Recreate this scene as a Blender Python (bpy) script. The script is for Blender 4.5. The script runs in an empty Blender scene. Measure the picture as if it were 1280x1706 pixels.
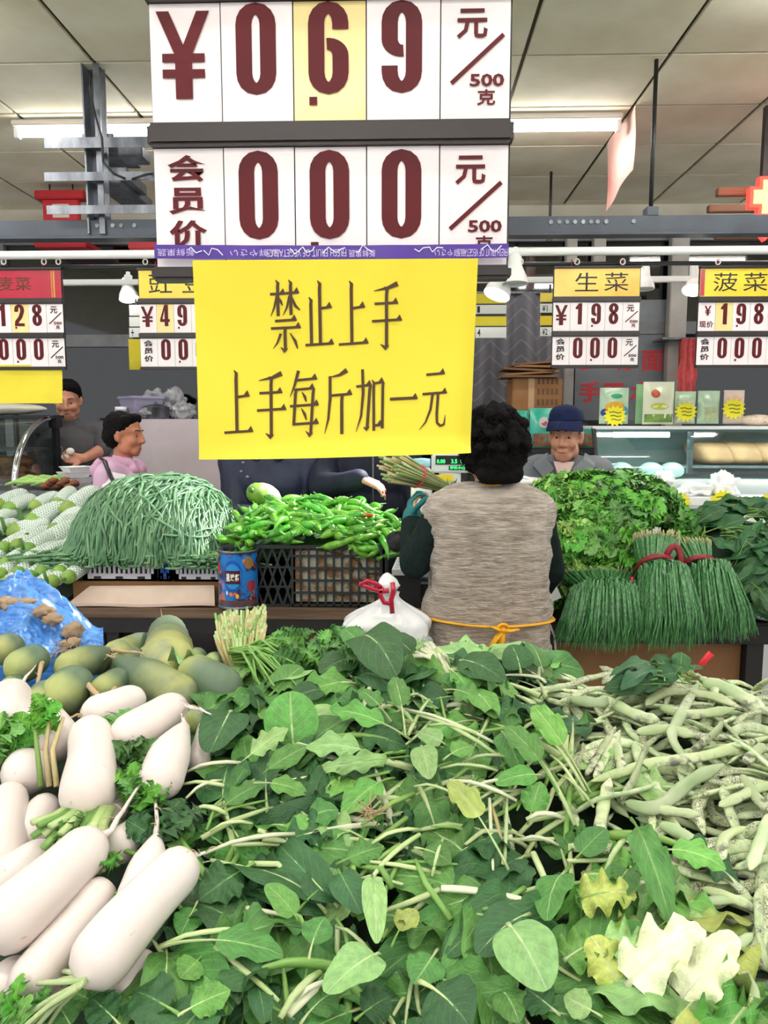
import bpy, bmesh, math, random
from mathutils import Vector, Matrix, Quaternion, noise
V = Vector; PI = math.pi; R = math.radians
rnd = random.Random(7)
scene = bpy.context.scene; COL = scene.collection
# ---------------------------------------------------------------- camera
FW, FH, FPX = 1280, 1706, 1280.0
CAM = V((0, 0, 1.52))
cd = bpy.data.cameras.new('camera'); cam = bpy.data.objects.new('camera', cd); COL.objects.link(cam)
cd.sensor_fit = 'HORIZONTAL'; cd.sensor_width = 36; cd.lens = 36 * FPX / FW; cd.clip_start = .05; cd.clip_end = 60
cam.location = CAM; cam.rotation_euler = (R(90 - 6.6), 0, R(1.79)); scene.camera = cam
CR = cam.rotation_euler.to_matrix()
# ---------------------------------------------------------------- world, exposure
w = bpy.data.worlds.new('world'); scene.world = w; w.use_nodes = True
w.node_tree.nodes['Background'].inputs[0].default_value = (.96, .98, 1, 1)
w.node_tree.nodes['Background'].inputs[1].default_value = .95
scene.view_settings.view_transform = 'Standard'; scene.view_settings.look = 'None'
scene.view_settings.gamma = 1; scene.view_settings.use_curve_mapping = False
scene.view_settings.exposure = .16
LAMP_W = 7.0          # watts of one fluorescent tube
LAMP_COL = (1, 1, .985)
# ---------------------------------------------------------------- projection helpers
def ray(px, py): return (CR @ V(((px - FW/2)/FPX, -(py - FH/2)/FPX, -1)))
def aty(px, py, Y):
    d = ray(px, py); return CAM + d * (Y / d.y)
def atz(px, py, Z):
    d = ray(px, py); return CAM + d * ((Z - CAM.z) / d.z)
def mpp(p): return (V(p) - CAM).dot(CR @ V((0, 0, -1))) / FPX     # metres per photo pixel at p
def clamp(x, a=0., b=1.): return a if x < a else b if x > b else x
def ss(a, b, x):
    t = clamp((x - a)/(b - a)); return t*t*(3 - 2*t)
def lerp(a, b, t): return a + (b - a)*t
# ---------------------------------------------------------------- materials
def lin(c):
    f = lambda v: (v/255/12.92 if v/255 <= .04045 else ((v/255 + .055)/1.055)**2.4)
    return (f(c[0]), f(c[1]), f(c[2]), 1)
class NT:
    def __init__(s, name):
        s.m = bpy.data.materials.new(name); s.m.use_nodes = True; s.t = s.m.node_tree
        s.b = s.t.nodes['Principled BSDF']; s.out = s.t.nodes['Material Output']
    def n(s, typ, **kw):
        x = s.t.nodes.new(typ)
        for k, v in kw.items(): setattr(x, k, v)
        return x
    def l(s, a, b): s.t.links.new(a, b)
    def math(s, op, a, b=None, c=None):
        x = s.n('ShaderNodeMath', operation=op)
        for i, v in enumerate((a, b, c)):
            if v is None: continue
            if isinstance(v, (int, float)): x.inputs[i].default_value = v
            else: s.l(v, x.inputs[i])
        return x.outputs[0]
    def mix(s, fac, a, b, mode='MIX'):
        x = s.n('ShaderNodeMix', data_type='RGBA', blend_type=mode)
        for i, v in ((0, fac), (6, a), (7, b)):
            if isinstance(v, (int, float)): x.inputs[i].default_value = v
            elif isinstance(v, tuple): x.inputs[i].default_value = v
            else: s.l(v, x.inputs[i])
        return x.outputs[2]
    def noise(s, scale, detail=3, co='Object', stretch=None, rough=.55):
        tc = s.n('ShaderNodeTexCoord'); x = s.n('ShaderNodeTexNoise')
        x.inputs['Scale'].default_value = scale; x.inputs['Detail'].default_value = detail; x.inputs['Roughness'].default_value = rough
        if stretch:
            mp = s.n('ShaderNodeMapping'); mp.inputs['Scale'].default_value = stretch
            s.l(tc.outputs[co], mp.inputs[0]); s.l(mp.outputs[0], x.inputs[0])
        else: s.l(tc.outputs[co], x.inputs[0])
        return x.outputs[0]
    def ramp(s, fac, a, b, lo=.35, hi=.65):
        mr = s.n('ShaderNodeMapRange'); mr.inputs[1].default_value = lo; mr.inputs[2].default_value = hi
        s.l(fac, mr.inputs[0]); return s.mix(mr.outputs[0], a, b)
    def rng(s, fac, lo, hi, a=0., b=1.):
        mr = s.n('ShaderNodeMapRange'); 
        for i, v in ((1, lo), (2, hi), (3, a), (4, b)): mr.inputs[i].default_value = v
        s.l(fac, mr.inputs[0]); return mr.outputs[0]
    def bump(s, h, strength=.3, dist=.01):
        x = s.n('ShaderNodeBump'); x.inputs['Strength'].default_value = strength; x.inputs['Distance'].default_value = dist
        s.l(h, x.inputs['Height']); s.l(x.outputs[0], s.b.inputs['Normal'])
    def vary(s, col, hv=.03, vv=.35):
        oi = s.n('ShaderNodeObjectInfo'); h = s.n('ShaderNodeHueSaturation')
        s.l(s.math('MULTIPLY_ADD', oi.outputs['Random'], hv*2, .5 - hv), h.inputs['Hue'])
        r2 = s.math('FRACT', s.math('MULTIPLY', oi.outputs['Random'], 17.3))
        s.l(s.math('MULTIPLY_ADD', r2, vv*2, 1 - vv), h.inputs['Value'])
        if isinstance(col, tuple): h.inputs['Color'].default_value = col
        else: s.l(col, h.inputs['Color'])
        return h.outputs[0]
    def col(s, c):
        if isinstance(c, tuple): s.b.inputs['Base Color'].default_value = c
        else: s.l(c, s.b.inputs['Base Color'])
_MC = {}
def mat(name, c, c2=None, scale=8, rough=.5, spec=.5, bump=0, bscale=None, vary=None, metal=0, emit=None, estr=1, stretch=None, lo=.35, hi=.65, alpha=None, coat=0, sss=0):
    if name in _MC: return _MC[name]
    k = NT(name); a = lin(c)
    col = a
    if c2 is not None: col = k.ramp(k.noise(scale, 4, stretch=stretch), a, lin(c2), lo, hi)
    if vary: col = k.vary(col, *vary)
    k.col(col)
    k.b.inputs['Roughness'].default_value = rough; k.b.inputs['Specular IOR Level'].default_value = spec; k.b.inputs['Metallic'].default_value = metal
    if coat: k.b.inputs['Coat Weight'].default_value = coat; k.b.inputs['Coat Roughness'].default_value = .15
    if bump: k.bump(k.noise(bscale or scale*3, 3, stretch=stretch), bump, .01)
    if emit: k.b.inputs['Emission Color'].default_value = lin(emit); k.b.inputs['Emission Strength'].default_value = estr
    if alpha is not None: k.b.inputs['Alpha'].default_value = alpha
    _MC[name] = k.m
    return k.m
def clear_mat(name, tint=(235, 245, 245), gloss=.12, haze=0.0, hcol=(235, 240, 240), ior=1.5):
    if name in _MC: return _MC[name]
    k = NT(name); t = k.n('ShaderNodeBsdfTransparent'); t.inputs[0].default_value = lin(tint)
    g = k.n('ShaderNodeBsdfGlossy'); g.inputs[1].default_value = .04
    fr = k.n('ShaderNodeFresnel'); fr.inputs[0].default_value = ior
    mx = k.n('ShaderNodeMixShader'); k.l(k.math('ADD', fr.outputs[0], gloss), mx.inputs[0]); k.l(t.outputs[0], mx.inputs[1]); k.l(g.outputs[0], mx.inputs[2])
    o = mx.outputs[0]
    if haze:
        d = k.n('ShaderNodeBsdfDiffuse'); d.inputs[0].default_value = lin(hcol); m2 = k.n('ShaderNodeMixShader')
        m2.inputs[0].default_value = haze; k.l(o, m2.inputs[1]); k.l(d.outputs[0], m2.inputs[2]); o = m2.outputs[0]
    k.l(o, k.out.inputs[0]); _MC[name] = k.m; return k.m
# ---------------------------------------------------------------- mesh builder
class MB:
    def __init__(s): s.v = []; s.f = []; s.mi = []; s.uv = None; s.sm = []
    def add(s, vs, fs, mi=0, smooth=False):
        o = len(s.v); s.v += [tuple(p) for p in vs]
        for f in fs: s.f.append(tuple(i + o for i in f)); s.mi.append(mi); s.sm.append(smooth)
        return s
    def box(s, a, b, mi=0, bev=0):
        x0, y0, z0 = [min(a[i], b[i]) for i in range(3)]; x1, y1, z1 = [max(a[i], b[i]) for i in range(3)]
        if not bev:
            return s.add([(x0,y0,z0),(x1,y0,z0),(x1,y1,z0),(x0,y1,z0),(x0,y0,z1),(x1,y0,z1),(x1,y1,z1),(x0,y1,z1)],
                  [(0,3,2,1),(4,5,6,7),(0,1,5,4),(1,2,6,5),(2,3,7,6),(3,0,4,7)], mi)
        bm = bmesh.new(); bmesh.ops.create_cube(bm, size=1)
        for q in bm.verts: q.co = V((lerp(x0,x1,q.co.x+.5), lerp(y0,y1,q.co.y+.5), lerp(z0,z1,q.co.z+.5)))
        bmesh.ops.bevel(bm, geom=bm.edges[:], offset=bev, segments=2, affect='EDGES')
        s.bm(bm, mi); return s
    def bm(s, bm, mi=0, smooth=False):
        bm.verts.index_update(); s.add([q.co[:] for q in bm.verts], [[q.index for q in f.verts] for f in bm.faces], mi, smooth); bm.free(); return s
    def obox(s, c, ax, ay, az, mi=0):       # centre and three half-axis vectors
        c, ax, ay, az = V(c), V(ax), V(ay), V(az)
        p = [c + sx*ax + sy*ay + sz*az for sz in (-1,1) for sx, sy in ((-1,-1),(1,-1),(1,1),(-1,1))]
        return s.add(p, [(0,3,2,1),(4,5,6,7),(0,1,5,4),(1,2,6,5),(2,3,7,6),(3,0,4,7)], mi)
    def bar(s, a, b, w, h=None, mi=0, up=(0,0,1)):
        a, b = V(a), V(b); d = (b-a)/2; n = d.normalized(); u = V(up)
        if abs(n.dot(u)) > .95: u = V((0,1,0))
        sd = n.cross(u).normalized(); u2 = sd.cross(n)
        return s.obox((a+b)/2, d, sd*w/2, u2*(h or w)/2, mi)
    def tube(s, pts, rad, n=8, mi=0, flat=1., up=(0,0,1), caps=True, smooth=True, round_cap=False, uv=False):
        pts = [V(p) for p in pts]; m = len(pts)
        if not hasattr(rad, '__len__'): rad = [rad]*m
        t = [(pts[min(i+1,m-1)] - pts[max(i-1,0)]).normalized() for i in range(m)]
        u = V(up)
        if abs(t[0].dot(u)) > .95: u = V((1,.13,0))
        nn = (u - t[0]*u.dot(t[0])).normalized(); vs = []; fs = []
        for i in range(m):
            if i: nn = (nn - t[i]*nn.dot(t[i])); nn = nn.normalized() if nn.length > 1e-6 else t[i].orthogonal().normalized()
            bn = t[i].cross(nn)
            for k in range(n):
                a = 2*PI*k/n; vs.append(pts[i] + bn*(math.cos(a)*rad[i]) + nn*(math.sin(a)*rad[i]*flat))
        for i in range(m-1):
            for k in range(n):
                k2 = (k+1) % n; fs.append((i*n+k, i*n+k2, (i+1)*n+k2, (i+1)*n+k))
        if uv:
            if s.uv is None: s.uv = {}
            o = len(s.v)
            for i in range(m):
                for k in range(n): s.uv[o+i*n+k] = (i/(m-1), k/n)
            s.uv[o+m*n] = (0., .5); s.uv[o+m*n+1] = (1., .5)
        if caps:
            vs.append(pts[0] - t[0]*rad[0]*(.5 if round_cap else 0)); a = len(vs)-1
            vs.append(pts[-1] + t[-1]*rad[-1]*(.5 if round_cap else 0)); b = a+1
            for k in range(n):
                k2 = (k+1) % n; fs.append((a, k2, k)); fs.append((b, (m-1)*n+k, (m-1)*n+k2))
        return s.add(vs, fs, mi, smooth)
    def cyl(s, a, b, r, n=16, mi=0, r2=None, smooth=True):
        s.tube([a, b], [r, r if r2 is None else r2], n, mi, smooth=smooth)
        if smooth:
            for i in range(2*n): s.sm[-1-i] = False
        return s
    def lathe(s, prof, c=(0,0,0), n=24, mi=0, smooth=True):
        c = V(c); vs = []; fs = []
        for r, z in prof:
            for k in range(n): a = 2*PI*k/n; vs.append(c + V((r*math.cos(a), r*math.sin(a), z)))
        for i in range(len(prof)-1):
            for k in range(n): k2 = (k+1) % n; fs.append((i*n+k, i*n+k2, (i+1)*n+k2, (i+1)*n+k))
        return s.add(vs, fs, mi, smooth)
    def grid(s, f, nu, nv, mi=0, smooth=True, uv=False):
        vs = [f(i/nu, j/nv) for i in range(nu+1) for j in range(nv+1)]; o = len(s.v)
        fs = [(i*(nv+1)+j, (i+1)*(nv+1)+j, (i+1)*(nv+1)+j+1, i*(nv+1)+j+1) for i in range(nu) for j in range(nv)]
        if uv:
            if s.uv is None: s.uv = {}
            for i in range(nu+1):
                for j in range(nv+1): s.uv[o + i*(nv+1)+j] = (i/nu, j/nv)
        return s.add(vs, fs, mi, smooth)
    def sphere(s, c, r, sub=2, mi=0, smooth=True):
        bm = bmesh.new(); bmesh.ops.create_icosphere(bm, subdivisions=sub, radius=1)
        r = V(r) if hasattr(r, '__len__') else V((r, r, r)); c = V(c)
        for q in bm.verts: q.co = c + V((q.co.x*r.x, q.co.y*r.y, q.co.z*r.z))
        return s.bm(bm, mi, smooth)
    def prism(s, poly, o, ex, ey, depth, mi=0):      # planar polygon (2-D) extruded by depth along ex x ey
        o, ex, ey = V(o), V(ex), V(ey); nz = ex.cross(ey).normalized()*depth; n = len(poly)
        A = [o + ex*x + ey*y for x, y in poly]; B = [p + nz for p in A]
        return s.add(A + B, [tuple(range(n-1,-1,-1)), tuple(range(n, 2*n))] + [(i, (i+1)%n, n+(i+1)%n, n+i) for i in range(n)], mi)
    def mesh(s, name, mats):
        me = bpy.data.meshes.new(name); me.from_pydata(s.v, [], s.f)
        for m in (mats if isinstance(mats, (list, tuple)) else [mats]): me.materials.append(m)
        me.polygons.foreach_set('material_index', s.mi); me.polygons.foreach_set('use_smooth', s.sm)
        if s.uv is not None:
            ul = me.uv_layers.new(name='UVMap'); li = [0]*len(me.loops); me.loops.foreach_get('vertex_index', li)
            flat = []
            for i in li: flat += s.uv.get(i, (0., 0.))
            ul.data.foreach_set('uv', flat)
        me.update(); return me
def wloc(o):
    p = V((0,0,0))
    while o is not None: p += o.location; o = o.parent
    return p
def link(name, data, parent=None):
    o = bpy.data.objects.new(name, data); COL.objects.link(o)
    if parent is not None: o.parent = parent
    return o
def tag(o, label=None, cat=None, group=None, kind=None):
    if label: o['label'] = label
    if cat: o['category'] = cat
    if group: o['group'] = group
    if kind: o['kind'] = kind
    return o
def part(name, mb, m, parent=None, local=False, label=None, kind=None):
    if parent is not None and not local:
        p = wloc(parent); mb.v = [(a-p.x, b-p.y, c-p.z) for a, b, c in mb.v]
    o = link(name, mb.mesh(name, m), parent)
    if label: o['label'] = label
    if kind: o['kind'] = kind
    return o
def thing(name, label, cat, loc=(0,0,0), group=None):
    o = link(name, None); o.location = loc; o.empty_display_size = .05; return tag(o, label, cat, group)
def solo(name, mb, m, label, cat, group=None, loc=None):     # a thing that is one mesh, origin moved to its base
    if loc is None:
        n = len(mb.v); loc = (sum(p[0] for p in mb.v)/n, sum(p[1] for p in mb.v)/n, min(p[2] for p in mb.v))
    mb.v = [(a-loc[0], b-loc[1], c-loc[2]) for a, b, c in mb.v]
    o = link(name, mb.mesh(name, m)); o.location = loc; return tag(o, label, cat, group)
def struct(name, mb, m, parent=None):
    o = part(name, mb, m, parent)
    if parent is None: o['kind'] = 'structure'
    return o
# ---------------------------------------------------------------- lettering
_TX = {}
def text_poly(s, bold=0.0):
    if (s, bold) in _TX: return _TX[s, bold]
    cu = bpy.data.curves.new('lettering', 'FONT'); cu.body = s; cu.size = 1; cu.resolution_u = 2; cu.offset = bold
    o = link('lettering', cu); dg = bpy.context.evaluated_depsgraph_get(); ev = o.evaluated_get(dg); me = ev.to_mesh()
    vs = [q.co[:] for q in me.vertices]; fs = [tuple(p.vertices) for p in me.polygons]; ev.to_mesh_clear()
    bpy.data.objects.remove(o); bpy.data.curves.remove(cu)
    if not vs: vs = [(0,0,0)]
    xs = [p[0] for p in vs]; ys = [p[1] for p in vs]
    x0, x1, y0, y1 = min(xs), max(xs), min(ys), max(ys); W_ = max(x1-x0, 1e-6); H_ = max(y1-y0, 1e-6)
    _TX[s, bold] = ([((p[0]-x0)/W_, (p[1]-y0)/H_) for p in vs], fs); return _TX[s, bold]
def text_into(mb, s, o, ex, ey, bold=0.0, mi=0):   # fill the box o + [0,1]ex + [0,1]ey with the word
    vs, fs = text_poly(s, bold); o, ex, ey = V(o), V(ex), V(ey)
    mb.add([o + ex*x + ey*y for x, y in vs], fs, mi)
def pen(mb, pts, wx, wy, o, ex, ey, closed=False, mi=0, taper=None):
    if not taper: pts = [q for i, q in enumerate(pts) if i == 0 or math.hypot(q[0]-pts[i-1][0], q[1]-pts[i-1][1]) > 1e-4]
    n = len(pts); L = []; Rr = []
    for i in range(n):
        a = pts[(i-1) % n] if closed else pts[max(i-1,0)]; b = pts[(i+1) % n] if closed else pts[min(i+1,n-1)]
        dx, dy = b[0]-a[0], b[1]-a[1]; l = math.hypot(dx, dy) or 1; nx, ny = -dy/l, dx/l
        q = math.hypot(wx*nx, wy*ny) or 1; f = taper[i] if taper else 1
        ox, oy = wx*wx*nx/q/2*f, wy*wy*ny/q/2*f
        L.append((pts[i][0]+ox, pts[i][1]+oy)); Rr.append((pts[i][0]-ox, pts[i][1]-oy))
    o, ex, ey = V(o), V(ex), V(ey); vs = [o+ex*x+ey*y for x, y in L+Rr]
    m = n if closed else n-1
    mb.add(vs, [(n+i, n+(i+1)%n, (i+1)%n, i) for i in range(m)], mi)
def arc(cx, cy, rx, ry, a0, a1, n=8): return [(cx+rx*math.cos(R(a0+(a1-a0)*i/n)), cy+ry*math.sin(R(a0+(a1-a0)*i/n))) for i in range(n+1)]
def digit(mb, ch, o, ex, ey, mi=0, thin=1.):
    wx, wy = .40*thin, .13*thin; l, r = wx/2, 1-wx/2; b, t = wy/2, 1-wy/2; q = .17; rx = (r-l)/2
    P = lambda pts, c=False: pen(mb, pts, wx, wy, o, ex, ey, c, mi)
    if ch == '0': P(arc(.5, t-q, rx, q, 0, 180) + arc(.5, b+q, rx, q, 180, 360), True)
    elif ch == '6' or ch == '9':
        p = [(r, .70), (r, t-q)] + arc(.5, t-q, rx, q, 0, 180)[1:] + [(l, .5)] + arc(.5, b+q, rx, q, 180, 360) + arc(.5, .585-q, rx, q*.75, 0, 98) 
        if ch == '9': p = [(1-x, 1-y) for x, y in p]
        P(p)
    elif ch == '8': P(arc(.5, .76, rx, .175, 0, 360, 20)[:-1], True); P(arc(.5, .285, rx, .22, 0, 360, 20)[:-1], True)
    elif ch == '1':
        mb.prism([(.42,0),(.42,.72),(.16,.72),(.16,.80),(.5,1),(.84,1),(.84,0)], o, ex, ey, 1.8e-4, mi)
    elif ch == '2': P([(l,.66)] + arc(.5, t-q, rx, q, 180, 0)[0:] + [(r,.66),(.6,.42),(l+.02,.2),(l, b)]); mb.prism([(0,0),(1,0),(1,.13),(0,.13)], o, ex, ey, 2.6e-4, mi)
    elif ch == '4':
        mb.prism([(.46,0),(.84,0),(.84,1),(.46,1)], o, ex, ey, 3.4e-4, mi); mb.prism([(0,.2),(1,.2),(1,.33),(0,.33)], o, ex, ey, 4.2e-4, mi)
        mb.prism([(0,.33),(.24,.33),(.6,1),(.46,1)], o, ex, ey, 1.0e-4, mi)
    elif ch == 'Y':
        mb.prism([(.0,1),(.24,1),(.5,.62),(.76,1),(1,1),(.66,.5),(.66,0),(.34,0),(.34,.5)], o, ex, ey, 1.8e-4, mi)
        for y in (.24, .42): mb.prism([(.1,y),(.9,y),(.9,y+.1),(.1,y+.1)], o, ex, ey, 2.6e-4, mi)
# ================================================================ THE SETTING
CZ = 3.30
m_panel = mat('ceiling_panel', (222, 217, 198), (206, 198, 174), 2.2, .85, .2, .08, 14, vary=(.004, .05))
m_joint = mat('ceiling_joint', (84, 66, 46), rough=.7)
m_floor = mat('floor_tile', (200, 196, 188), (182, 178, 170), 3, .45)
m_steel = mat('grey_paint_steel', (72, 80, 92), (60, 66, 76), 6, .45)
m_galv = mat('galvanised_steel', (136, 140, 148), (92, 95, 102), 14, .38, metal=.8, stretch=(1, 1, .3))
m_white = mat('white_paint', (236, 236, 234), rough=.4)
m_dark = mat('dark_plastic', (46, 40, 40), rough=.38)
m_black = mat('black_plastic', (28, 28, 30), rough=.42)
m_tube = mat('tube_glow', (255, 255, 255), emit=(255, 255, 250), estr=30)
fl = MB().box((-6, -5, -.05), (6, 8.6, 0)); struct('floor', fl, m_floor)
ce = MB().box((-6, -5, CZ+.02), (6, 6.62, CZ+.1)); ceiling = struct('ceiling', ce, m_joint)
gx = [.56 + .71*k for k in range(-6, 6)]; gy = [4.0 + .617*k for k in range(-2, 5)]
pmesh = MB().box((-.345, -.300, 0), (.345, .300, .019), bev=.003).mesh('ceiling_panel', m_panel)
for x in gx:
    for y in gy:
        if y > 6.5: continue
        o = link('ceiling_panel', pmesh, ceiling); o.location = (x + .355, y + .3085, CZ); o.rotation_euler = (0, 0, 0 if rnd.random() < .5 else PI)
cb = MB(); cb.box((-6, -5, CZ), (6, gy[0]-.01, CZ+.019)); cb.box((-6, gy[0], CZ), (gx[0], 6.6, CZ+.019)); cb.box((gx[-1]+.71, gy[0], CZ), (6, 6.6, CZ+.019))
part('ceiling_board', cb, m_panel, ceiling)
# shop fronts at the back of the hall
YB = 6.6
m_soffit = mat('soffit', (205, 200, 184), (188, 182, 165), 2, .8)
m_alu = mat('dull_aluminium', (120, 122, 124), (100, 102, 104), 5, .45, metal=.3)
m_pillar = mat('pillar_paint', (176, 170, 162), (150, 146, 142), 3, .5)
m_glass = clear_mat('shop_glass', (150, 160, 166), .05)
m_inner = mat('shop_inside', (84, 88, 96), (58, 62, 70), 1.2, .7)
zs = aty(640, 392, YB).z
wb = MB(); wb.box((-6, YB, zs), (6, YB+.15, CZ+.02)); wall_back = struct('wall_back', wb, m_soffit)
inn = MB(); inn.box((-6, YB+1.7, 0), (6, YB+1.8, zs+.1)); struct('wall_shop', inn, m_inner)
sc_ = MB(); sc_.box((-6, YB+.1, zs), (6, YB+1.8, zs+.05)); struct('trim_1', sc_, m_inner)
xs_m = [-5.2, -3.45, aty(128, 500, YB).x - .95, aty(398, 500, YB).x, aty(640, 500, YB).x, aty(946, 500, YB).x, aty(1112, 500, YB).x + .06, aty(1330, 500, YB).x, 5.2]
zm = aty(1180, 546, YB).z; zl = aty(160, 568, YB).z
for i in range(len(xs_m) - 1):
    x0, x1 = xs_m[i], xs_m[i+1]; zmid = zl if x1 < 0 else zm
    g = MB(); g.box((x0+.03, YB+.02, .25), (x1-.03, YB+.032, zs-.03)); win = struct('window_%d' % (i+1), g, m_glass)
    fr = MB(); fr.box((x0-.03, YB-.03, 0), (x0+.04, YB+.08, zs)); fr.box((x0, YB-.02, zmid-.05), (x1, YB+.07, zmid+.05)); fr.box((x0, YB-.02, zs-.06), (x1, YB+.07, zs)); fr.box((x0, YB-.02, 0), (x1, YB+.07, .25))
    part('window_frame', fr, m_alu, win)
for i, (pa, pb) in enumerate(((940, 957), (1112, 1141), (984, 1004))):
    a, b = aty(pa, 600, YB-.12), aty(pb, 600, YB-.12)
    q = MB(); q.box((a.x, YB-.13, 0 if i < 2 else zm), (b.x, YB-.035, zs), bev=.006); struct('trim_%d' % (i+2), q, m_pillar)
# inside the shop: shelf boards and cabinets seen dimly through the glass
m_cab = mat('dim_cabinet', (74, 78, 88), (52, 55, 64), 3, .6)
for k, (pa, pb, ya, yb, c) in enumerate(((130, 222, 600, 760, 0), (20, 118, 470, 640, 0), (1165, 1235, 615, 760, 0), (1245, 1330, 600, 760, 0), (250, 330, 640, 700, 0))):
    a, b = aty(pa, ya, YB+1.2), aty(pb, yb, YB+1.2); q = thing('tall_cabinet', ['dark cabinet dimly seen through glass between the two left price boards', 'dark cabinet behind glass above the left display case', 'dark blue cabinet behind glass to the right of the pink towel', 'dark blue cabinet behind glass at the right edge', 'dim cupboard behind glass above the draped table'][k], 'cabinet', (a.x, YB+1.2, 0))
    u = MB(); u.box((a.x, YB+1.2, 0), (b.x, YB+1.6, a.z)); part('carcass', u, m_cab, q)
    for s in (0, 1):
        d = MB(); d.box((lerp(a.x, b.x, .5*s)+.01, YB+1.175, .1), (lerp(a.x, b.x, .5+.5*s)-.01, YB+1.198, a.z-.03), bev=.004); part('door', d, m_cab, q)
# ================================================================ LAMPS
def tube_lamp(x, y, label, L=1.22):
    t = thing('fluorescent_lamp', label, 'ceiling light', (x, y, CZ))
    h = MB(); h.box((x-L/2-.02, y-.05, CZ-.035), (x+L/2+.02, y+.05, CZ-.001), bev=.006); part('housing', h, mat('lamp_housing', (206, 196, 184), rough=.5), t)
    for s in (-1, 1):
        e = MB(); e.box((x+s*(L/2-.01), y-.02, CZ-.095), (x+s*(L/2+.02), y+.02, CZ-.03), bev=.004); part('lamp_holder', e, m_white, t)
    g = MB(); g.tube([(x-L/2+.01, y, CZ-.068), (x+L/2-.01, y, CZ-.068)], .019, 10); part('tube', g, m_tube, t)
    ld = bpy.data.lights.new('tube_light', 'AREA'); ld.shape = 'RECTANGLE'; ld.size = L-.05; ld.size_y = .08; ld.energy = LAMP_W; ld.color = LAMP_COL
    lo = link('tube_light', ld, t); lo.location = (0, 0, -.095); return t
for x, y, lb in ((-1.72, 4.74, 'fluorescent tube lamp behind the steel post at upper left'), (.6, 4.74, 'fluorescent tube lamp just right of the big price sign'), (2.95, 4.74, 'fluorescent tube lamp near the red lit sign'),
                 (-2.5, 3.36, 'fluorescent tube lamp cut off by the top left corner'), (1.97, 3.3, 'fluorescent tube lamp cut off by the top edge at right')): tube_lamp(x, y, lb)
for y in (1.95, .55, -.85, -2.3, -3.7):
    for x in ((-2.9, -.6, 1.7) if int(y*10) % 2 else (-1.7, .6, 2.9)): tube_lamp(x, y, 'fluorescent tube lamp in the rows over the market aisle')['group'] = 'tube lamps over the aisle'
# ================================================================ STEEL BEAM, RODS, TRACK
YS = 4.05
zb = aty(640, 379, YS).z
bt = thing('steel_beam', 'long dark grey steel beam hung across the hall above the signs', 'beam', (0, YS, zb))
q = MB(); q.box((-3.4, YS-.03, zb-.042), (3.4, YS+.03, zb+.042), bev=.004); part('beam_bar', q, m_steel, bt)
q = MB(); q.box((-3.4, YS-.045, zb-.052), (3.4, YS+.045, zb-.042)); part('beam_flange', q, m_steel, bt)
for px in (918, 932, 945, 958, 972, 985, 996, 1010, 1056, 162, 188, 202, 224):
    a = aty(px, 368, YS-.03); q = MB(); q.cyl((a.x, YS-.036, zb+.012), (a.x, YS-.028, zb+.012), .011, 8); part('bolt', q, m_galv, bt)
a = aty(916, 398, 5.75); rod = thing('hanger_rod', 'shorter thin black rod from ceiling to behind the beam, left of the pink banner', 'rod', (a.x, 5.75, a.z))
q = MB(); q.cyl((a.x, 5.75, a.z), (a.x, 5.75, CZ-.002), .010, 8); part('shaft', q, m_black, rod); q = MB(); q.box((a.x-.02, 5.73, a.z-.02), (a.x+.02, 5.77, a.z+.02), bev=.004); part('bracket', q, m_black, rod)
for px, r, wd in ((1084, .011, 0),):
    a = aty(px, 350, YS+.005); rod = thing('hanger_rod', 'longer thin black rod from ceiling to beam, right of the pink banner' if px > 1000 else 'shorter thin black rod from ceiling to beam, left of the pink banner', 'rod', (a.x, YS, zb))
    q = MB(); q.cyl((a.x, YS, zb+.05), (a.x, YS, CZ-.005), r, 8); part('shaft', q, m_black, rod)
    q = MB(); q.box((a.x-.03, YS-.034, zb+.038), (a.x+.03, YS+.034, zb+.085), bev=.004); part('bracket', q, m_steel, rod)
# steel post with crossbars at upper left
a = aty(163, 300, YS); t = thing('steel_post', 'silver steel post with crossbars bolted under the ceiling at upper left', 'post', (a.x, YS, zb))
q = MB(); q.box((a.x-.045, YS-.045, zb-.03), (a.x-.037, YS+.04, CZ)); q.box((a.x-.045, YS+.032, zb-.03), (a.x+.045, YS+.04, CZ)); q.box((a.x+.015, YS-.045, zb-.03), (a.x+.045, YS-.038, CZ)); part('upright', q, m_galv, t)
for (y, xa, xb, hh) in ((240, 76, 380, .05), (296, 76, 300, .042), (351, 80, 300, .042)):
    p0, p1 = aty(xa, y, YS-.07), aty(xb, y, YS-.07)
    q = MB(); q.box((p0.x, YS-.085, p0.z-hh/2), (p1.x, YS-.08, p0.z+hh/2)); q.box((p0.x, YS-.08, p0.z+hh/2-.004), (p1.x, YS-.048, p0.z+hh/2)); part('crossbar', q, m_galv, t)
for (xa, xb, ya, yb, d) in ((205, 246, 252, 270, .12), (196, 240, 305, 322, .3), (180, 230, 262, 276, .4), (205, 250, 330, 345, .5)):
    p0, p1 = aty(xa, ya, YS+d), aty(xb, yb, YS+d); q = MB(); q.box((p0.x, YS+.04, p1.z), (p1.x, YS+d+.05, p0.z), bev=.004); part('junction_box', q, m_galv, t)
wr = MB(); pts = [aty(p, yv, YS-.06 - .1*(i % 2)) for i, (p, yv) in enumerate(((152, 122), (150, 150), (156, 180), (170, 230), (172, 270), (190, 290), (215, 300), (240, 292), (258, 288)))]
wr.tube(pts, .006, 6); part('cable', wr, m_black, t)
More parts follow.
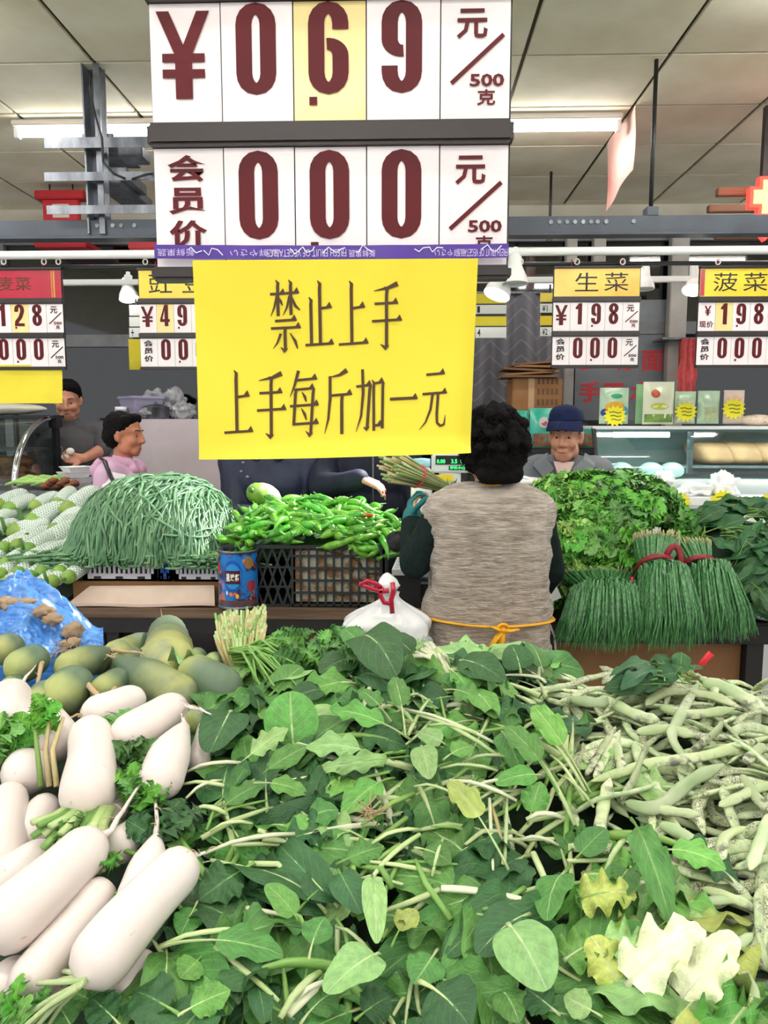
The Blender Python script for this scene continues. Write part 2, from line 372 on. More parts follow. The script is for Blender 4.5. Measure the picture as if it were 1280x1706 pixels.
# white curtain rod, dark rod below it, rings
YR = 3.98; zr = aty(640, 421, YR).z
t = thing('white_rod', 'long white round rod carrying the price boards across the hall', 'rod', (0, YR, zr))
q = MB(); q.cyl((-3.3, YR, zr), (3.3, YR, zr), .021, 14); part('tube', q, m_white, t)
q = MB(); q.cyl((-3.3, YR+.03, zr-.055), (3.3, YR+.03, zr-.055), .011, 10); part('dark_rail', q, m_black, t)
m_ring = mat('ring', (205, 200, 196), rough=.35)
for px in (6, 73, 97, 242, 868, 962, 1038, 1197):
    p = aty(px, 432, YR); q = MB(); q.tube([p + V((.012*math.cos(i*PI/5), .0, -.012 + .014*math.sin(i*PI/5))) for i in range(11)], .0035, 6, caps=False); part('ring', q, m_ring, t)
YT = 4.75; zt = aty(640, 468, YT).z
t = thing('lamp_track', 'thin white lighting track behind the price boards', 'track', (0, YT, zt))
q = MB(); q.box((-2.8, YT-.02, zt-.016), (2.9, YT+.02, zt+.016), bev=.004); part('rail', q, m_white, t)
def spot(px, py, Y, s, label, on, aim=None, power=0, top=None):
    p = aty(px, py, Y); t = thing('spotlight', label, 'spotlight', tuple(p))
    d = V((0, -.25, -1)) if aim is None else (V(aim) - p)
    d = V((d.x*.35, d.y*.35, d.z)).normalized(); B = p - d*.02
    z0 = p.z + .20*s
    q = MB(); q.box((p.x-.022*s, p.y-.018, z0-.05*s), (p.x+.022*s, p.y+.018, top or (z0+.03)), bev=.003); part('bracket', q, m_white, t)
    q = MB(); q.bar((p.x, p.y, z0-.03*s), B - d*.06*s, .018*s, .03*s); part('arm', q, m_white, t)
    q = MB(); q.tube([B - d*.13*s, B - d*.115*s, B - d*.06*s, B - d*.04*s, B + d*.0*s, B + d*.03*s], [.012*s, .032*s, .036*s, .044*s, .062*s, .066*s], 18, caps=False); q.tube([B - d*.1*s, B - d*.099*s], .03*s, 12); part('shade', q, m_white, t)
    q = MB(); q.tube([B - d*.045*s, B + d*.0*s, B+d*.022*s], [.03*s, .05*s, .046*s], 14); part('bulb', q, mat('spot_on', (255, 255, 250), emit=(255, 250, 240), estr=9) if on else mat('spot_off', (225, 222, 215), rough=.3), t)
    if power:
        ld = bpy.data.lights.new('spot_beam', 'SPOT'); ld.energy = power; ld.spot_size = R(46); ld.spot_blend = .75; ld.shadow_soft_size = .05; ld.color = (1, .99, .96)
        lo = link('spot_beam', ld, t); lo.location = d*.06*s; lo.rotation_euler = (V(aim) - p).to_track_quat('-Z', 'Y').to_euler()
ztop = zr - .02
spot(829, 488, 4.05, 1.05, 'white spotlight glowing brightly at the right edge of the yellow notice', True, (-.74, 3.15, 1.12), 420, ztop)
spot(858, 470, 3.98, 1.0, 'unlit white spotlight on a square clamp right of the big price sign', False, None, 0, ztop)
spot(215, 496, 4.75, .9, 'lit white spotlight left of the yellow cowpea price board', True, (-.9, 3.6, .9), 14, zt)
spot(1074, 480, 4.75, .9, 'unlit spotlight just right of the lettuce price board', False, None, 0, zt)
spot(1155, 482, 4.75, .95, 'lit white spotlight left of the spinach price board', True, (.85, 3.2, 1.1), 22, zt)
# ================================================================ SIGNS
m_card = mat('price_card', (243, 234, 236), (236, 226, 228), 5, .28, coat=.3)
m_cardy = mat('price_card_yellowed', (240, 222, 158), (236, 210, 134), 6, .28, coat=.3)
m_ink = mat('maroon_ink', (96, 16, 26), (84, 12, 22), 8, .4, .25)
m_inkd = mat('dark_ink', (50, 26, 34), rough=.4)
m_rail = mat('dark_rail', (50, 40, 40), (40, 33, 33), 10, .35)
COLS = [0, 118, 237, 357, 478, 592]
def price_sign(x0, x1, ytop, Y, label, head, rows, hs=200, heads=None, tilt=0):
    """x0, x1: photo columns of its sides; ytop: photo row of the top of the first price row."""
    A = aty(x0, ytop, Y); B = aty(x1, ytop, Y); W_ = (B.x - A.x); u = W_/592
    t = thing('price_board', label, 'price board', (A.x + W_/2, Y, A.z - 463*u))
    kz = 1.0 if Y < 2 else .236; P = lambda x, y, d=0.: V((A.x + x*u, Y - d, aty((x0+x1)/2, ytop + (y - 5)*kz, Y).z))
    rail = lambda ya, yb: part('rail', MB().box(P(-6, ya, .016), P(598, yb, -.012), bev=min(.004, 6*u)), m_rail, t)
    part('back_plate', MB().box(P(-3, -240, -.004), P(595, 462, -.009)), m_rail, t)
    for a, b in ((-252, -236), (-36, 4), (207, 246), (446, 469)): rail(a, b)
    hc, ht, hink, hx, hextra = head
    h = part('header_card', MB().box(P(4, -235, .003), P(588, -37, 0)), hc, t)
    if ht:
        for ch, cx, cw, chh in ht:
            mb = MB(); text_into(mb, ch, P(cx, -136 + chh/2, .0038), (cw*u, 0, 0), (0, 0, chh*u), .0); part('lettering', mb, hink, h)
    if hextra:
        for (xa, xb, mm) in hextra: part('stripe', MB().box(P(xa, -230, .0036), P(xb, -42, .003)), mm, h)
    for r, (first, digs, yellow) in enumerate(rows):
        ya, yb = ((5, 206), (247, 445))[r]; dh = 143; y_top = ya + (12 if r == 0 else 10); m_i = m_ink
        for c in range(5):
            cm = m_cardy if c in yellow else m_card
            card = part('digit_card', MB().box(P(COLS[c]+1, ya, .004 + .0007*(c % 2)), P(COLS[c+1]-1, yb, .002)), cm, t)
            D = .0056; mb = MB()
            if c == 0:
                if first == '¥': digit(mb, 'Y', P(12, y_top+148, D), (88*u, 0, 0), (0, 0, 136*u))
                elif first == '现价':
                    digit(mb, 'Y', P(42, y_top+80, D), (46*u, 0, 0), (0, 0, 66*u))
                    for i, ch in enumerate(first): text_into(mb, ch, P(10 + 50*i, y_top+165, D), (46*u, 0, 0), (0, 0, 44*u), .02)
                else:
                    for i, ch in enumerate(first): text_into(mb, ch, P(24, y_top + 46 + 54*i, D), (64*u, 0, 0), (0, 0, 43*u), .03)
            elif c == 4:
                text_into(mb, '元', P(22, 0, 0)*0 + P(COLS[4]+26, y_top+55, D), (50*u, 0, 0), (0, 0, 46*u), .025)
                pen(mb, [(0, 0), (84, 74)], 7, 7, P(COLS[4]+18, y_top+128, D), (u, 0, 0), (0, 0, u))
                text_into(mb, '500', P(COLS[4]+48, y_top+134, D), (56*u, 0, 0), (0, 0, 20*u), .03)
                text_into(mb, '克', P(COLS[4]+60, y_top+165, D), (30*u, 0, 0), (0, 0, 25*u), .025)
            else:
                ch = digs[c-1]; digit(mb, ch, P(COLS[c]+25, y_top+dh, D), (66*u, 0, 0), (0, 0, dh*u))
                if c == 2: mb.prism([(0,0),(1,0),(1,1),(0,1)], P(COLS[c]+26, y_top+dh+18, D), (13*u, 0, 0), (0, 0, 13*u), 1e-4)
            part('numeral' if 0 < c < 4 else 'lettering', mb, m_i if (c and c < 4) or r == 0 or Y < 2 else m_inkd, card)
    # two hooks on the top rail
    for fx in (120, 470):
        q = MB(); q.tube([P(fx, -248), P(fx, -275), P(fx, -300)], .003 if Y > 2 else .004, 6); part('hook', q, mat('red_clip', (150, 40, 44)), t)
    return t, P, u
m_yel = mat('yellow_card', (240, 212, 52), (230, 198, 40), 6, .3, coat=.3)
m_yorange = mat('yellow_orange_card', (246, 208, 84), (236, 176, 40), 3, .25, coat=.4)
m_redc = mat('red_card', (190, 30, 62), (168, 24, 52), 5, .22, coat=.5)
m_bk = mat('black_ink', (26, 22, 20), rough=.5)
m_brown_ink = mat('brown_ink', (70, 42, 8), rough=.6)
mem = '会员价'
SY = 0.97
big, PB, ub = price_sign(249, 852, 5, SY, 'large dark framed price board reading 0.69 above the yellow notice', (m_yel, None, m_bk, 0, None), [('¥', '069', {2}), (mem, '000', set())])
price_sign(-40, 105, 507, 4.0, 'price board with crimson header reading 1.28 at the far left', (m_redc, [('油', 42, 100, 90), ('麦', 165, 100, 90), ('菜', 345-70, 110, 90)], m_brown_ink, 0, [(520, 526, mat('gold', (206, 150, 50))), (534, 544, mat('gold', (206, 150, 50)))]), [('¥', '128', {2}), (mem, '000', set())])
price_sign(232, 376, 507, 4.0, 'yellow headed price board reading 4.98 peeking out left of the yellow notice', (m_yel, [('豇', 70, 160, 120), ('豆', 300, 160, 120)], m_bk, 0, None), [('¥', '498', {1}), (mem, '000', set())])
price_sign(922, 1066, 504, 4.0, 'price board reading 1.98 under a yellow lettuce header above the old man', (m_yorange, [('生', 145, 160, 125), ('菜', 345, 165, 125)], m_bk, 0, None), [('¥', '198', set()), (mem, '000', set())])
price_sign(1164, 1308, 504, 4.0, 'price board reading 1.98 with a red edged spinach header at the right edge', (m_yel, [('菠', 95, 165, 125), ('菜', 300, 165, 125)], m_bk, 0, [(6, 36, m_redc)]), [('现价', '198', {1}), (mem, '000', set())])
# purple printed tape along the bottom of the large board
m_purple = mat('purple_tape', (62, 24, 138), (74, 30, 150), 20, .3, coat=.4)
t = thing('printed_tape', 'purple packing tape with white print stuck along the lower edge of the large board', 'tape', tuple(PB(300, 436, .02)))
ta = MB(); ta.grid(lambda a, b: PB(2 + 590*a, 411 + 4*math.sin(a*2.2) + 23*b - 1*a, .0172 + .0006*math.sin(a*40)), 60, 1); part('tape_strip', ta, m_purple, t)
prt = MB(); TAPE = [(8, '新鲜果蔬', 62, 0), (95, '新鲜やさい', 0, 0), (130, '新鲜やさい', 80, 0), (192, 'FRESH FRUIT OF VEGETABLES', 132, 1), (328, '新鲜果蔬', 44, 0), (470, '新鲜やさい', 52, 0), (498+8, 'FRESH FRUIT OF VEGETABLES', 84, 1)]
for x, s, wd, k in TAPE:
    if wd: text_into(prt, s, PB(x + wd, 418 + 4*math.sin((x/590)*2.2), .0186), (-wd*ub, 0, 0), (0, 0, -12*ub))
part('lettering', prt, mat('lilac_print', (206, 190, 236), rough=.5), t)
sq = MB()
for (x, n, a) in ((88, 5, 6), (232, 7, 5), (285, 6, 6), (340, 5, 6), (440, 7, 5), (60, 4, 5), (550, 5, 6)):
    pts = [(x + 7*i + rnd.uniform(-3, 3), -(a*math.sin(i*1.9 + x) + rnd.uniform(-2, 2))) for i in range(n)]
    pen(sq, pts, 1.6, 1.6, PB(0, 422, .0188), (ub, 0, 0), (0, 0, ub))
part('white_scuff', sq, m_white, t)
# the yellow notice
m_paper = NT('yellow_paper'); m_paper.col(m_paper.ramp(m_paper.noise(3.5, 2), lin((232, 216, 52)), lin((224, 204, 38)))); m_paper.b.inputs['Roughness'].default_value = .55
NY = SY - .022
n0, n1 = aty(320, 433, NY), aty(797, 433, NY); n2 = aty(560, 762, NY); wN = n1.x - n0.x; hN = n0.z - n2.z
t = thing('paper_notice', 'big yellow paper notice with brown handwritten style lettering hung under the large board', 'notice', ((n0.x+n1.x)/2, NY, n2.z))
def sheet(a, b, d=0.):     # a across, b down
    cx = .0; cr = max(0, a-.93)/.07; cb_ = max(0, b-.9)/.1
    x = n0.x + wN*(a + .006*b - .022*b*ss(.75, 1, a)); z = n0.z - hN*(b + .004*math.sin(5*a) * b)
    y = NY + .004*math.sin(3.1*b+.6) + .003*math.sin(4*a+2*b)*b - .012*cb_*cb_*(.2+a) + .018*cr*cr*b
    z += .02*cr*cr*cb_*0
    return V((x, y - d, z + (hN*.02*a*b) - hN*.012*(1-a)*b))
pg = MB(); pg.grid(lambda a, b: sheet(a, b), 40, 30); pg.v = pg.v; part('sheet', pg, m_paper.m, t)
_d = [0.]
def stroke(mb, pts, h=False):
    # pts: (x, y, width) in crop pixels of the notice; thickness follows the width of each point
    L, Rr = [], []; n = len(pts)
    for i, (x, y, wd) in enumerate(pts):
        a, b = pts[max(i-1, 0)], pts[min(i+1, n-1)]; dx, dy = b[0]-a[0], b[1]-a[1]; l = math.hypot(dx, dy) or 1
        L.append((x - dy/l*wd/2, y + dx/l*wd/2)); Rr.append((x + dy/l*wd/2, y - dx/l*wd/2))
    _d[0] += 4e-5; f = lambda p: sheet((p[0]-22)/1226, (p[1]-33)/842, .0008 + _d[0] % .0008)
    vs = [f(p) for p in L + Rr]; fs = [(i, i+1, n+i+1, n+i) for i in range(n-1)]
    mb.add(vs, fs)
def H(mb, x0, y0, x1, y1, wd=11):
    k = 8; stroke(mb, [(lerp(x0, x1, i/k), lerp(y0, y1, i/k), wd) for i in range(k+1)])
    _d[0] += 4e-5; f = lambda p: sheet((p[0]-22)/1226, (p[1]-33)/842, .0008 + _d[0] % .0008)
    mb.add([f(p) for p in ((x1-22, y1-4), (x1-8, y1-22), (x1+3, y1+3), (x1-2, y1+6))], [(0, 1, 2, 3)])
def VV(mb, x0, y0, x1, y1, wd=14, hook=None):
    k = 10; stroke(mb, [(x0-wd*.6, y0-12, 3), (x0+2, y0+2, wd)] + [(lerp(x0, x1, i/k), lerp(y0, y1, i/k), wd) for i in range(1, k+1)])
    if hook: stroke(mb, [(x1+wd*.4, y1-8, wd), (x1-4, y1+6, wd*1.3), (hook[0], hook[1], 3)])
def C(mb, *pts):
    out = []
    for i in range(len(pts)-1):
        for j in range(5): out.append(tuple(lerp(pts[i][q], pts[i+1][q], j/5) for q in range(3)))
    stroke(mb, out + [pts[-1]])
def g_shang(mb, x, y, s=1):    # 上
    VV(mb, x+57, y+8, x+57, y+262); H(mb, x+57, y+112, x+114, y+104); H(mb, x, y+264, x+127, y+257)
def g_shou(mb, x, y):          # 手
    C(mb, (x+112, y+8, 22), (x+70, y+26, 14), (x+10, y+38, 3)); H(mb, x+12, y+92, x+112, y+88); H(mb, x, y+166, x+128, y+160); VV(mb, x+64, y+32, x+62, y+276, 14, (x+36, y+264))
jobs = []
mb = MB(); H(mb, 353, 175, 418, 172); VV(mb, 387, 128, 386, 266); C(mb, (383, 182, 12), (370, 230, 9), (353, 268, 2)); C(mb, (389, 188, 4), (398, 204, 13), (406, 222, 5))
H(mb, 420, 172, 478, 168); VV(mb, 443, 128, 442, 262); C(mb, (438, 182, 12), (425, 230, 9), (407, 264, 2)); C(mb, (446, 184, 5), (462, 224, 13), (482, 242, 5))
H(mb, 372, 287, 465, 282); H(mb, 353, 318, 482, 313); VV(mb, 414, 322, 414, 408, 14, (394, 398)); C(mb, (396, 340, 12), (380, 378, 8), (361, 404, 2)); C(mb, (436, 338, 4), (458, 372, 13), (468, 404, 6)); jobs.append(mb)
mb = MB(); VV(mb, 568, 132, 568, 388); VV(mb, 529, 200, 529, 388); H(mb, 568, 236, 618, 230); H(mb, 502, 390, 625, 384); jobs.append(mb)
mb = MB(); g_shang(mb, 648, 126); jobs.append(mb); mb = MB(); g_shou(mb, 793, 128); jobs.append(mb)
mb = MB(); g_shang(mb, 137, 496); jobs.append(mb); mb = MB(); g_shou(mb, 284, 500); jobs.append(mb)
mb = MB(); C(mb, (470, 498, 14), (452, 560, 11), (430, 612, 2)); H(mb, 452, 540, 550, 532); H(mb, 450, 580, 538, 574); VV(mb, 456, 584, 446, 728, 13); VV(mb, 534, 576, 520, 772, 13, (498, 758)); H(mb, 430, 650, 556, 644); H(mb, 440, 728, 554, 723)
C(mb, (484, 590, 4), (496, 610, 13), (502, 632, 6)); C(mb, (480, 660, 4), (494, 684, 13), (502, 710, 6)); jobs.append(mb)
mb = MB(); C(mb, (682, 500, 22), (650, 520, 13), (604, 530, 3)); C(mb, (608, 524, 13), (607, 620, 13), (598, 710, 10), (581, 772, 2)); H(mb, 608, 608, 702, 602); VV(mb, 658, 612, 657, 775); jobs.append(mb)
mb = MB(); H(mb, 722, 572, 788, 566); C(mb, (750, 498, 12), (752, 600, 13), (742, 700, 10), (719, 768, 2)); VV(mb, 782, 568, 768, 752, 13, (752, 748)); VV(mb, 798, 556, 797, 765, 12); VV(mb, 838, 556, 834, 756, 12); H(mb, 798, 560, 842, 555); H(mb, 797, 742, 834, 740); jobs.append(mb)
mb = MB(); H(mb, 868, 630, 988, 627, 13); jobs.append(mb)
mb = MB(); H(mb, 1030, 528, 1115, 522); H(mb, 1012, 612, 1126, 606); C(mb, (1060, 612, 13), (1050, 680, 12), (1026, 735, 8), (996, 768, 2)); C(mb, (1086, 610, 13), (1080, 700, 13), (1082, 738, 12), (1098, 752, 11), (1116, 746, 10), (1122, 704, 2)); jobs.append(mb)
for mb in jobs: part('brush_character', mb, m_brown_ink, t)
# a second yellow notice under the crimson headed board, and far tags half hidden behind boards
def flat_tag(name, x0, y0, x1, y1, Y, m, label, cat, txt=None, ink=None, th=.003):
    a, b = aty(x0, y0, Y), aty(x1, y1, Y); t = thing(name, label, cat, ((a.x+b.x)/2, Y, b.z))
    q = MB(); q.grid(lambda u, v: V((lerp(a.x, b.x, u), Y + .008*math.sin(3*v + u) , lerp(a.z, b.z, v))), 8, 6); part('sheet', q, m, t)
    for s, xa, ya, xb, yb in (txt or ()):
        p, p2 = aty(xa, yb, Y-.012), aty(xb, ya, Y-.012); mb = MB(); text_into(mb, s, (p.x, Y-.012, p.z), (p2.x-p.x, 0, 0), (0, 0, p2.z-p.z), .01); part('lettering', mb, ink or m_bk, t)
    return t
flat_tag('paper_notice', -80, 608, 105, 672, 3.99, m_paper.m, 'yellow paper notice hanging under the crimson headed price board', 'notice')
m_wcard = mat('white_card', (240, 240, 236), rough=.4)
def tag_stack(x0, x1, Y, rows, label):
    a, b = aty(x0, rows[0][0], Y), aty(x1, rows[-1][1], Y); t = thing('tag_stack', label, 'price tags', ((a.x+b.x)/2, Y, b.z))
    q = MB(); q.box((a.x+.01, Y+.002, b.z+.005), (b.x-.01, Y+.006, a.z)); q.box(((a.x+b.x)/2-.006, Y+.002, a.z), ((a.x+b.x)/2+.006, Y+.006, zt-.02)); part('hanging_strip', q, m_rail, t)
    for y0, y1, m, s in rows:
        p, p2 = aty(x0, y1, Y), aty(x1, y0, Y); c = part('tag', MB().box((p.x, Y-.003, p.z), (p2.x, Y+.001, p2.z)), m, t)
        if s:
            h = (p2.z-p.z)*.72; wd = h*.42*len(s); mb = MB(); text_into(mb, s, (p.x+.012, Y-.0036, p.z+h*.18), (wd, 0, 0), (0, 0, h), .01); part('lettering', mb, m_bk, c)
m_wcard = mat('white_card', (240, 240, 236), rough=.4)
tag_stack(792, 844, 4.78, ((489, 506, m_paper.m, None), (508, 523, m_wcard, '1'), (527, 543, m_paper.m, None), (545, 563, m_wcard, '4')), 'stack of small yellow and white tags right of the big yellow notice')
tag_stack(900, 932, 4.78, ((488, 503, m_yel, None), (506, 521, m_wcard, '¥1'), (526, 542, m_yel, None), (545, 560, m_wcard, '¥2')), 'stack of small tags peeking out left of the lettuce price board')
tag_stack(216, 240, 4.78, ((508, 526, m_wcard, None), (528, 544, m_wcard, None), (546, 562, m_wcard, '+'), (565, 616, m_paper.m, None)), 'stack of white tags behind the left edge of the cowpea board')
tag_stack(240, 288, 4.80, ((585, 600, m_wcard, None), (602, 616, m_paper.m, None)), 'yellow tag hanging below the cowpea price board')
# red lettering on the shop glass
m_redp = mat('red_vinyl', (206, 30, 40), rough=.4)
t = thing('window_lettering', 'red vinyl characters on the grey shop glass behind the old man', 'lettering', tuple(aty(1040, 640, YB-.01)))
bk = MB(); a, b = aty(962, 500, YB-.004), aty(1108, 700, YB-.004); bk.box((a.x, YB-.004, b.z), (b.x, YB+.0, a.z)); part('frosted_film', bk, mat('grey_film', (118, 122, 128), (104, 108, 114), 3, .3), t)
for s, xa, ya in (('鲜', 966, 584), ('切', 1018, 584), ('面', 1069, 584), ('手', 965, 636), ('工', 1004, 638), ('水', 1050, 636)):
    p, p2 = aty(xa, ya+34, YB-.01), aty(xa+37, ya, YB-.01); mb = MB(); text_into(mb, s, (p.x, YB-.008, p.z), (p2.x-p.x, 0, 0), (0, 0, p2.z-p.z), .03); part('character', mb, m_redp, t)
# pink banner at the ceiling, red boards, lit red sign
t = thing('hanging_banner', 'faded pink paper banner hanging from the ceiling beside the joint', 'banner', (1.27, 4.9, 2.9))
q = MB(); q.grid(lambda a, b: V((1.27 + .01*math.sin(6*a+3*b), lerp(4.6, 5.2, a), lerp(CZ-.005, lerp(2.95, 2.88, a), b))), 8, 8); part('sheet', q, mat('faded_pink', (220, 190, 180), (226, 150, 140), 3, .7), t)
m_redb = mat('red_board', (178, 26, 36), rough=.45)
a, b = aty(60, 319, 5.9), aty(145, 372, 5.9); t = thing('red_board', 'red framed board hung under the ceiling at left', 'board', ((a.x+b.x)/2, 5.9, b.z))
q = MB(); q.box((a.x, 5.86, aty(60, 333, 5.9).z), (b.x, 5.98, a.z), bev=.008); part('top_board', q, m_redb, t)
c0, c1 = aty(70, 336, 5.9), aty(132, 372, 5.9); q = MB(); q.box((c0.x, 5.9, c1.z), (c1.x, 5.95, c0.z+.02), bev=.008); part('panel', q, m_redb, t)
q = MB(); q.box((c0.x+.08, 5.89, c1.z+.04), (c1.x-.07, 5.9, c0.z-.02)); part('pale_inset', q, mat('pale_inset', (196, 182, 170)), t)
for xx in (c0.x+.05, c1.x-.05): q = MB(); q.cyl((xx, 5.93, a.z-.01), (xx, 5.93, CZ), .006, 6); part('hanger', q, m_black, t)
for (x0_, x1_, y0_, y1_, mm, lb) in ((58, 147, 402, 412, m_redb, 'long red strip sign just below the steel beam at left'), (215, 330, 400, 416, m_redb, 'short red strip sign below the beam beside the large board')):
    a, b = aty(x0_, y0_, 6.3), aty(x1_, y1_, 6.3); q = MB(); q.box((a.x, 6.27, b.z), (b.x, YB-.005, a.z), bev=.01); solo('strip_sign', q, mm, lb, 'sign')
m_led = mat('red_led', (255, 60, 40), emit=(255, 36, 30), estr=5); m_ledy = mat('yellow_led', (255, 220, 120), emit=(255, 190, 80), estr=4)
YL = 4.5; P_ = lambda x, y: (lambda p: (p.x, p.z))(aty(x, y, YL)); k = mpp(aty(1280, 330, YL)); cx, cz = P_(1282, 328)
t = thing('lit_cross_sign', 'glowing red cross sign with a small arrow at the right edge', 'sign', (cx, YL, cz-.25))
def cross(mb, r, wd, y0, y1): mb.box((cx-r, y0, cz-wd), (cx+r, y1, cz+wd)); mb.box((cx-wd, y0+.0005, cz-r*1.05), (cx+wd, y1-.0005, cz+r*1.05))
q = MB(); cross(q, .105, .055, YL, YL+.05); part('red_rim', q, m_led, t); q = MB(); cross(q, .085, .036, YL-.006, YL-.001); part('yellow_face', q, m_ledy, t)
q = MB(); q.prism([(-.06, 0), (0, -.07), (.06, 0)], (cx-.01, YL, cz-.165), (1, 0, 0), (0, 0, 1), -.04); part('arrow', q, m_led, t)
q = MB(); q.box((cx-.02, YL+.05, cz-.2), (cx+.06, YL+.09, CZ-.03)); part('hanger', q, m_rail, t)
m_wood = mat('brown_batten', (150, 104, 76), (128, 86, 60), 6, .6, stretch=(.3, 3, 3))
for i, (xa, xb, y, Y, lb) in enumerate(((1195, 1300, 320, 4.7, 'uppermost brown batten left of the glowing red sign'), (1180, 1300, 348, 5.2, 'middle brown batten left of the glowing red sign'), (1192, 1300, 392, 5.0, 'lowest brown batten left of the glowing red sign'))):
    a, b = aty(xa, y, Y), aty(xb, y, Y); q = MB(); q.box((a.x, Y-.02, a.z-.022), (b.x+.4, Y+.03, a.z+.022), bev=.004); solo('wood_batten', q, m_wood, lb, 'batten')
# ================================================================ COUNTERS
m_board = mat('weathered_board', (128, 104, 84), (88, 70, 56), 5, .7, .3, .15, 30, stretch=(.4, 6, 6))
m_card_b = mat('cardboard', (222, 200, 182), (206, 182, 162), 4, .8, .2, .06, 20)
m_carton = mat('carton_brown', (158, 116, 78), (140, 100, 64), 4, .8, .2, .06, 20)
m_iron = mat('black_iron', (34, 33, 34), (24, 24, 25), 10, .5)
LZ, LY0, LY1 = .78, 2.98, 3.75
RZ, RY0, RY1 = .80, 2.74, 3.62
lx0, lx1 = -2.4, aty(716, 1012, LY0).x
t = thing('market_counter', 'low weathered wooden counter under the long beans and green peppers', 'counter', (-1.1, 3.3, 0))
for i in range(3):
    q = MB(); y0 = lerp(LY0, LY1, i/3); q.box((lx0, y0+.004, LZ-.04), (lx1, lerp(LY0, LY1, (i+1)/3)-.004, LZ), bev=.004); part('board', q, m_board, t)
q = MB(); q.box((lx0, LY0+.01, LZ-.10), (lx1, LY0+.05, LZ-.041)); part('apron', q, m_iron, t)
for x in (-2.2, -1.2, lx1-.06):
    for y in (LY0+.06, LY1-.06): q = MB(); q.box((x-.025, y-.025, 0), (x+.025, y+.025, LZ-.041)); part('leg', q, m_iron, t)
for z in (.30, .52): q = MB(); q.box((lx0, LY0+.09, z), (lx1, LY1-.05, z+.03)); part('lower_shelf', q, m_iron, t)
rx0, rx1 = aty(899, 1060, RY0).x, 2.6
t = thing('market_counter', 'black counter with brown front panel under the lettuce and garlic chives', 'counter', (1.4, 3.2, 0))
q = MB(); q.box((rx0, RY0, RZ-.075), (rx1, RY1, RZ), bev=.005); part('tray_top', q, m_iron, t)
q = MB(); q.box((rx0+.02, RY0+.06, .05), (aty(1246, 1100, RY0).x, RY0+.08, RZ-.08)); part('front_panel', q, mat('brown_panel', (150, 110, 72), (132, 94, 60), 3, .7), t)
for x in (aty(1262, 1100, RY0).x, rx0+.03, 2.5):
    for y in (RY0+.05, RY1-.05): q = MB(); q.box((x-.03, y-.03, 0), (x+.03, y+.03, RZ-.076)); part('leg', q, m_iron, t)
q = MB(); a = aty(510, 1018, LY0+.12); b = aty(558, 1060, LY0+.12); q.box((a.x, LY0+.12, .551), (b.x, LY0+.5, max(a.z, .66)), bev=.004); solo('carton', q, m_carton, 'brown carton tucked under the counter left of the white bag', 'box')
FZ, FY0, FY1 = .70, .42, 1.97
t = thing('display_table', 'long front table carrying the radishes, greens and flat beans', 'table', (0, 1.2, 0))
for i in range(5):
    q = MB(); q.box((-1.75, lerp(FY0, FY1, i/5)+.003, FZ-.04), (1.75, lerp(FY0, FY1, (i+1)/5)-.003, FZ), bev=.004); part('board', q, m_board, t)
m_lip = mat('pale_batten', (206, 178, 136), (190, 160, 118), 4, .6, stretch=(.3, 5, 5))
q = MB(); q.box((-1.75, FY1, FZ-.09), (1.75, FY1+.03, FZ+.10), bev=.004); part('back_lip', q, m_lip, t)
for x in (-1.6, 1.6):
    for y in (FY0+.1, FY1-.1): q = MB(); q.box((x-.035, y-.035, 0), (x+.035, y+.035, FZ-.041)); part('leg', q, m_iron, t)
# cardboard sheet on the left counter
t = thing('cardboard_sheet', 'pale flattened cardboard sheet lying on the counter before the long beans', 'cardboard', (-1.0, 3.0, LZ))
A = [aty(112, 1011, 3.0), aty(358, 1005, 3.0), aty(357, 975, 3.05), aty(150, 976, 3.05)]
for p in A[:2]: p.z = max(p.z, LZ+.014)
q = MB(); q.grid(lambda u, v: A[0].lerp(A[1], u).lerp(A[3].lerp(A[2], u), v) + V((0, 0, .003*math.sin(9*u)*(1-v))), 14, 4)
q.grid(lambda u, v: A[0].lerp(A[1], u) + V((0, .0, .003*math.sin(9*u) - .012*v)), 14, 1); part('face_sheet', q, m_card_b, t)
q = MB(); q.grid(lambda u, v: V((lerp(A[0].x-.12, A[0].x+.05, u), lerp(LY0-.01, LY0+.25, v), LZ+.006+.008*math.sin(5*u+2*v))), 6, 4); part('torn_flap', q, m_carton, t)
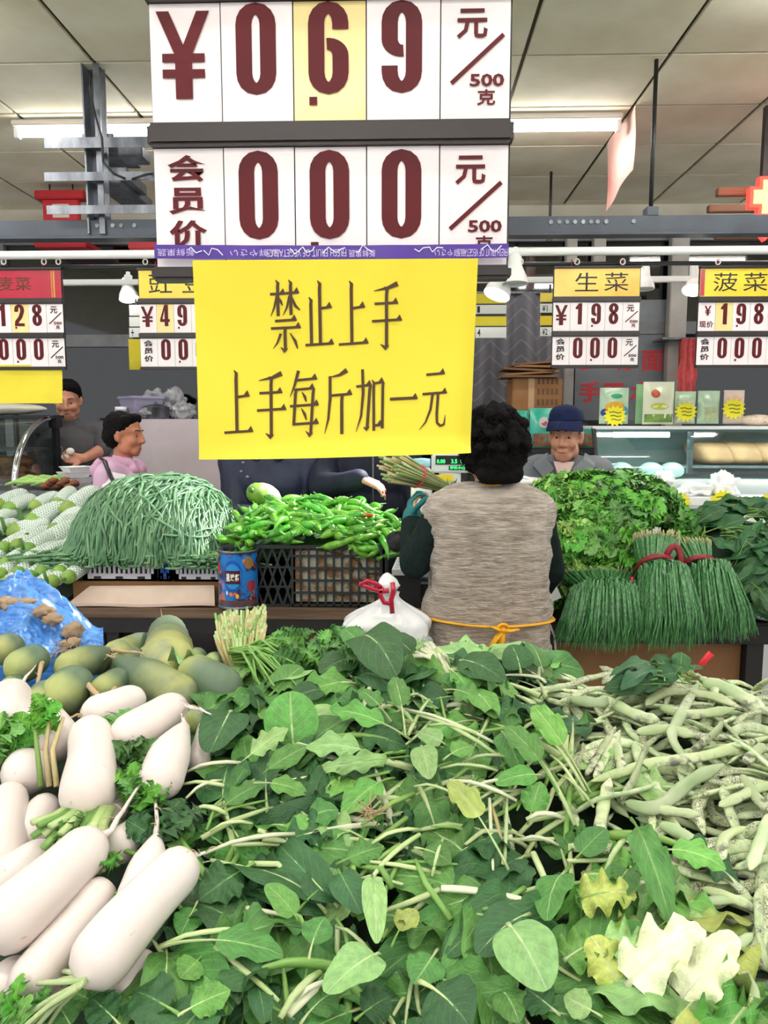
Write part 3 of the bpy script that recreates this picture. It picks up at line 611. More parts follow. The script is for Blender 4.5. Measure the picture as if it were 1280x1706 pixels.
# ================================================================ CRATES
def crate(label, x0, x1, y0, y1, z0, z1, m, nv=14, style='slot', group=None, name='plastic_crate'):
    t = thing(name, label, 'crate', ((x0+x1)/2, (y0+y1)/2, z0), group); th = .008
    q = MB(); q.box((x0, y0, z0), (x1, y1, z0+.008)); part('base', q, m, t)
    q = MB()
    for x in (x0, x1-.02):
        for y in (y0, y1-.02): q.box((x, y, z0), (x+.02, y+.02, z1))
    q.box((x0-.006, y0-.006, z1-.014), (x1+.006, y0+.012, z1)); q.box((x0-.006, y1-.012, z1-.014), (x1+.006, y1+.006, z1)); q.box((x0-.006, y0, z1-.014), (x0+.012, y1, z1)); q.box((x1-.012, y0, z1-.014), (x1+.006, y1, z1)); part('rim', q, m, t)
    h = z1 - z0
    if style == 'slot':
        q = MB(); q.box((x0, y0, z0), (x1, y0+th, z0+h*.35)); q.box((x0, y0, z0+h*.35), (x1, y0+th*.9, z0+h*.36)); part('lower_wall', q, m, t)
        n = int((x1-x0)/.022)
        for i in range(n): q = MB(); x = lerp(x0+.02, x1-.02, (i+.5)/n); q.box((x-.005, y0, z0+h*.35), (x+.005, y0+th, z1-.012)); part('slat', q, m, t)
        q = MB()
        for k in range(3): q.box((lerp(x0, x1, .15+.3*k), y0-.001, z0+h*.1), (lerp(x0, x1, .25+.3*k), y0+.0005, z0+h*.22))
        part('hand_slot', q, m_black, t)
    for (xa, xb, ya, yb) in ((x0, x0+th, y0, y1), (x1-th, x1, y0, y1), (x0, x1, y1-th, y1)):
        q = MB(); q.box((xa, ya, z0), (xb, yb, z1-.012)); part('side_wall', q, m, t)
    return t
a = aty(130, 972, 3.03); b = aty(252, 940, 3.03); q = MB(); q.box((a.x-.04, 3.068, LZ+.001), (aty(368, 950, 3.03).x, 3.62, LZ+.093), bev=.004); solo('carton', q, m_carton, 'flat brown carton supporting the white crates under the long beans', 'box')
zc0, zc1 = LZ+.094, aty(250, 938, 3.03).z
m_wcr = mat('white_crate', (226, 222, 226), rough=.4); m_bcr = mat('blue_crate', (36, 96, 190), rough=.4)
crate('white slotted plastic crate under the left half of the long beans', a.x, b.x, 3.08, 3.6, zc0, zc1, m_wcr)
crate('bright blue plastic crate wedged between the white crates under the long beans', b.x+.012, aty(281, 950, 3.03).x-.006, 3.08, 3.6, zc0, zc1+.01, m_bcr)
crate('white slotted plastic crate under the right half of the long beans, beside the tin', aty(281, 950, 3.03).x+.006, aty(366, 950, 3.03).x, 3.08, 3.6, zc0, zc1, m_wcr)
# black pepper crate with lattice front and grid front
m_bcrate = mat('black_crate', (36, 42, 42), rough=.45)
x0, x1 = aty(372, 960, 3.03).x, aty(641, 960, 3.03).x; xm = aty(487, 960, 3.03).x; z0 = LZ+.004; z1 = aty(500, 908, 3.03).z; y0 = 3.03; y1 = 3.62
pcr = crate('black lattice plastic crate holding the heap of green peppers', x0, x1, y0, y1, z0, z1, m_bcrate, style='none')
q = MB(); q.box((xm+.01, y0+.02, z0+.015), (x1-.02, y0+.024, z1-.02)); part('cardboard_liner', q, mat('crate_liner', (150, 108, 74), (188, 190, 172), 18, .7, lo=.45, hi=.55), pcr)
for i in range(12):
    x = lerp(xm, x1-.004, i/11); q = MB(); q.box((x-.004, y0, z0), (x+.004, y0+.012, z1-.012)); part('slat', q, m_bcrate, pcr)
for i in range(1, 5):
    z = lerp(z0, z1, i/5+.02); q = MB(); q.box((xm, y0+.001, z-.004), (x1, y0+.013, z+.004)); part('slat', q, m_bcrate, pcr)
for i in range(7):
    for s in (0, 1):
        xa = lerp(x0, xm, i/7); xb = lerp(x0, xm, (i+1)/7)
        for j in range(2):
            za, zb2 = lerp(z0, z1-.012, j/2), lerp(z0, z1-.012, (j+1)/2)
            q = MB(); q.bar((xa if s else xb, y0+.006, za), (xb if s else xa, y0+.006 + .002*s, zb2), .006, .009); part('lattice_bar', q, m_bcrate, pcr)
for i in range(4):
    z = lerp(z0, z1-.012, i/3); q = MB(); q.box((x0, y0+.002, z-.004), (xm, y0+.012, z+.004)); part('slat', q, m_bcrate, pcr)
# ================================================================ THE TIN
cc = aty(392, 1008, 2.93); cr = 34*mpp(cc); cz0 = LZ+.014; ch = aty(392, 925, 2.93-cr).z - cz0; cx, cy = cc.x, 2.97+cr*.3
m_tinp = NT('tin_print'); m_tinp.col(m_tinp.mix(m_tinp.rng(m_tinp.noise(26, 2), .60, .64), m_tinp.ramp(m_tinp.noise(14, 2), lin((30, 116, 196)), lin((52, 44, 74)), .52, .6), lin((206, 110, 70)))); m_tinp.b.inputs['Roughness'].default_value = .25
t = thing('snack_tin', 'round blue printed tin standing on the counter edge', 'tin', (cx, cy, cz0))
q = MB(); q.lathe([(cr*.97, .004), (cr*.97, ch-.006)], (cx, cy, cz0), 32); part('printed_wall', q, m_tinp.m, t)
q = MB(); q.lathe([(0, .003), (cr*.97, .003), (cr, 0), (cr*1.02, .006), (cr*.97, .010)], (cx, cy, cz0), 32); q.lathe([(cr*.96, ch-.10), (cr*.95, ch-.008), (cr*1.02, ch-.008), (cr*1.04, ch-.002), (cr*1.02, ch+.003), (cr*.93, ch+.002), (cr*.92, ch-.10)], (cx, cy, cz0), 32); part('metal_rim', q, m_galv, t)
def cyl_patch(mb, a0, a1, zA, zB, off, n=10, shape=None):
    def f(u, v):
        a = R(lerp(a0, a1, u)); rr = cr*.97+off; 
        return V((cx + rr*math.sin(a), cy - rr*math.cos(a), cz0 + ch*lerp(zA, zB, v)))
    if shape is None: mb.grid(f, n, 3)
    else:
        c = f(.5, .5); P2 = [f(.5+.5*math.cos(2*PI*i/18), .5+.5*math.sin(2*PI*i/18)) for i in range(18)]; mb.add([c]+P2, [(0, 1+i, 1+(i+1) % 18) for i in range(18)])
for a0, a1, za, zb_, c, nm, off in ((-34, 26, .30, .86, (24, 86, 170), 'planet_disc', .0006), (-27, 19, .36, .80, (44, 140, 214), 'planet_disc', .0010), (-26, 18, .45, .68, (70, 24, 40), 'name_panel', .0016),
    (-70, -48, .62, .82, (196, 66, 56), 'round_dot', .0012), (30, 60, .70, .90, (150, 110, 60), 'round_dot', .0012), (36, 70, .30, .50, (150, 50, 60), 'round_dot', .0012), (-66, -44, .24, .44, (52, 40, 66), 'round_dot', .0012), (4, 14, .20, .28, (230, 180, 80), 'round_dot', .0022), (-14, -4, .24, .31, (226, 120, 60), 'round_dot', .0022), (-24, -18, .26, .33, (230, 230, 230), 'round_dot', .0022)):
    q = MB(); cyl_patch(q, a0, a1, za, zb_, off, shape=None if nm == 'name_panel' else 1); part(nm, q, mat('tin_%d_%d' % (c[0], c[1]), c, rough=.25), t)
q = MB()
for sgn, zz in ((1, .16), (-1, .10)):
    pass
cyl_patch(q, -80, 80, .06, .16, .0012); part('brown_band', q, mat('tin_band', (92, 62, 62), rough=.3), t)
q = MB()
for i, c in enumerate('星球杯'):
    vs, fs = text_poly(c, .03); o = len(q.v)
    q.add([(lambda a: (cx + (cr*.97+.0022)*math.sin(a), cy - (cr*.97+.0022)*math.cos(a), cz0 + ch*(.50 + .13*y)))(R(-23 + 13.2*i + 12*x)) for x, y in vs], fs)
part('lettering', q, mat('cream_print', (244, 238, 226), rough=.4), t)
# ================================================================ BLOBS AND PEOPLE
def cap(mb, p0, r0, p1=None, r1=None, n=10):
    p0 = V(p0)
    if p1 is None: mb.sphere(p0, r0, 2); return
    p1 = V(p1); r1 = r0 if r1 is None else r1; d = (p1 - p0); L = d.length
    if L < 1e-5: mb.sphere(p0, r0, 2); return
    d /= L; pts, rs = [], []
    for a in (-85, -60, -30, 0): pts.append(p0 + d*r0*math.sin(R(a))); rs.append(r0*math.cos(R(a)))
    for a in (0, 30, 60, 85): pts.append(p1 + d*r1*math.sin(R(a))); rs.append(r1*math.cos(R(a)))
    mb.tube(pts, rs, n)
def ell(mb, c, r, sub=3): mb.sphere(c, r, sub)
TMP = bpy.data.scenes.new('workshop')
def blob_mesh(mb, name, m, voxel=.008, it=5, fac=.5):
    me = mb.mesh(name, m); o = bpy.data.objects.new('blob', me); TMP.collection.objects.link(o); md = o.modifiers.new('r', 'REMESH'); md.mode = 'VOXEL'; md.voxel_size = voxel
    sm = o.modifiers.new('s', 'SMOOTH'); sm.factor = fac; sm.iterations = it
    TMP.view_layers[0].update(); dg = TMP.view_layers[0].depsgraph; me2 = bpy.data.meshes.new_from_object(o.evaluated_get(dg)); me2.name = name
    bpy.data.objects.remove(o); bpy.data.meshes.remove(me)
    me2.polygons.foreach_set('use_smooth', [True]*len(me2.polygons)); me2.materials.clear(); me2.materials.append(m); return me2
def blob(name, mb, m, parent=None, voxel=.008, it=5, fac=.5, fuzz=0, fscale=30, label=None):
    p = wloc(parent) if parent else V((0,0,0)); mb.v = [(a-p.x, b-p.y, c-p.z) for a, b, c in mb.v]
    me = blob_mesh(mb, name, m, voxel, it, fac)
    if fuzz:
        nv = len(me.vertices); co = [0.]*(3*nv); no = [0.]*(3*nv); me.vertices.foreach_get('co', co); me.vertex_normals.foreach_get('vector', no)
        for i in range(0, 3*nv, 3):
            k = fuzz*noise.noise((co[i]*fscale, co[i+1]*fscale, co[i+2]*fscale)); co[i] += no[i]*k; co[i+1] += no[i+1]*k; co[i+2] += no[i+2]*k
        me.vertices.foreach_set('co', co); me.update()
    o = link(name, me, parent)
    if label: o['label'] = label
    return o
def xf(mb, M):
    mb.v = [tuple(M @ V(p)) for p in mb.v]; return mb
def merge(a, b): a.add(b.v, b.f, 0, True); a.sm[-len(b.f):] = b.sm; return a
def head_mb(s=1., ear=True):
    h = MB()
    ell(h, (0, -.014, .036), (.076, .096, .084)); ell(h, (0, .020, -.030), (.062, .066, .078)); cap(h, (-.022, .060, -.088), .022, (.022, .060, -.088), .022); ell(h, (0, .062, -.094), (.026, .024, .022))
    for k in (-1, 1):
        ell(h, (k*.036, .056, -.030), (.030, .030, .030)); ell(h, (k*.044, .02, -.066), (.026, .04, .036))
        cap(h, (k*.013, .082, .026), .011, (k*.046, .066, .024), .009); ell(h, (k*.014, .092, -.036), (.010, .012, .009))
        cap(h, (k*.018, .0785, .009), .0065, (k*.044, .066, .006), .005)
        cap(h, (k*.016, .076, -.015), .006, (k*.044, .064, -.014), .006)
        if ear: ell(h, (k*.079, -.010, -.006), (.011, .020, .032)); ell(h, (k*.076, -.004, -.028), (.010, .014, .016))
    cap(h, (0, .084, .022), .010, (0, .106, -.030), .012); ell(h, (0, .103, -.034), (.013, .013, .011))
    cap(h, (-.018, .082, -.062), .008, (.018, .082, -.062), .008); cap(h, (-.015, .082, -.076), .0085, (.015, .082, -.076), .0085)
    h.v = [(a*s, b*s, c*s) for a, b, c in h.v]; return h
def hand_mb(W, d, n, curl=(18, 30, 25), spread=7, mirror=1, sc=1., tip=None):
    """W wrist, d towards the knuckles, n out of the palm."""
    h = MB(); W, d = V(W), V(d).normalized(); n = V(n); n = (n - d*n.dot(d)).normalized(); l = d.cross(n).normalized()*mirror
    ofs = (-.029, -.010, .010, .028)
    for o in ofs: cap(h, W + l*o*.5*sc + d*.005, .015*sc, W + d*.078*sc + l*o*sc, .0115*sc)
    ends = []
    for i, o in enumerate(ofs):
        p = W + d*(.080 - .006*abs(i-1.2))*sc + l*o*sc; ang = 0; dd = (d + l*math.tan(R(spread*(i-1.5)*.6))).normalized(); L = (.060, .078, .074, .066)[i]*sc
        for j, fr in enumerate((.45, .31, .24)):
            ang += curl[j] + 4*((i*7) % 3 - 1); q = p + (dd*math.cos(R(ang)) + n*math.sin(R(ang)))*L*fr*1.15; r0 = (.0092 - .0009*j)*sc
            cap(h, p, r0, q, r0 - .0009*sc, 8); p = q
    p = W + d*.022*sc + l*.024*sc
    for L, a, b in ((.042, .75, .35), (.030, .42, .55), (.024, .2, .65)):
        q = p + (d*.65 + l*a + n*b).normalized()*L*sc; cap(h, p, .0125*sc, q, .0105*sc, 8); p = q
    return h
def skin(name, c): return mat(name, c, tuple(int(v*.93) for v in c), 14, .5, .4, .04, 60)
def person(label, x, y, ang, Ht, arms, cloth, headrot=(0, 0), skinm=None, head_s=1., headoff=(0, 0, 0), wide=1., deep=1., trousers=None, voxel=.008, sleeve=(1., 'wrist'), top=None, topm=None, stretch=(1, 1, 1), stoop=0., cvox=.009, coat_z=.80, puff=0, group=None):
    """arms: for (-1, +1): (elbow, wrist, hand dir, palm normal, curl) in WORLD coordinates, or None for a hanging arm."""
    s = Ht/1.70; t = thing('person', label, 'person', (x, y, 0), group)
    M = Matrix.Translation((x, y, 0)) @ Matrix.Rotation(ang, 4, 'Z'); Mi = M.inverted()
    B = MB(); S = lambda a, b, c: V((a*s*wide, b*s*deep, c*s))
    def torso(mb, e=0., z0=None):
        ell(mb, S(0, 0, .95), (.165*s*wide+e, .115*s*deep+e, .13*s)); ell(mb, S(0, .012, 1.09), (.155*s*wide+e, .112*s*deep+e, .15*s)); ell(mb, S(0, .005, 1.25), (.172*s*wide+e, .118*s*deep+e, .17*s+e))
        cap(mb, S(-.145, -.012, 1.375), .060*s+e, S(.145, -.012, 1.375), .060*s+e); cap(mb, S(-.09, -.01, 1.36), .075*s+e, S(.09, -.01, 1.36), .075*s+e)
    torso(B)
    ho = V(headoff); nb = S(0, -.012, 1.40); hc = V((0, .012*s, 1.585*s)) + ho
    cap(B, nb, .058*s, hc + V((0, -.012, -.05))*s, .050*s)
    for k in (-1, 1):
        cap(B, S(k*.088, 0, .90), .088*s, S(k*.095, .012, .48), .056*s); cap(B, S(k*.095, .012, .48), .054*s, S(k*.095, -.02, .09), .038*s); cap(B, S(k*.095, -.03, .05), .040*s, S(k*.105, .13, .036), .032*s)
    HR = Matrix.Translation(hc) @ Matrix.Rotation(R(headrot[0]), 4, 'Z') @ Matrix.Rotation(R(headrot[1]), 4, 'X') @ Matrix.Diagonal(stretch + (1,))
    merge(B, xf(head_mb(s*head_s), HR))
    Cm = MB(); torso(Cm, .014 + puff); 
    cap(Cm, S(-.08, 0, coat_z), .09*s+.014+puff, S(.08, 0, coat_z), .09*s+.014+puff)
    cap(Cm, nb, .062*s+.006, nb + V((0, .004, .03))*s, .060*s+.006)
    for k, arm in zip((-1, 1), arms):
        sh = S(k*.175, -.012, 1.365)
        if arm is None:
            el = S(k*.235, -.03, 1.10); wr = S(k*.235, .05, .87); hd = V((0, .15, -1)); pn = V((-k, 0, 0)); cu = (14, 22, 20)
        else:
            el, wr = Mi @ V(arm[0]), Mi @ V(arm[1]); hd = Mi.to_3x3() @ V(arm[2]); pn = Mi.to_3x3() @ V(arm[3]); cu = arm[4]
        cap(B, sh, .054*s, el, .042*s); cap(B, el, .042*s, wr, .028*s)
        merge(B, hand_mb(wr, hd, pn, cu, mirror=k if arm is None or len(arm) < 6 else arm[5], sc=s))
        f = sleeve[0]; e = .013 + puff*.8
        cap(Cm, sh, .057*s+e, el.lerp(sh, .0) if sleeve[1] != 'none' else sh, .046*s+e)
        if sleeve[1] == 'wrist': cap(Cm, el, .046*s+e, el.lerp(wr, .93), .032*s+e)
        elif sleeve[1] == 'short': pass
    xf(B, M); xf(Cm, M)
    sk = skinm or skin('skin', (214, 164, 134))
    blob('body', B, sk, t, voxel, 4)
    if trousers:
        T = MB(); ell(T, S(0, 0, .93), (.172*s*wide, .124*s*deep, .12*s))
        for k in (-1, 1): cap(T, S(k*.088, 0, .90), .098*s, S(k*.095, .012, .48), .072*s); cap(T, S(k*.095, .012, .48), .070*s, S(k*.095, -.02, .12), .058*s)
        blob('trousers', xf(T, M), trousers, t, .014, 4)
    cl = blob(cloth[0], Cm, cloth[1], t, cvox, 6, fuzz=cloth[2] if len(cloth) > 2 else .006, fscale=cloth[3] if len(cloth) > 3 else 9)
    HM = M @ HR @ Matrix.Scale(s*head_s, 4)
    # eyes, brows, lips
    for k in (-1, 1):
        e = MB(); e.sphere((k*.031, .0705, -.003), (.0130, .0090, .0042), 2); part('eye', xf(e, HM), mat('eye_white', (160, 144, 134), rough=.3), t)
        e = MB(); e.sphere((k*.031, .0795, -.003), (.0056, .002, .0050), 2); part('iris', xf(e, HM), mat('iris_dark', (26, 18, 14), rough=.2), t)
        e = MB(); e.tube([(k*.014, .0925, .026), (k*.030, .0875, .031), (k*.047, .075, .027)], [.0032, .0042, .0022], 6, flat=.7); part('eyebrow', xf(e, HM), mat('brow', (52, 44, 40), rough=.8), t)
    e = MB(); e.tube([(-.022, .0825, -.0685), (-.010, .0905, -.067), (0, .0915, -.0685), (.010, .0905, -.067), (.022, .0825, -.0685)], [.001, .0032, .0038, .0032, .001], 6); part('lips', xf(e, HM), mat('lip', (150, 84, 78), rough=.5), t)
    return t, M, HM, s, S
def hair_cap(t, HM, m, extra=(), back=.0, voxel=.006, fuzz=.004, fs=60, front=.030, nm='hair'):
    h = MB(); ell(h, (0, -.026, .044), (.084, .094, .086)); ell(h, (0, -.052, -.012), (.080, .072, .070 + back))
    for k in (-1, 1): ell(h, (k*.070, -.026, .014), (.018, .034, .036))
    cap(h, (-.042, .044, .090), .030, (.042, .044, .090), .030); cap(h, (-.055, .02, .075), .034, (.055, .02, .075), .034)
    for c, r in extra: ell(h, c, r)
    return blob(nm, xf(h, HM), m, t, voxel, 3, fuzz=fuzz, fscale=fs)
m_hairb = mat('black_hair', (14, 12, 13), (22, 19, 20), 40, .85, .12, .5, 160)
# ================================================================ BACKGROUND FURNITURE
k_ = NT('chevron_cloth')
tc = k_.n('ShaderNodeTexCoord'); sp = k_.n('ShaderNodeSeparateXYZ'); k_.l(tc.outputs['Object'], sp.inputs[0])
tri = k_.math('PINGPONG', k_.math('MULTIPLY', sp.outputs[0], 9.0), 1.0)
st = k_.math('FRACT', k_.math('ADD', k_.math('MULTIPLY', sp.outputs[2], 9.0), tri))
k_.col(k_.mix(k_.rng(st, .0, .16), lin((128, 126, 132)), lin((96, 94, 100)))); k_.b.inputs['Roughness'].default_value = .85
YC = 5.75; a = aty(796, 488, YC); b = aty(936, 800, YC)
t = thing('curtain', 'grey chevron patterned curtain hanging behind the seller woman', 'curtain', ((a.x+b.x)/2, YC, b.z-.2))
q = MB(); q.grid(lambda u, v: V((lerp(a.x-.25, b.x, u), YC + .035*math.sin(34*u) + .02*math.sin(13*u+2*v), lerp(.02, a.z, v))), 70, 6); part('cloth', q, k_.m, t)
q = MB(); q.cyl((a.x-.4, YC, a.z), (b.x+.1, YC, a.z), .012, 8); part('curtain_wire', q, m_galv, t)
# storage rack with cartons and teal packs
YK = 5.15; zk = aty(900, 748, YK).z; a = aty(838, 748, YK); b = aty(942, 748, YK)
t = thing('storage_rack', 'dark rack behind the old man holding cartons and teal packs', 'rack', ((a.x+b.x)/2, YK+.2, 0))
q = MB(); q.box((a.x-.2, YK, zk-.03), (b.x, YK+.45, zk)); part('shelf', q, m_iron, t)
zk2 = aty(900, 690, YK+.12).z
q = MB(); q.box((a.x, YK+.12, zk2-.02), (b.x, YK+.45, zk2)); part('shelf', q, m_iron, t)
for x in (a.x-.19, b.x-.02):
    for y in (YK+.02, YK+.43): q = MB(); q.box((x-.015, y-.015, 0), (x+.015, y+.015, zk2 if y > YK+.1 else zk-.03)); part('leg', q, m_iron, t)
c0, c1 = aty(853, 690, YK+.13), aty(938, 630, YK+.13)
t = thing('carton', 'brown printed carton standing on the rack behind the old man', 'box', ((c0.x+c1.x)/2, YK+.25, zk2))
q = MB(); q.box((c0.x, YK+.13, zk2+.001), (c1.x, YK+.42, c1.z), bev=.006); part('box_body', q, m_carton, t)
q = MB(); q.box(((c0.x*.62+c1.x*.38)-.02, YK+.127, zk2+.003), ((c0.x*.62+c1.x*.38)+.02, YK+.1299, c1.z)); part('tape', q, mat('box_tape', (186, 150, 110), rough=.3), t)
q = MB()
for i in range(5):
    for j in range(3): q.box((lerp(c0.x, c1.x, .5+.09*i), YK+.128, zk2+.06+.07*j), (lerp(c0.x, c1.x, .55+.09*i), YK+.1298, zk2+.10+.07*j))
part('dark_print', q, mat('box_print', (104, 74, 50), rough=.8), t)
for i in range(5):
    q = MB(); z = c1.z + .012 + .022*i; dx = rnd.uniform(-.05, .05); q.obox(((c0.x+c1.x)/2 - .03 + dx, YK+.25, z), (.19 - .01*i, 0, .012*math.sin(i*2)), (0, .15, 0), (0, 0, .007))
    solo('flat_carton', q, m_carton if i % 2 else mat('dark_carton', (120, 86, 60), rough=.8), ('lowest', 'second lowest', 'middle', 'second highest', 'topmost')[i] + ' flattened carton lying on the printed carton', 'cardboard', 'flattened cartons on the rack')
m_teal = mat('teal_film', (52, 176, 150), (80, 200, 176), 6, .2, coat=.5)
def pouch(name, label, cat, x0, x1, y0, y1, Y, m, pieces=(), star=None, th=.06, group=None, seal=None):
    a = aty(x0, y1, Y); b = aty(x1, y0, Y); t = thing(name, label, cat, ((a.x+b.x)/2, Y, a.z), group); W_ = b.x-a.x; H_ = b.z-a.z
    def f(s): 
        def g(u, v):
            bl = math.sin(PI*u)**.45*(math.sin(PI*min(v*1.0, 1))**.35 if v < .5 else math.sin(PI*min(v/1.6+.19, 1))**.6*(1-ss(.6, 1, v)*.9))
            nz = 1 + .25*noise.noise((u*5+x0, v*5, s)); return V((a.x + W_*(u + .03*(1-abs(2*u-1))*0 + .02*math.sin(v*5)*(2*u-1)*0), Y + s*(.002 + th*bl*nz*.55), a.z + H_*v))
        return g
    q = MB(); q.grid(f(-1), 10, 12); q.grid(f(1), 10, 12); part('pack', q, m, t)
    F = f(-1)
    for (u0, u1, v0, v1, mm, nm) in pieces:
        q = MB(); n = 16
        if nm.startswith('round'): P2 = [F(lerp(u0, u1, .5+.5*math.cos(2*PI*i/n)), lerp(v0, v1, .5+.5*math.sin(2*PI*i/n))) for i in range(n)]; c = F((u0+u1)/2, (v0+v1)/2); q.add([p - V((0, .0022, 0)) for p in [c]+P2], [(0, 1+i, 1+(i+1) % n) for i in range(n)])
        else: q.grid(lambda u, v: F(lerp(u0, u1, u), lerp(v0, v1, v)) - V((0, .0016, 0)), 5, 5)
        part(nm.replace('round_', ''), q, mm, t)
    if seal: q = MB(); q.grid(lambda u, v: F(u, lerp(.9, 1, v)) - V((0, .0018, 0)), 8, 1); part('top_seal', q, seal, t)
    if star: starburst(*star, Y - th*.55 - .008, t)
    return t
m_star = mat('fluorescent_yellow', (246, 236, 30), rough=.5)
def starburst(px, py, r, Y, parent=None, label=None):
    c = aty(px, py, Y); rr = r*mpp(c); q = MB(); n = 14
    P2 = [(rr*(1 if i % 2 == 0 else .74)*math.cos(PI*i/n), rr*(1 if i % 2 == 0 else .74)*.92*math.sin(PI*i/n)) for i in range(2*n)]
    q.prism(P2, c, (1, 0, 0), (0, 0, 1), .002)
    o = part('star_tag', q, m_star, parent) if parent else solo('star_tag', q, m_star, label, 'price tag')
    w = MB()
    for i in range(3): pen(w, [(-rr*.5 + rr*.1*i, rr*(.3-.3*i)), (-rr*.1, rr*(.34-.3*i)), (rr*.2, rr*(.24-.3*i)), (rr*.5, rr*(.3-.3*i))], rr*.08, rr*.08, c - V((0, .003, 0)), (1, 0, 0), (0, 0, 1))
    p = part('scribble', w, mat('marker_ink', (90, 110, 20)), o)
    return o
pouch('teal_pack', 'larger teal pack with a pale round mark on the rack, left of the old man', 'food pack', 882, 934, 680, 746, YK+.06, m_teal, [(.1, .9, .03, .36, mat('brown_food', (170, 120, 90), (120, 80, 60), 30), 'food_window'), (.28, .62, .5, .78, mat('pale_mark', (206, 190, 190)), 'round_mark'), (.36, .54, .56, .72, mat('red_mark', (170, 80, 80)), 'round_mark')], th=.05)
pouch('teal_pack', 'small teal pack on the rack peeking out beside the seller woman\'s hair', 'food pack', 850, 882, 684, 746, YK+.1, m_teal, [(.1, .9, .03, .3, mat('brown_food', (170, 120, 90)), 'food_window')], th=.05)
# right deli case -------------------------------------------------------------
YD = 4.45; dx0 = aty(985, 760, YD).x; dx1 = 3.3; zt_ = aty(1120, 710, YD).z; zg = aty(1120, 788, YD).z; zl_ = aty(1120, 826, 4.2).z
m_wg = mat('white_gloss', (238, 240, 240), rough=.25); m_dg = clear_mat('case_glass', (214, 238, 232), .05)
t = thing('deli_case', 'lit glass fronted deli display case with food packs on top', 'display case', ((dx0+dx1)/2, YD+.3, 0)); case_r = t
q = MB(); q.box((dx0, YD-.02, zt_-.018), (dx1, YD+.62, zt_), bev=.004); part('top_slab', q, m_wg, t)
q = MB(); q.box((dx0, YD+.6, zl_-.3), (dx1, YD+.64, zt_-.02)); part('back_panel', q, mat('case_back', (128, 140, 144), (108, 120, 124), 3, .3), t)
q = MB(); q.box((dx0, YD-.02, 0), (dx1, YD+.64, zg-.05), bev=.004); part('base', q, m_wg, t)
q = MB(); q.grid(lambda u, v: V((lerp(dx0+.02, dx1, u), YD - .10*math.sin(PI/2*(1-v)) - .0, lerp(zg-.03, zt_-.02, v))), 4, 10); part('front_glass', q, m_dg, t)
q = MB(); q.box((dx0, YD-.13, zg-.06), (dx1, YD-.08, zg-.03), bev=.004); part('glass_channel', q, m_wg, t)
q = MB(); q.tube([V((dx0+.01, YD - .11*math.sin(PI/2*(1-i/8)), lerp(zg-.05, zt_-.01, i/8))) for i in range(9)], .014, 8); part('end_seal', q, m_black, t)
q = MB(); q.grid(lambda u, v: V((dx0+.004, lerp(YD - .10*math.sin(PI/2*(1-v)), YD+.6, u), lerp(zg-.05, zt_-.02, v))), 4, 6); part('end_glass', q, m_dg, t)
xd = aty(1150, 750, YD).x; q = MB(); q.box((xd-.012, YD-.02, zg), (xd+.012, YD+.02, zt_-.03)); part('mullion', q, m_galv, t)
zs_ = lerp(zg, zt_, .12); q = MB(); q.box((xd+.02, YD+.2, zs_-.015), (dx1, YD+.6, zs_)); part('inner_shelf', q, m_galv, t)
q = MB(); q.tube([(aty(1030, 730, YD).x, YD+.1, zt_-.05), (aty(1125, 730, YD).x, YD+.1, zt_-.05)], .016, 8); part('case_lamp', q, mat('case_glow', (235, 255, 250), emit=(220, 255, 245), estr=4), t)
ld = bpy.data.lights.new('case_light', 'AREA'); ld.shape = 'RECTANGLE'; ld.size = 1.4; ld.size_y = .06; ld.energy = 6; ld.color = (.8, 1, .95); lo = link('case_light', ld, t); lo.location = (dx0+.85-t.location.x, YD+.1-t.location.y, zt_-.075)
q = MB(); q.box((dx0+.25, 4.12, zl_-.05), (dx1, YD-.14, zl_), bev=.006); part('front_ledge', q, m_wg, t); q = MB(); q.box((dx0+.25, 4.13, 0), (dx1, 4.16, zl_-.051)); part('ledge_panel', q, m_wg, t)
q = MB(); pa, pb = aty(1166, 852, 4.125), aty(1180, 842, 4.125); q.box((pa.x, 4.122, pa.z), (pb.x, 4.1295, pb.z)); part('red_label', q, m_redc, t)
m_bread = mat('pale_crust', (196, 140, 102), (168, 116, 84), 8, .7)
for i, (px, wd) in enumerate(((1182, .20), (1228, .20), (1278, .22))):
    c = aty(px, 757, YD+.36); c.z = zs_ + .065; bm_ = MB(); bm_.sphere((0, 0, 0), 1, 4); sg = lambda v, e: math.copysign(abs(v)**e, v); bm_.v = [(c.x + wd*.56*sg(a, .45), c.y + .15*sg(b, .5), zs_ + .07 + .066*sg(d_, .6)) for a, b, d_ in bm_.v]; bm_.v = [(x + (z-c.z)*-.5, y, max(z, zs_+.003)) for x, y, z in bm_.v]
    solo('bread_slab', bm_, m_bread, 'pale brown slab of %s behind the deli glass' % ('bread nearest the mullion', 'bread in the middle of three', 'bread at the right edge')[i], 'bread')
for i, px in enumerate((1035, 1085, 1120)):
    c = aty(px, 776, YD+.25); q = MB(); ell(q, V((c.x, c.y, zg-.05+.05)), (.07, .09, .05)); q.v = [(x, y, max(z, zg-.048)) for x, y, z in q.v]; solo('tofu_lump', q, mat('pale_tofu', (176, 188, 184), (158, 170, 166), 9, .5), ('leftmost', 'middle', 'rightmost')[i] + ' pale lump of food in the left bay of the deli case', 'food')
m_wbag = mat('white_film', (244, 246, 246), rough=.28, coat=.3)
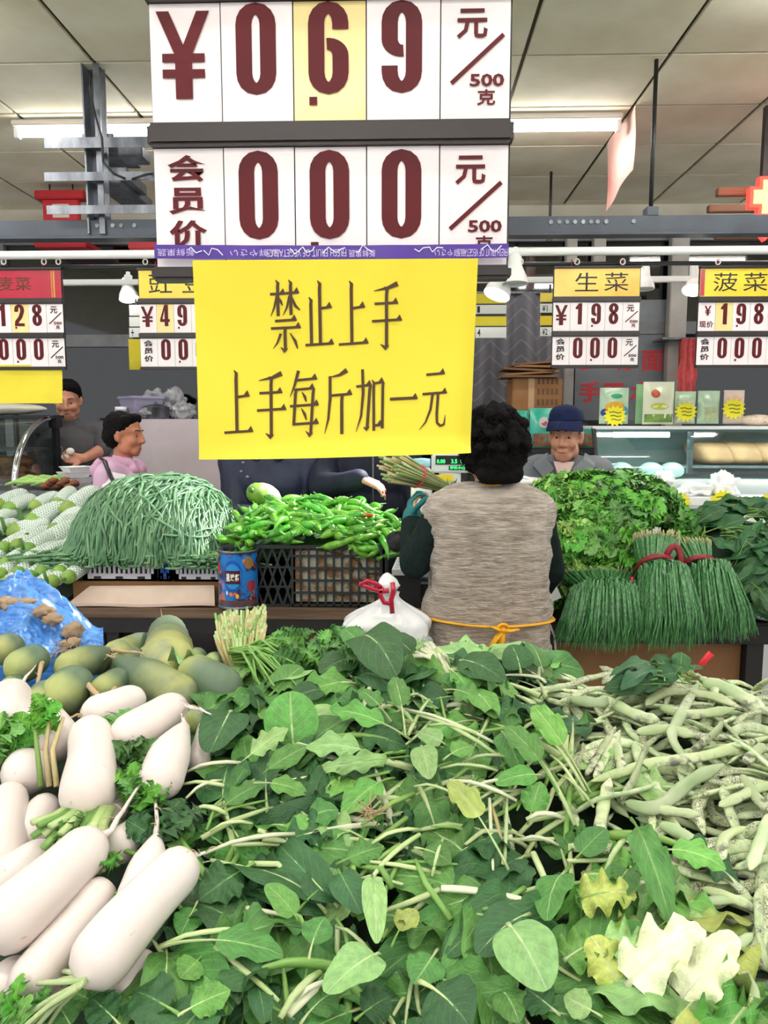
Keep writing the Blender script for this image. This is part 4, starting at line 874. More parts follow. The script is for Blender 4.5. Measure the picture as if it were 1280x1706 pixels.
def crumple(name, label, cat, c, r, m, seed=0, amp=.35, sub=4, flat_z=None, group=None, fs=2.2):
    q = MB(); q.sphere((0, 0, 0), (1, 1, 1), sub); out = []
    for x, y, z in q.v:
        d = V((x, y, z)); n1 = noise.noise(d*fs + V((seed*3.1, seed, 2))); n2 = abs(noise.noise(d*fs*2.3 + V((seed, 5, seed*2)))); f = 1 + amp*n1 - amp*.8*n2
        out.append((c[0]+x*f*r[0], c[1]+y*f*r[1], c[2]+z*f*r[2]))
    q.v = out
    if flat_z is not None: q.v = [(x, y, max(z, flat_z)) for x, y, z in q.v]
    return solo(name, q, m, label, cat, group)
for i, (px, py, rx, rz) in enumerate(((1108, 806, 18, 20), (1162, 818, 26, 14), (1208, 812, 24, 22), (1128, 826, 20, 10))):
    c = aty(px, py, 4.22); k = mpp(c); crumple('plastic_bag', ('tall white crumpled plastic bag left on the deli ledge', 'low white crumpled plastic bag in the middle of the deli ledge', 'tall white crumpled plastic bag right on the deli ledge', 'smallest flat white plastic bag on the deli ledge')[i], 'plastic bag', (c.x, 4.24 - .02*(i == 3), c.z), (rx*k, .07, rz*k*1.1), m_wbag, i+3, .55, flat_z=zl_+.002)
starburst(1130, 838, 22, 4.115, None, 'yellow star tag on the deli ledge, beside the lettuce heap'); starburst(1204, 835, 22, 4.115, None, 'yellow star tag on the deli ledge above the spinach heap'); starburst(1283, 836, 18, 4.115, None, 'yellow star tag on the deli ledge cut by the right edge')
m_pg = mat('pale_green_film', (196, 222, 190), (176, 206, 172), 5, .2, coat=.5); m_or = mat('orange_print', (238, 160, 40), (236, 200, 60), 18); m_bl = mat('blue_print', (40, 80, 170)); m_gr = mat('green_print', (30, 160, 110)); m_cr = mat('cream_film', (240, 240, 214), (226, 236, 200), 5, .2, coat=.5); m_pk = mat('pinkish_film', (222, 204, 190), (206, 190, 174), 6, .25, coat=.4)
YP = YD + .16
pouch('food_pouch', 'colourful orange and blue food pouch at the left end of the deli case top', 'food pouch', 998, 1048, 646, 706, YP, m_pg, [(.15, .85, .28, .62, m_or, 'round_picture'), (.02, .3, .2, .42, m_bl, 'round_picture'), (.72, .98, .2, .48, mat('teal_print', (60, 150, 180)), 'round_picture'), (.36, .76, .7, .84, m_gr, 'round_logo')], (1025, 693, 20))
pouch('food_pouch', 'green edged pouch half hidden behind the biggest cream pouch', 'food pouch', 1058, 1084, 640, 706, YP+.09, mat('mid_green_film', (150, 206, 150), rough=.25), [])
pouch('food_pouch', 'biggest cream pouch with a flower logo on the deli case top', 'food pouch', 1070, 1124, 636, 707, YP-.02, m_cr, [(.22, .5, .62, .82, mat('flower_print', (170, 70, 50), (220, 120, 60), 30), 'round_logo'), (.2, .8, .34, .5, mat('lime_print', (206, 216, 60)), 'round_picture'), (.04, .96, .26, .33, m_cr, 'band'), (.04, .96, .05, .24, mat('meadow_print', (130, 170, 80), (96, 130, 60), 20), 'picture')])
pouch('food_pouch', 'pale green pouch under a yellow star tag, third from the right on the deli case', 'food pouch', 1123, 1160, 652, 706, YP, m_pg, [(.1, .9, .05, .7, mat('white_food', (232, 232, 226), (210, 214, 200), 20), 'food_window')], (1143, 686, 19))
pouch('food_pouch', 'plain pale green pouch without tag, second from the right on the deli case', 'food pouch', 1161, 1200, 651, 706, YP, m_pg, [(.25, .8, .1, .5, mat('grain_print', (190, 204, 160), (160, 170, 130), 30), 'food_window')])
pouch('food_pouch', 'pinkish pouch under a yellow star tag at the right of the deli case top', 'food pouch', 1204, 1241, 650, 706, YP, m_pk, [(.1, .9, .5, .9, mat('bran', (226, 196, 184), (206, 170, 156), 22), 'food_window')], (1223, 681, 20))
c = aty(1262, 699, YP); q = MB(); ell(q, (c.x, c.y, zt_+.034), (.11, .07, .034)); solo('food_roll', q, mat('flecked_roll', (226, 210, 190), (170, 120, 90), 40, lo=.5, hi=.75), 'flecked pale roll lying flat at the right end of the deli case top', 'food')
# pink towel
a = aty(1135, 562, 6.25); b = aty(1162, 655, 6.25); t = thing('towel', 'pink towel hanging on the pillar right of the red lettering', 'towel', ((a.x+b.x)/2, 6.3, b.z-.1))
q = MB()
q.grid(lambda u, v: V((lerp(a.x, b.x, .5+(u-.5)*lerp(.75, 1.1, ss(.3, .5, 1-v) if v > .4 else .55)), 6.3 + .02*math.sin(16*u) - .01, lerp(b.z-.1, a.z, v))), 14, 14)
q.grid(lambda u, v: V((lerp(a.x, b.x, .5+(u-.5)*.8), 6.33 + .015*math.sin(14*u), lerp(b.z+.1, a.z, v))), 10, 8); part('cloth', q, mat('pink_towel', (214, 104, 104), (200, 90, 92), 30, .9, .1, .3, 90), t)
q = MB(); q.box(((a.x+b.x)/2-.2, 6.30, a.z-.01), ((a.x+b.x)/2+.1, 6.56, a.z+.005)); part('towel_bar', q, m_galv, t)
# left glass case ------------------------------------------------------------
X1 = -2.30; t = thing('glass_case', 'curved glass food display case cut by the left edge', 'display case', (-2.7, 4.7, 0))
zb0 = 1.13; ztop_ = aty(86, 697, 5.0).z
q = MB(); q.box((-3.3, 4.38, 0), (X1, 5.02, zb0), bev=.005); part('base', q, m_wg, t)
arcp = lambda v: (4.42 + .52*(1-math.cos(PI/2*v)), zb0 + (ztop_-zb0)*math.sin(PI/2*v))
q = MB(); q.grid(lambda u, v: V((lerp(-3.3, X1-.01, u),) + arcp(v)), 2, 14); part('curved_glass', q, m_dg, t)
q = MB(); q.tube([V((X1-.005,) + arcp(i/14)) for i in range(15)], .018, 8); part('chrome_edge', q, mat('chrome', (220, 224, 228), rough=.12, metal=1), t)
q = MB(); q.box((X1-.03, 4.98, zb0), (X1, 5.03, ztop_)); q.box((-3.3, 4.9, ztop_), (X1+.02, 5.06, ztop_+.02)); q.box((X1-.03, 4.94, ztop_-.06), (X1+.02, 5.03, ztop_)); part('dark_frame', q, m_black, t)
q = MB(); c0 = [V((X1-.004,) + arcp(i/10)) for i in range(11)]; q.add(c0 + [V((X1-.004, 4.99, ztop_-.01)), V((X1-.004, 4.99, zb0))], [tuple(range(13))]); part('end_glass', q, clear_mat('thin_glass', (222, 232, 230), .0, ior=1.06), t)
q = MB(); q.box((-3.3, 4.6, zb0+.22), (X1-.03, 4.95, zb0+.235)); part('inner_shelf', q, m_galv, t)
m_fry = mat('fried_brown', (140, 84, 48), (104, 58, 34), 20, .7)
for i in range(12):
    c = aty(rnd.uniform(-10, 44), rnd.uniform(772, 806), 4.66); crumple('fried_piece', 'brown fried piece heaped inside the curved glass case', 'food', (min(c.x, X1-.09), 4.66 + .05*(i % 3), zb0+.05+.05*(i//4)), (.05, .05, .04), m_fry, i, .4, 3, group='fried pieces in the glass case')
q = MB(); a = aty(-10, 690, 4.97); q.sphere((a.x-.05, 4.98, ztop_+.06), (.40, .14, .042), 3); q.v = [(x, y, z + .012*noise.noise((x*8, y*8, z*8))) for x, y, z in q.v]; solo('foam_slab', q, mat('foam_white', (236, 234, 228), (226, 218, 200), 5, .5), 'white rounded foam slab lying on top of the curved glass case', 'foam slab')
# tray table in front of the case
YTt = 4.02; zt2 = aty(90, 818, YTt).z; xa_, xb_ = -2.6, aty(158, 815, YTt).x
t = thing('side_table', 'narrow table with food trays before the curved glass case', 'table', ((xa_+xb_)/2, 4.15, 0)); q = MB(); q.box((xa_, YTt, zt2-.03), (xb_, 4.34, zt2)); part('table_top', q, m_galv, t)
for x in (xa_+.05, xb_-.05): 
    for y in (YTt+.03, 4.31): q = MB(); q.box((x-.02, y-.02, 0), (x+.02, y+.02, zt2-.031)); part('leg', q, m_galv, t)
m_cel = mat('pale_green_veg', (170, 204, 120), (140, 186, 96), 12, .5)
for i in range(9):
    c = aty(lerp(28, 88, i/8), 806 - (i*5) % 9, YTt+.1); q = MB(); p0 = V((c.x, c.y + .02*(i % 3), zt2+.03+.012*(i % 3))); an = rnd.uniform(-.6, .6); d = V((math.cos(an), math.sin(an)*.5, .1)); q.tube([p0 - d*.07, p0 + V((0, 0, .012)), p0 + d*.07], [.012, .02, .012], 8, flat=.7)
    solo('green_slice', q, m_cel, 'pale green vegetable piece heaped on the tray table at the left', 'vegetable', 'green pieces on the tray table')
for i in range(8):
    c = aty(lerp(76, 122, i/7), 808 - (i*7) % 10, YTt+.06); crumple('brown_morsel', 'reddish brown cooked morsel heaped on the tray table', 'food', (c.x, c.y+.01*(i % 2), zt2+.02+.015*(i % 3)), (.03, .03, .02), m_fry, i+20, .4, 2, group='brown morsels on the tray table')
for i in range(4):
    c = aty(138 + 5*(i % 2), 798, YTt+.12); z = zt2 + .002 + .03*i; q = MB(); q.lathe([(0, .0), (.075, 0), (.10, .028), (.104, .03), (.098, .026), (.072, .004), (0, .004)], (c.x - .06, c.y+.03, z), 4, smooth=False); solo('foam_tray', q, m_wg, ('lowest', 'second', 'third', 'topmost')[i] + ' white foam tray of the stack behind the net gourds', 'tray', 'foam tray stack')
# draped table -----------------------------------------------------------------
YV = 5.35; a = aty(228, 698, YV); b = aty(420, 698, YV); t = thing('draped_table', 'tall table draped in pale plastic sheeting behind the pink jacket', 'table', ((a.x+b.x)/2, YV+.3, 0))
m_drape = mat('pale_plastic', (216, 204, 208), (200, 186, 192), 2.5, .3, coat=.3)
q = MB(); q.grid(lambda u, v: V((lerp(a.x-.12, b.x+.15, u), YV + .018*math.sin(17*u + 2*v)*(1-v) - .03*(1-v)*(1-v), lerp(.1, a.z, v))), 50, 10); q.grid(lambda u, v: V((lerp(a.x-.12, b.x+.15, u), lerp(YV, YV+.6, v), a.z - .001)), 10, 4); q.grid(lambda u, v: V((a.x-.12 - .02*(1-v), lerp(YV, YV+.6, u), lerp(.1, a.z, v))), 6, 6); part('plastic_drape', q, m_drape, t)
q = MB(); q.box((a.x-.05, YV+.06, .05), (b.x+.1, YV+.55, a.z-.006)); part('table_body', q, m_wg, t)
zdr = a.z + .001
m_tub = clear_mat('tub_plastic', (220, 214, 236), .06, .5, (206, 200, 226))
a, b = aty(209, 695, YV+.2), aty(262, 662, YV+.2); t = thing('plastic_tub', 'translucent lilac plastic tub on the draped table', 'tub', ((a.x+b.x)/2, YV+.2, zdr))
q = MB(); cxm = (a.x+b.x)/2; hw = (b.x-a.x)/2; q.lathe([(0, .002), (hw*1.1, .002), (hw*1.38, b.z-zdr), (hw*1.30, b.z-zdr), (hw*1.04, .01), (0, .01)], (cxm, YV+.2, zdr), 4, smooth=False); part('tub_body', q, m_tub, t)
q = MB(); q.lathe([(hw*1.36, b.z-zdr-.01), (hw*1.46, b.z-zdr-.01), (hw*1.46, b.z-zdr+.006), (hw*1.36, b.z-zdr+.006)], (cxm, YV+.2, zdr), 4, smooth=False); part('rim', q, m_tub, t)
a = aty(262, 695, YV+.12); q = MB(); t = thing('steel_pot', 'squat grey steel pot before the bags on the draped table', 'pot', (a.x, YV+.1, zdr)); q.lathe([(0, .0), (.08, 0), (.09, .01), (.09, .08), (.095, .085), (.085, .08), (.082, .012), (0, .01)], (a.x, YV+.1, zdr), 20); part('pot_body', q, m_galv, t); q = MB(); q.lathe([(.085, .088), (.05, .102), (.012, .106), (.01, .12), (0, .12)], (a.x, YV+.1, zdr), 20); part('lid', q, m_galv, t)
a = aty(202, 690, YV+.1); t = thing('glass_jar', 'small white capped jar beside the lilac tub', 'jar', (a.x, YV+.1, zdr)); q = MB(); q.lathe([(0, 0), (.04, 0), (.045, .01), (.045, .06), (.038, .07)], (a.x, YV+.1, zdr), 16); part('jar_body', q, m_tub, t); q = MB(); q.lathe([(.042, .066), (.042, .085), (0, .087)], (a.x, YV+.1, zdr), 16); part('lid', q, m_wg, t)
m_cbag = clear_mat('clear_bag', (232, 236, 236), .10, .42, (214, 214, 220))
for i, (px, py, rx, rz, dy) in enumerate(((258, 665, 25, 16, .34), (292, 672, 19, 26, .3), (306, 684, 20, 15, .16), (246, 688, 12, 10, .06))):
    c = aty(px, py, YV+dy); k = mpp(c); crumple('plastic_bag', ('grey clear plastic bag sagging over the lilac tub', 'tall knotted clear plastic bag right of the tub', 'low clear plastic bag beside the yellow notice edge', 'little clear plastic bag before the tub')[i], 'plastic bag', (c.x, c.y, c.z), (rx*k, .08, rz*k), m_cbag, i+11, .5, flat_z=zdr+.001)
# ================================================================ SCALE
t = thing('weighing_scale', 'white market scale with green lit display beside the seller woman', 'scale', tuple(aty(735, 1000, 3.25)[:2]) + (LZ,))
a, b = aty(719, 814, 3.3), aty(786, 757, 3.3); m_sc = mat('scale_white', (222, 226, 224), rough=.35)
q = MB(); q.box((a.x, 3.3, lerp(a.z, b.z, .46)), (b.x, 3.35, b.z), bev=.006); part('display_head', q, m_sc, t)
q = MB(); pa, pb = aty(726, 774, 3.298), aty(784, 759, 3.298); q.box((pa.x, 3.297, pa.z), (pb.x, 3.2995, pb.z)); pa, pb = aty(748, 783, 3.298), aty(784, 776, 3.298); q.box((pa.x, 3.297, pa.z), (pb.x, 3.2995, pb.z)); scr = part('screen', q, m_black, t)
m_grn = mat('green_led', (60, 255, 120), emit=(40, 240, 110), estr=1.6)
for s, x0_, x1_, y0_, y1_ in (('0.00', 728, 742, 765, 772), ('3.5', 752, 762, 765, 772), ('0.00', 767, 780, 765, 772), ('特价小白菜', 750, 782, 776.5, 782)):
    pa, pb = aty(x0_, y1_, 3.296), aty(x1_, y0_, 3.296); q = MB(); text_into(q, s, (pa.x, 3.2965, pa.z), (pb.x-pa.x, 0, 0), (0, 0, pb.z-pa.z), .02); part('readout', q, m_grn, scr)
q = MB(); pa, pb = aty(732, 814, 3.32), aty(768, 786, 3.32); q.box((pa.x, 3.31, pa.z-.02), (pb.x, 3.36, pb.z+.01), bev=.006); part('printer_box', q, m_sc, t)
q = MB(); pa = aty(750, 812, 3.35); q.box((pa.x-.02, 3.32, LZ+.1), (pa.x+.02, 3.35, pa.z)); part('pole', q, m_galv, t)
q = MB(); pa, pb = aty(655, 960, 3.04), aty(760, 1000, 3.04); q.box((pa.x, 3.06, LZ+.001), (pb.x, 3.45, LZ+.09), bev=.01); part('base', q, m_black, t)
q = MB(); q.box((pa.x+.03, 3.14, LZ+.091), (pb.x, 3.5, LZ+.105), bev=.004); part('weighing_plate', q, m_galv, t)
K = [aty(653, 949, 3.0), aty(706, 949, 3.0), aty(717, 929, 3.07), aty(662, 928, 3.07)]
q = MB(); n_ = (K[1]-K[0]).cross(K[3]-K[0]).normalized(); q.add([p for p in K] + [p - n_*.03 for p in K], [(0, 1, 2, 3), (7, 6, 5, 4)] + [(i, 4+i, 4+(i+1) % 4, (i+1) % 4) for i in range(4)]); part('keypad', q, m_sc, t)
for i in range(5):
    for j in range(4):
        f = lambda u, v: K[0].lerp(K[1], u).lerp(K[3].lerp(K[2], u), v) + n_*.0015
        q = MB(); u0, v0 = .06+.18*i, .07+.22*j; q.add([f(u0, v0), f(u0+.14, v0), f(u0+.14, v0+.17), f(u0, v0+.17)], [(0, 1, 2, 3)]); part('key', q, mat('key_grey', (180, 190, 196), rough=.4), t)
q = MB(); q.box((K[0].x+.02, 3.03, LZ+.001), (K[1].x-.01, 3.06, K[0].z-.02)); part('keypad_stand', q, m_black, t)
c = aty(703, 795, 3.5); t = thing('bottle', 'white bottle with pale blue lid standing between the scale and the celery bunch', 'bottle', (c.x, 3.55, LZ)); h = aty(703, 778, 3.5).z - LZ
q = MB(); q.lathe([(0, 0), (.045, 0), (.05, .02), (.05, h-.03), (.035, h)], (c.x, 3.55, LZ), 16); part('bottle_body', q, m_wg, t); q = MB(); q.lathe([(.04, h), (.04, h+.035), (0, h+.038)], (c.x, 3.55, LZ), 16); part('lid', q, mat('pale_blue', (150, 200, 214), rough=.4), t)
# yellow pack beside the scale
c = aty(738, 797, 3.31); q = MB(); q.box((c.x-.045, 3.303, c.z-.012), (c.x+.045, 3.3095, c.z+.016)); part('yellow_label', q, mat('yellow_pack', (238, 210, 50), rough=.4), bpy.data.objects['weighing_scale'])
# ================================================================ PEOPLE
m_sweat = mat('dark_green_knit', (22, 38, 36), (16, 28, 27), 40, .85, .2, .3, 160)
kf = NT('fleece'); kf.col(kf.ramp(kf.noise(30, 5, stretch=(.5, .5, 3.2)), lin((142, 128, 118)), lin((190, 178, 166)), .3, .62)); kf.b.inputs['Roughness'].default_value = .95; kf.b.inputs['Specular IOR Level'].default_value = .1
kf.b.inputs['Sheen Weight'].default_value = .25; kf.bump(kf.noise(70, 5, stretch=(.5, .5, 2.6)), .9, .012)
c = aty(815, 900, 2.5); wx, wy = c.x, 2.52
El, Wl = aty(692, 938, 2.50), aty(687, 868, 2.68); Er, Wr = aty(916, 950, 2.60), aty(895, 990, 2.78)
t, M, HM, s, S = person('woman seen from behind in a beige fleece vest holding a celery bunch', wx, wy, R(4), 1.545,
    [(El, Wl, (.05, .22, 1), (1, .1, 0), (35, 55, 40)), (Er, Wr, (-.3, .9, -.2), (0, 0, -1), (20, 25, 20))], ('sweater', m_sweat, .003, 30), headrot=(12, -8), trousers=mat('dark_trousers', (36, 36, 42), rough=.9), voxel=.009, wide=.92)
vz = MB()
for k in (-1, 1):
    for yy in (-.055, .065): cap(vz, S(k*.122, yy, .82), .082, S(k*.120, yy*.9, 1.30), .070)
    cap(vz, S(k*.136, -.012, 1.35), .090, S(k*.06, -.02, 1.375), .062)
cap(vz, S(-.10, .0, .82), .12, S(.10, .0, .82), .12); cap(vz, S(-.1, 0, 1.2), .11, S(.1, 0, 1.2), .11); cap(vz, S(-.1, -.0, 1.0), .118, S(.1, .0, 1.0), .118)
cap(vz, S(0, -.03, .78), .10, S(0, -.03, 1.3), .10); cap(vz, S(-.088, -.012, 1.352), .106, S(.088, -.012, 1.352), .106); cap(vz, S(-.11, -.02, 1.30), .098, S(.11, -.02, 1.30), .098)
vz.v = [(a*1.1, b*1.06, c_) for a, b, c_ in vz.v]
vest = blob('fleece_vest', xf(vz, M), kf.m, t, .008, 8, fuzz=.0045, fscale=70)
m_tie = mat('yellow_ribbon', (238, 176, 30), (226, 158, 20), 30, .6)
zc = aty(810, 1046, 2.36).z
q = MB(); rb = []
for i in range(41):
    a = 2*PI*i/40; rb.append(M @ V((.214*abs(math.cos(a))**.75*(1 if math.cos(a) > 0 else -1), .155*abs(math.sin(a))**.75*(1 if math.sin(a) > 0 else -1) + .003, zc - .006*math.cos(a) + .012*max(0, -math.sin(a))*abs(math.cos(a)))))
q.tube(rb, .0085, 6, flat=.45, caps=False); tie = part('apron_tie', q, m_tie, t)
kc = aty(838, 1050, wy-.165); q = MB(); q.sphere(kc, (.016, .014, .017), 2); part('knot', q, m_tie, tie)
for dx, dz, L in ((-.05, -.070, 1), (-.015, -.075, 1), (.05, .004, .6), (-.04, .014, .6)):
    q = MB(); q.tube([kc, kc + V((dx*.4, -.012, dz*.3)), kc + V((dx, -.004, dz))], [.010, .015, .008], 6, flat=.35); part('ribbon_tail', q, m_tie, tie)
q = MB(); q.tube([kc + V((.016*math.cos(i*PI/5), -.008, .008+.013*math.sin(i*PI/5))) for i in range(11)], .0055, 6); part('bow_loop', q, m_tie, tie)
# neck strap of the apron, curly hair, glove, cuff
q = MB(); q.tube([M @ S(-.066, -.005, 1.44), M @ S(-.03, -.062, 1.455), M @ S(.03, -.062, 1.455), M @ S(.066, -.005, 1.44)], .006, 6, flat=.5); part('neck_strap', q, m_tie, t)
hb = MB(); rh = random.Random(3)
ell(hb, (0, -.022, .036), (.094, .106, .100)); ell(hb, (0, -.055, -.03), (.088, .075, .085)); cap(hb, (-.04, -.075, -.085), .036, (.04, -.075, -.085), .036)
for i in range(330):
    a, b = rh.uniform(0, 2*PI), rh.uniform(-.9, 1); cc_ = math.sqrt(max(0, 1-b*b)); d = V((math.cos(a)*cc_, math.sin(a)*cc_, b))
    if d.y > .55 and d.z < .45: continue
    p = V((d.x*.098, d.y*.104 - .034, d.z*.108 + .018)); r = rh.uniform(.010, .021); hb.sphere(p*rh.uniform(.97, 1.06), r, 1)
hb.v = [(a*1.16, b*1.14-.004, c_*1.12 - .004) for a, b, c_ in hb.v]
hair = blob('hair', xf(hb, HM), m_hairb, t, .0052, 2, .4, fuzz=.003, fscale=90)
q = MB()
for i in range(2600):
    a, b = rh.uniform(0, 2*PI), rh.uniform(-.85, 1); cc_ = math.sqrt(max(0, 1-b*b)); d = V((math.cos(a)*cc_, math.sin(a)*cc_, b))
    if d.y > .5 and d.z < .4: continue
    p = V((d.x*.116, d.y*.122 - .038, d.z*.124 + .016)); w_ = V((rh.uniform(-1, 1), rh.uniform(-1, 1), rh.uniform(-1.4, .4))).normalized(); w_ = (w_ - d*w_.dot(d)*.8)*rh.uniform(.014, .026); w2 = V((rh.uniform(-1, 1), rh.uniform(-1, 1), rh.uniform(-1, .3)))*.008
    q.tube([p*.97, p*1.05 + w_*.5, p*1.06 + w_*1.1 + w2, p*1.03 + w_*1.6 + w2*2], [.0020, .0017, .0013, .0006], 3, caps=False)
part('stray_curls', xf(q, HM), m_hairb, t, kind='stuff')
m_glove = mat('teal_glove', (18, 120, 118), (14, 100, 100), 20, .5)
g = hand_mb(Wl - V((.01, 0, .01)), V((.05, .22, 1)), V((1, .1, 0)), (35, 55, 40), mirror=-1, sc=s*1.12); cap(g, Wl - V((0, .02, .05)), .040, Wl + V((0, 0, .02)), .036); blob('glove', g, m_glove, t, .007, 4)
g = MB()
for i in range(14):
    a = 2*PI*i/14; g.sphere(Wl - V((0, .03, .075)) + V((.060*math.cos(a), .048*math.sin(a), .014*(i % 2))), .030, 2)
blob('fur_cuff', g, mat('black_fur', (20, 20, 22), (42, 42, 44), 60, .9, bump=.4, bscale=120), t, .007, 2, fuzz=.006, fscale=80)
# old man --------------------------------------------------------------------
m_jack = mat('grey_jacket', (120, 124, 130), (104, 108, 114), 6, .75, .2, .08, 60)
c = aty(946, 790, 3.85); ox = c.x; A_ = PI - .30
t, M, HM, s, S = person('old man in a navy cap and grey jacket behind the lettuce', ox, 3.9, A_, 1.60,
    [(aty(1018, 868, 3.80), aty(965, 858, 3.66), (-.9, -.3, 0), (0, .2, -1), (20, 25, 20)), (aty(872, 850, 3.82), aty(872, 832, 3.64), (.85, -.35, .12), (0, -.15, -1), (26, 30, 20))], ('jacket', m_jack, .007, 8), headrot=(-4, -5), skinm=skin('old_skin', (196, 138, 112)), head_s=1.11, stretch=(.93, 1., 1.06), headoff=(0, .03, -.032), voxel=.0068, wide=1.06, trousers=mat('dark_trousers', (36, 36, 42)))
m_navy = mat('navy_cap', (24, 34, 74), (18, 26, 60), 30, .8, .2, .15, 120)
q = MB(); n = 24
def capf(u, v):
    a = 2*PI*u; z = v; r = math.cos(PI/2*min(v*.98, 1))**.55
    return HM @ V((.0885*r*math.cos(a), .102*r*math.sin(a) - .014, .064 + .068*math.sin(PI/2*v)**.8 + .006*math.sin(a)))
q.grid(capf, 28, 10); capo = part('cap', q, m_navy, t)
q = MB(); q.grid(lambda u, v: HM @ V(((.0885 + .012*v)*math.cos(R(lerp(22, 158, u))) , -.014 + (.102 + .070*v*math.sin(R(lerp(22, 158, u))))*math.sin(R(lerp(22, 158, u))), .068 - .032*v*v - .016*abs(math.cos(R(lerp(22, 158, u))))*v + .006*math.sin(R(lerp(22, 158, u))))), 18, 6)
q.v += [tuple(V(p) - V((0, 0, .004))) for p in q.v]; nf = len(q.f); nv_ = len(q.v)//2; q.f += [tuple(i + nv_ for i in reversed(f)) for f in q.f[:nf]]; q.mi *= 2; q.sm *= 2; part('visor', q, m_navy, capo)
q = MB(); q.tube([HM @ V((.0895*math.cos(R(a)), .1035*math.sin(R(a)) - .014, .071 + .006*math.sin(R(a)))) for a in range(0, 361, 15)], .004, 6, caps=False); part('cap_band', q, m_navy, capo)
q = MB(); q.sphere(HM @ V((0, -.014, .133)), .006, 2); part('cap_button', q, m_navy, capo)
hg = MB()
for k in (-1, 1):
    for i in range(14): hg.sphere((k*(.076 + .002*(i % 2)), -.045 + .010*(i % 7), .012 + .022*(i // 7)), .010, 1)
for i in range(16): hg.sphere((-.06 + .008*i, -.098, .0 + .01*(i % 3)), .014, 1)
blob('grey_hair', xf(hg, HM), mat('grey_hair', (168, 162, 158), (130, 124, 120), 60, .8), t, .006, 2)
q = MB()   # collar flaps, placket, pocket flaps, undershirt
for k in (-1, 1):
    Pq = [S(k*.010*0 + k*.062, -.075, 1.455), S(k*.092, -.02, 1.452), S(k*.088, .062, 1.425), S(k*.045, .130, 1.372), S(k*.085, .134, 1.315), S(k*.150, .085, 1.385), S(k*.145, 0, 1.425), S(k*.11, -.075, 1.43)]
    mb = MB(); mb.add([M @ (p + V((0, .006, .006))) for p in Pq] + [M @ (p - V((0, .004, .004))) for p in Pq], [(0, 1, 6, 7), (1, 2, 5, 6), (2, 3, 4, 5), (8, 15, 14, 9), (9, 14, 13, 10), (10, 13, 12, 11)] + [(i, 8+i, 8+(i+1) % 8, (i+1) % 8) for i in range(8)]); part('collar', mb, m_jack, t)
    mb = MB(); mb.obox(M @ S(k*.10, .139, 1.205), M.to_3x3() @ V((.052, 0, 0)), V((0, 0, .018)), M.to_3x3() @ V((0, .004, 0))); part('pocket_flap', mb, m_jack, t)
mb = MB(); mb.tube([M @ S(0, .122, 1.36), M @ S(0, .138, 1.25), M @ S(0, .146, 1.10)], .007, 6, flat=.5); part('placket', mb, mat('jacket_seam', (70, 74, 80), rough=.7), t)
mb = MB(); Pq = [S(-.05, .09, 1.415), S(.05, .09, 1.415), S(0, .132, 1.275)]; mb.add([M @ (p + V((0, .012, 0))) for p in Pq] + [M @ p for p in Pq], [(0, 1, 2), (5, 4, 3), (0, 3, 4, 1), (1, 4, 5, 2), (2, 5, 3, 0)]); part('undershirt', mb, mat('pinkish_shirt', (206, 176, 170), rough=.8), t)
c = aty(905, 803, 3.56); q = MB(); q.obox(c, (.04, -.01, 0), (.008, .03, 0), (0, 0, .016)); solo('match_box', q, mat('straw_box', (206, 190, 110), rough=.6), 'small straw coloured box in the old man\'s hand', 'box')
c = aty(862, 812, 3.45); q = MB(); t = thing('plastic_basket', 'white plastic basket with slotted side between the seller woman and the old man', 'basket', (c.x, 3.45, RZ)); zt3 = aty(862, 797, 3.45).z
q.lathe([(.075, .0), (.095, zt3-RZ-.03), (.105, zt3-RZ-.02), (.105, zt3-RZ), (.095, zt3-RZ), (.088, zt3-RZ-.03), (.068, .005), (0, .005), (0, 0), (.075, 0)], (c.x, 3.47, RZ), 20); part('basket_body', q, m_wg, t)
q = MB(); q.tube([V((c.x + .09*math.cos(i*PI/8), 3.42, zt3 - .05 + .06*math.sin(i*PI/8))) for i in range(9)], .008, 6); part('handle', q, m_wg, t)
for i in range(6): q = MB(); a = -1.1 + .3*i; q.bar((c.x + .094*math.sin(a), 3.47 - .094*math.cos(a), zt3-.09), (c.x + .1*math.sin(a), 3.47 - .1*math.cos(a), zt3-.04), .006, .006); part('slot', q, m_black, t)
# man in a grey T-shirt ------------------------------------------------------
c = aty(92, 720, 5.0); m_tee = mat('charcoal_tee', (84, 82, 86), (74, 72, 76), 6, .85)
t, M, HM, s, S = person('young man in a charcoal T-shirt holding two eggs behind the glass case', c.x, 5.22, PI + .12, 1.80,
    [(aty(172, 748, 5.15), aty(140, 764, 4.98), (-1, -.25, .05), (0, -.9, .3), (35, 45, 30)), (aty(60, 770, 5.2), aty(70, 800, 5.12), (.3, -.3, -.6), (0, 0, -1), (20, 25, 20))], ('tshirt', m_tee, .006, 8), headrot=(8, -16), skinm=skin('tan_skin', (204, 142, 116)), wide=1.22, deep=1.1, sleeve=(1.1, 'short'), trousers=mat('dark_trousers', (36, 36, 42)))
hair_cap(t, HM, m_hairb)
q = MB(); lg = M @ S(.02, .152, 1.27); q.tube([lg + V((.03*math.cos(i*PI/8), -.004, .03*math.sin(i*PI/8))) for i in range(17)], .003, 5, caps=False); q.box(lg - V((.014, .006, .004)), lg + V((.014, -.002, .006))); part('chest_badge', q, mat('badge_grey', (150, 150, 152)), t)
for i, (px, py) in enumerate(((117, 752), (109, 761))):
    e = aty(px, py, 4.94); q = MB(); q.sphere(e, (.027, .024, .024), 3); solo('egg', q, mat('egg_shell', (236, 228, 218), rough=.5), ('upper', 'lower')[i] + ' white egg in the hand of the young man', 'egg')
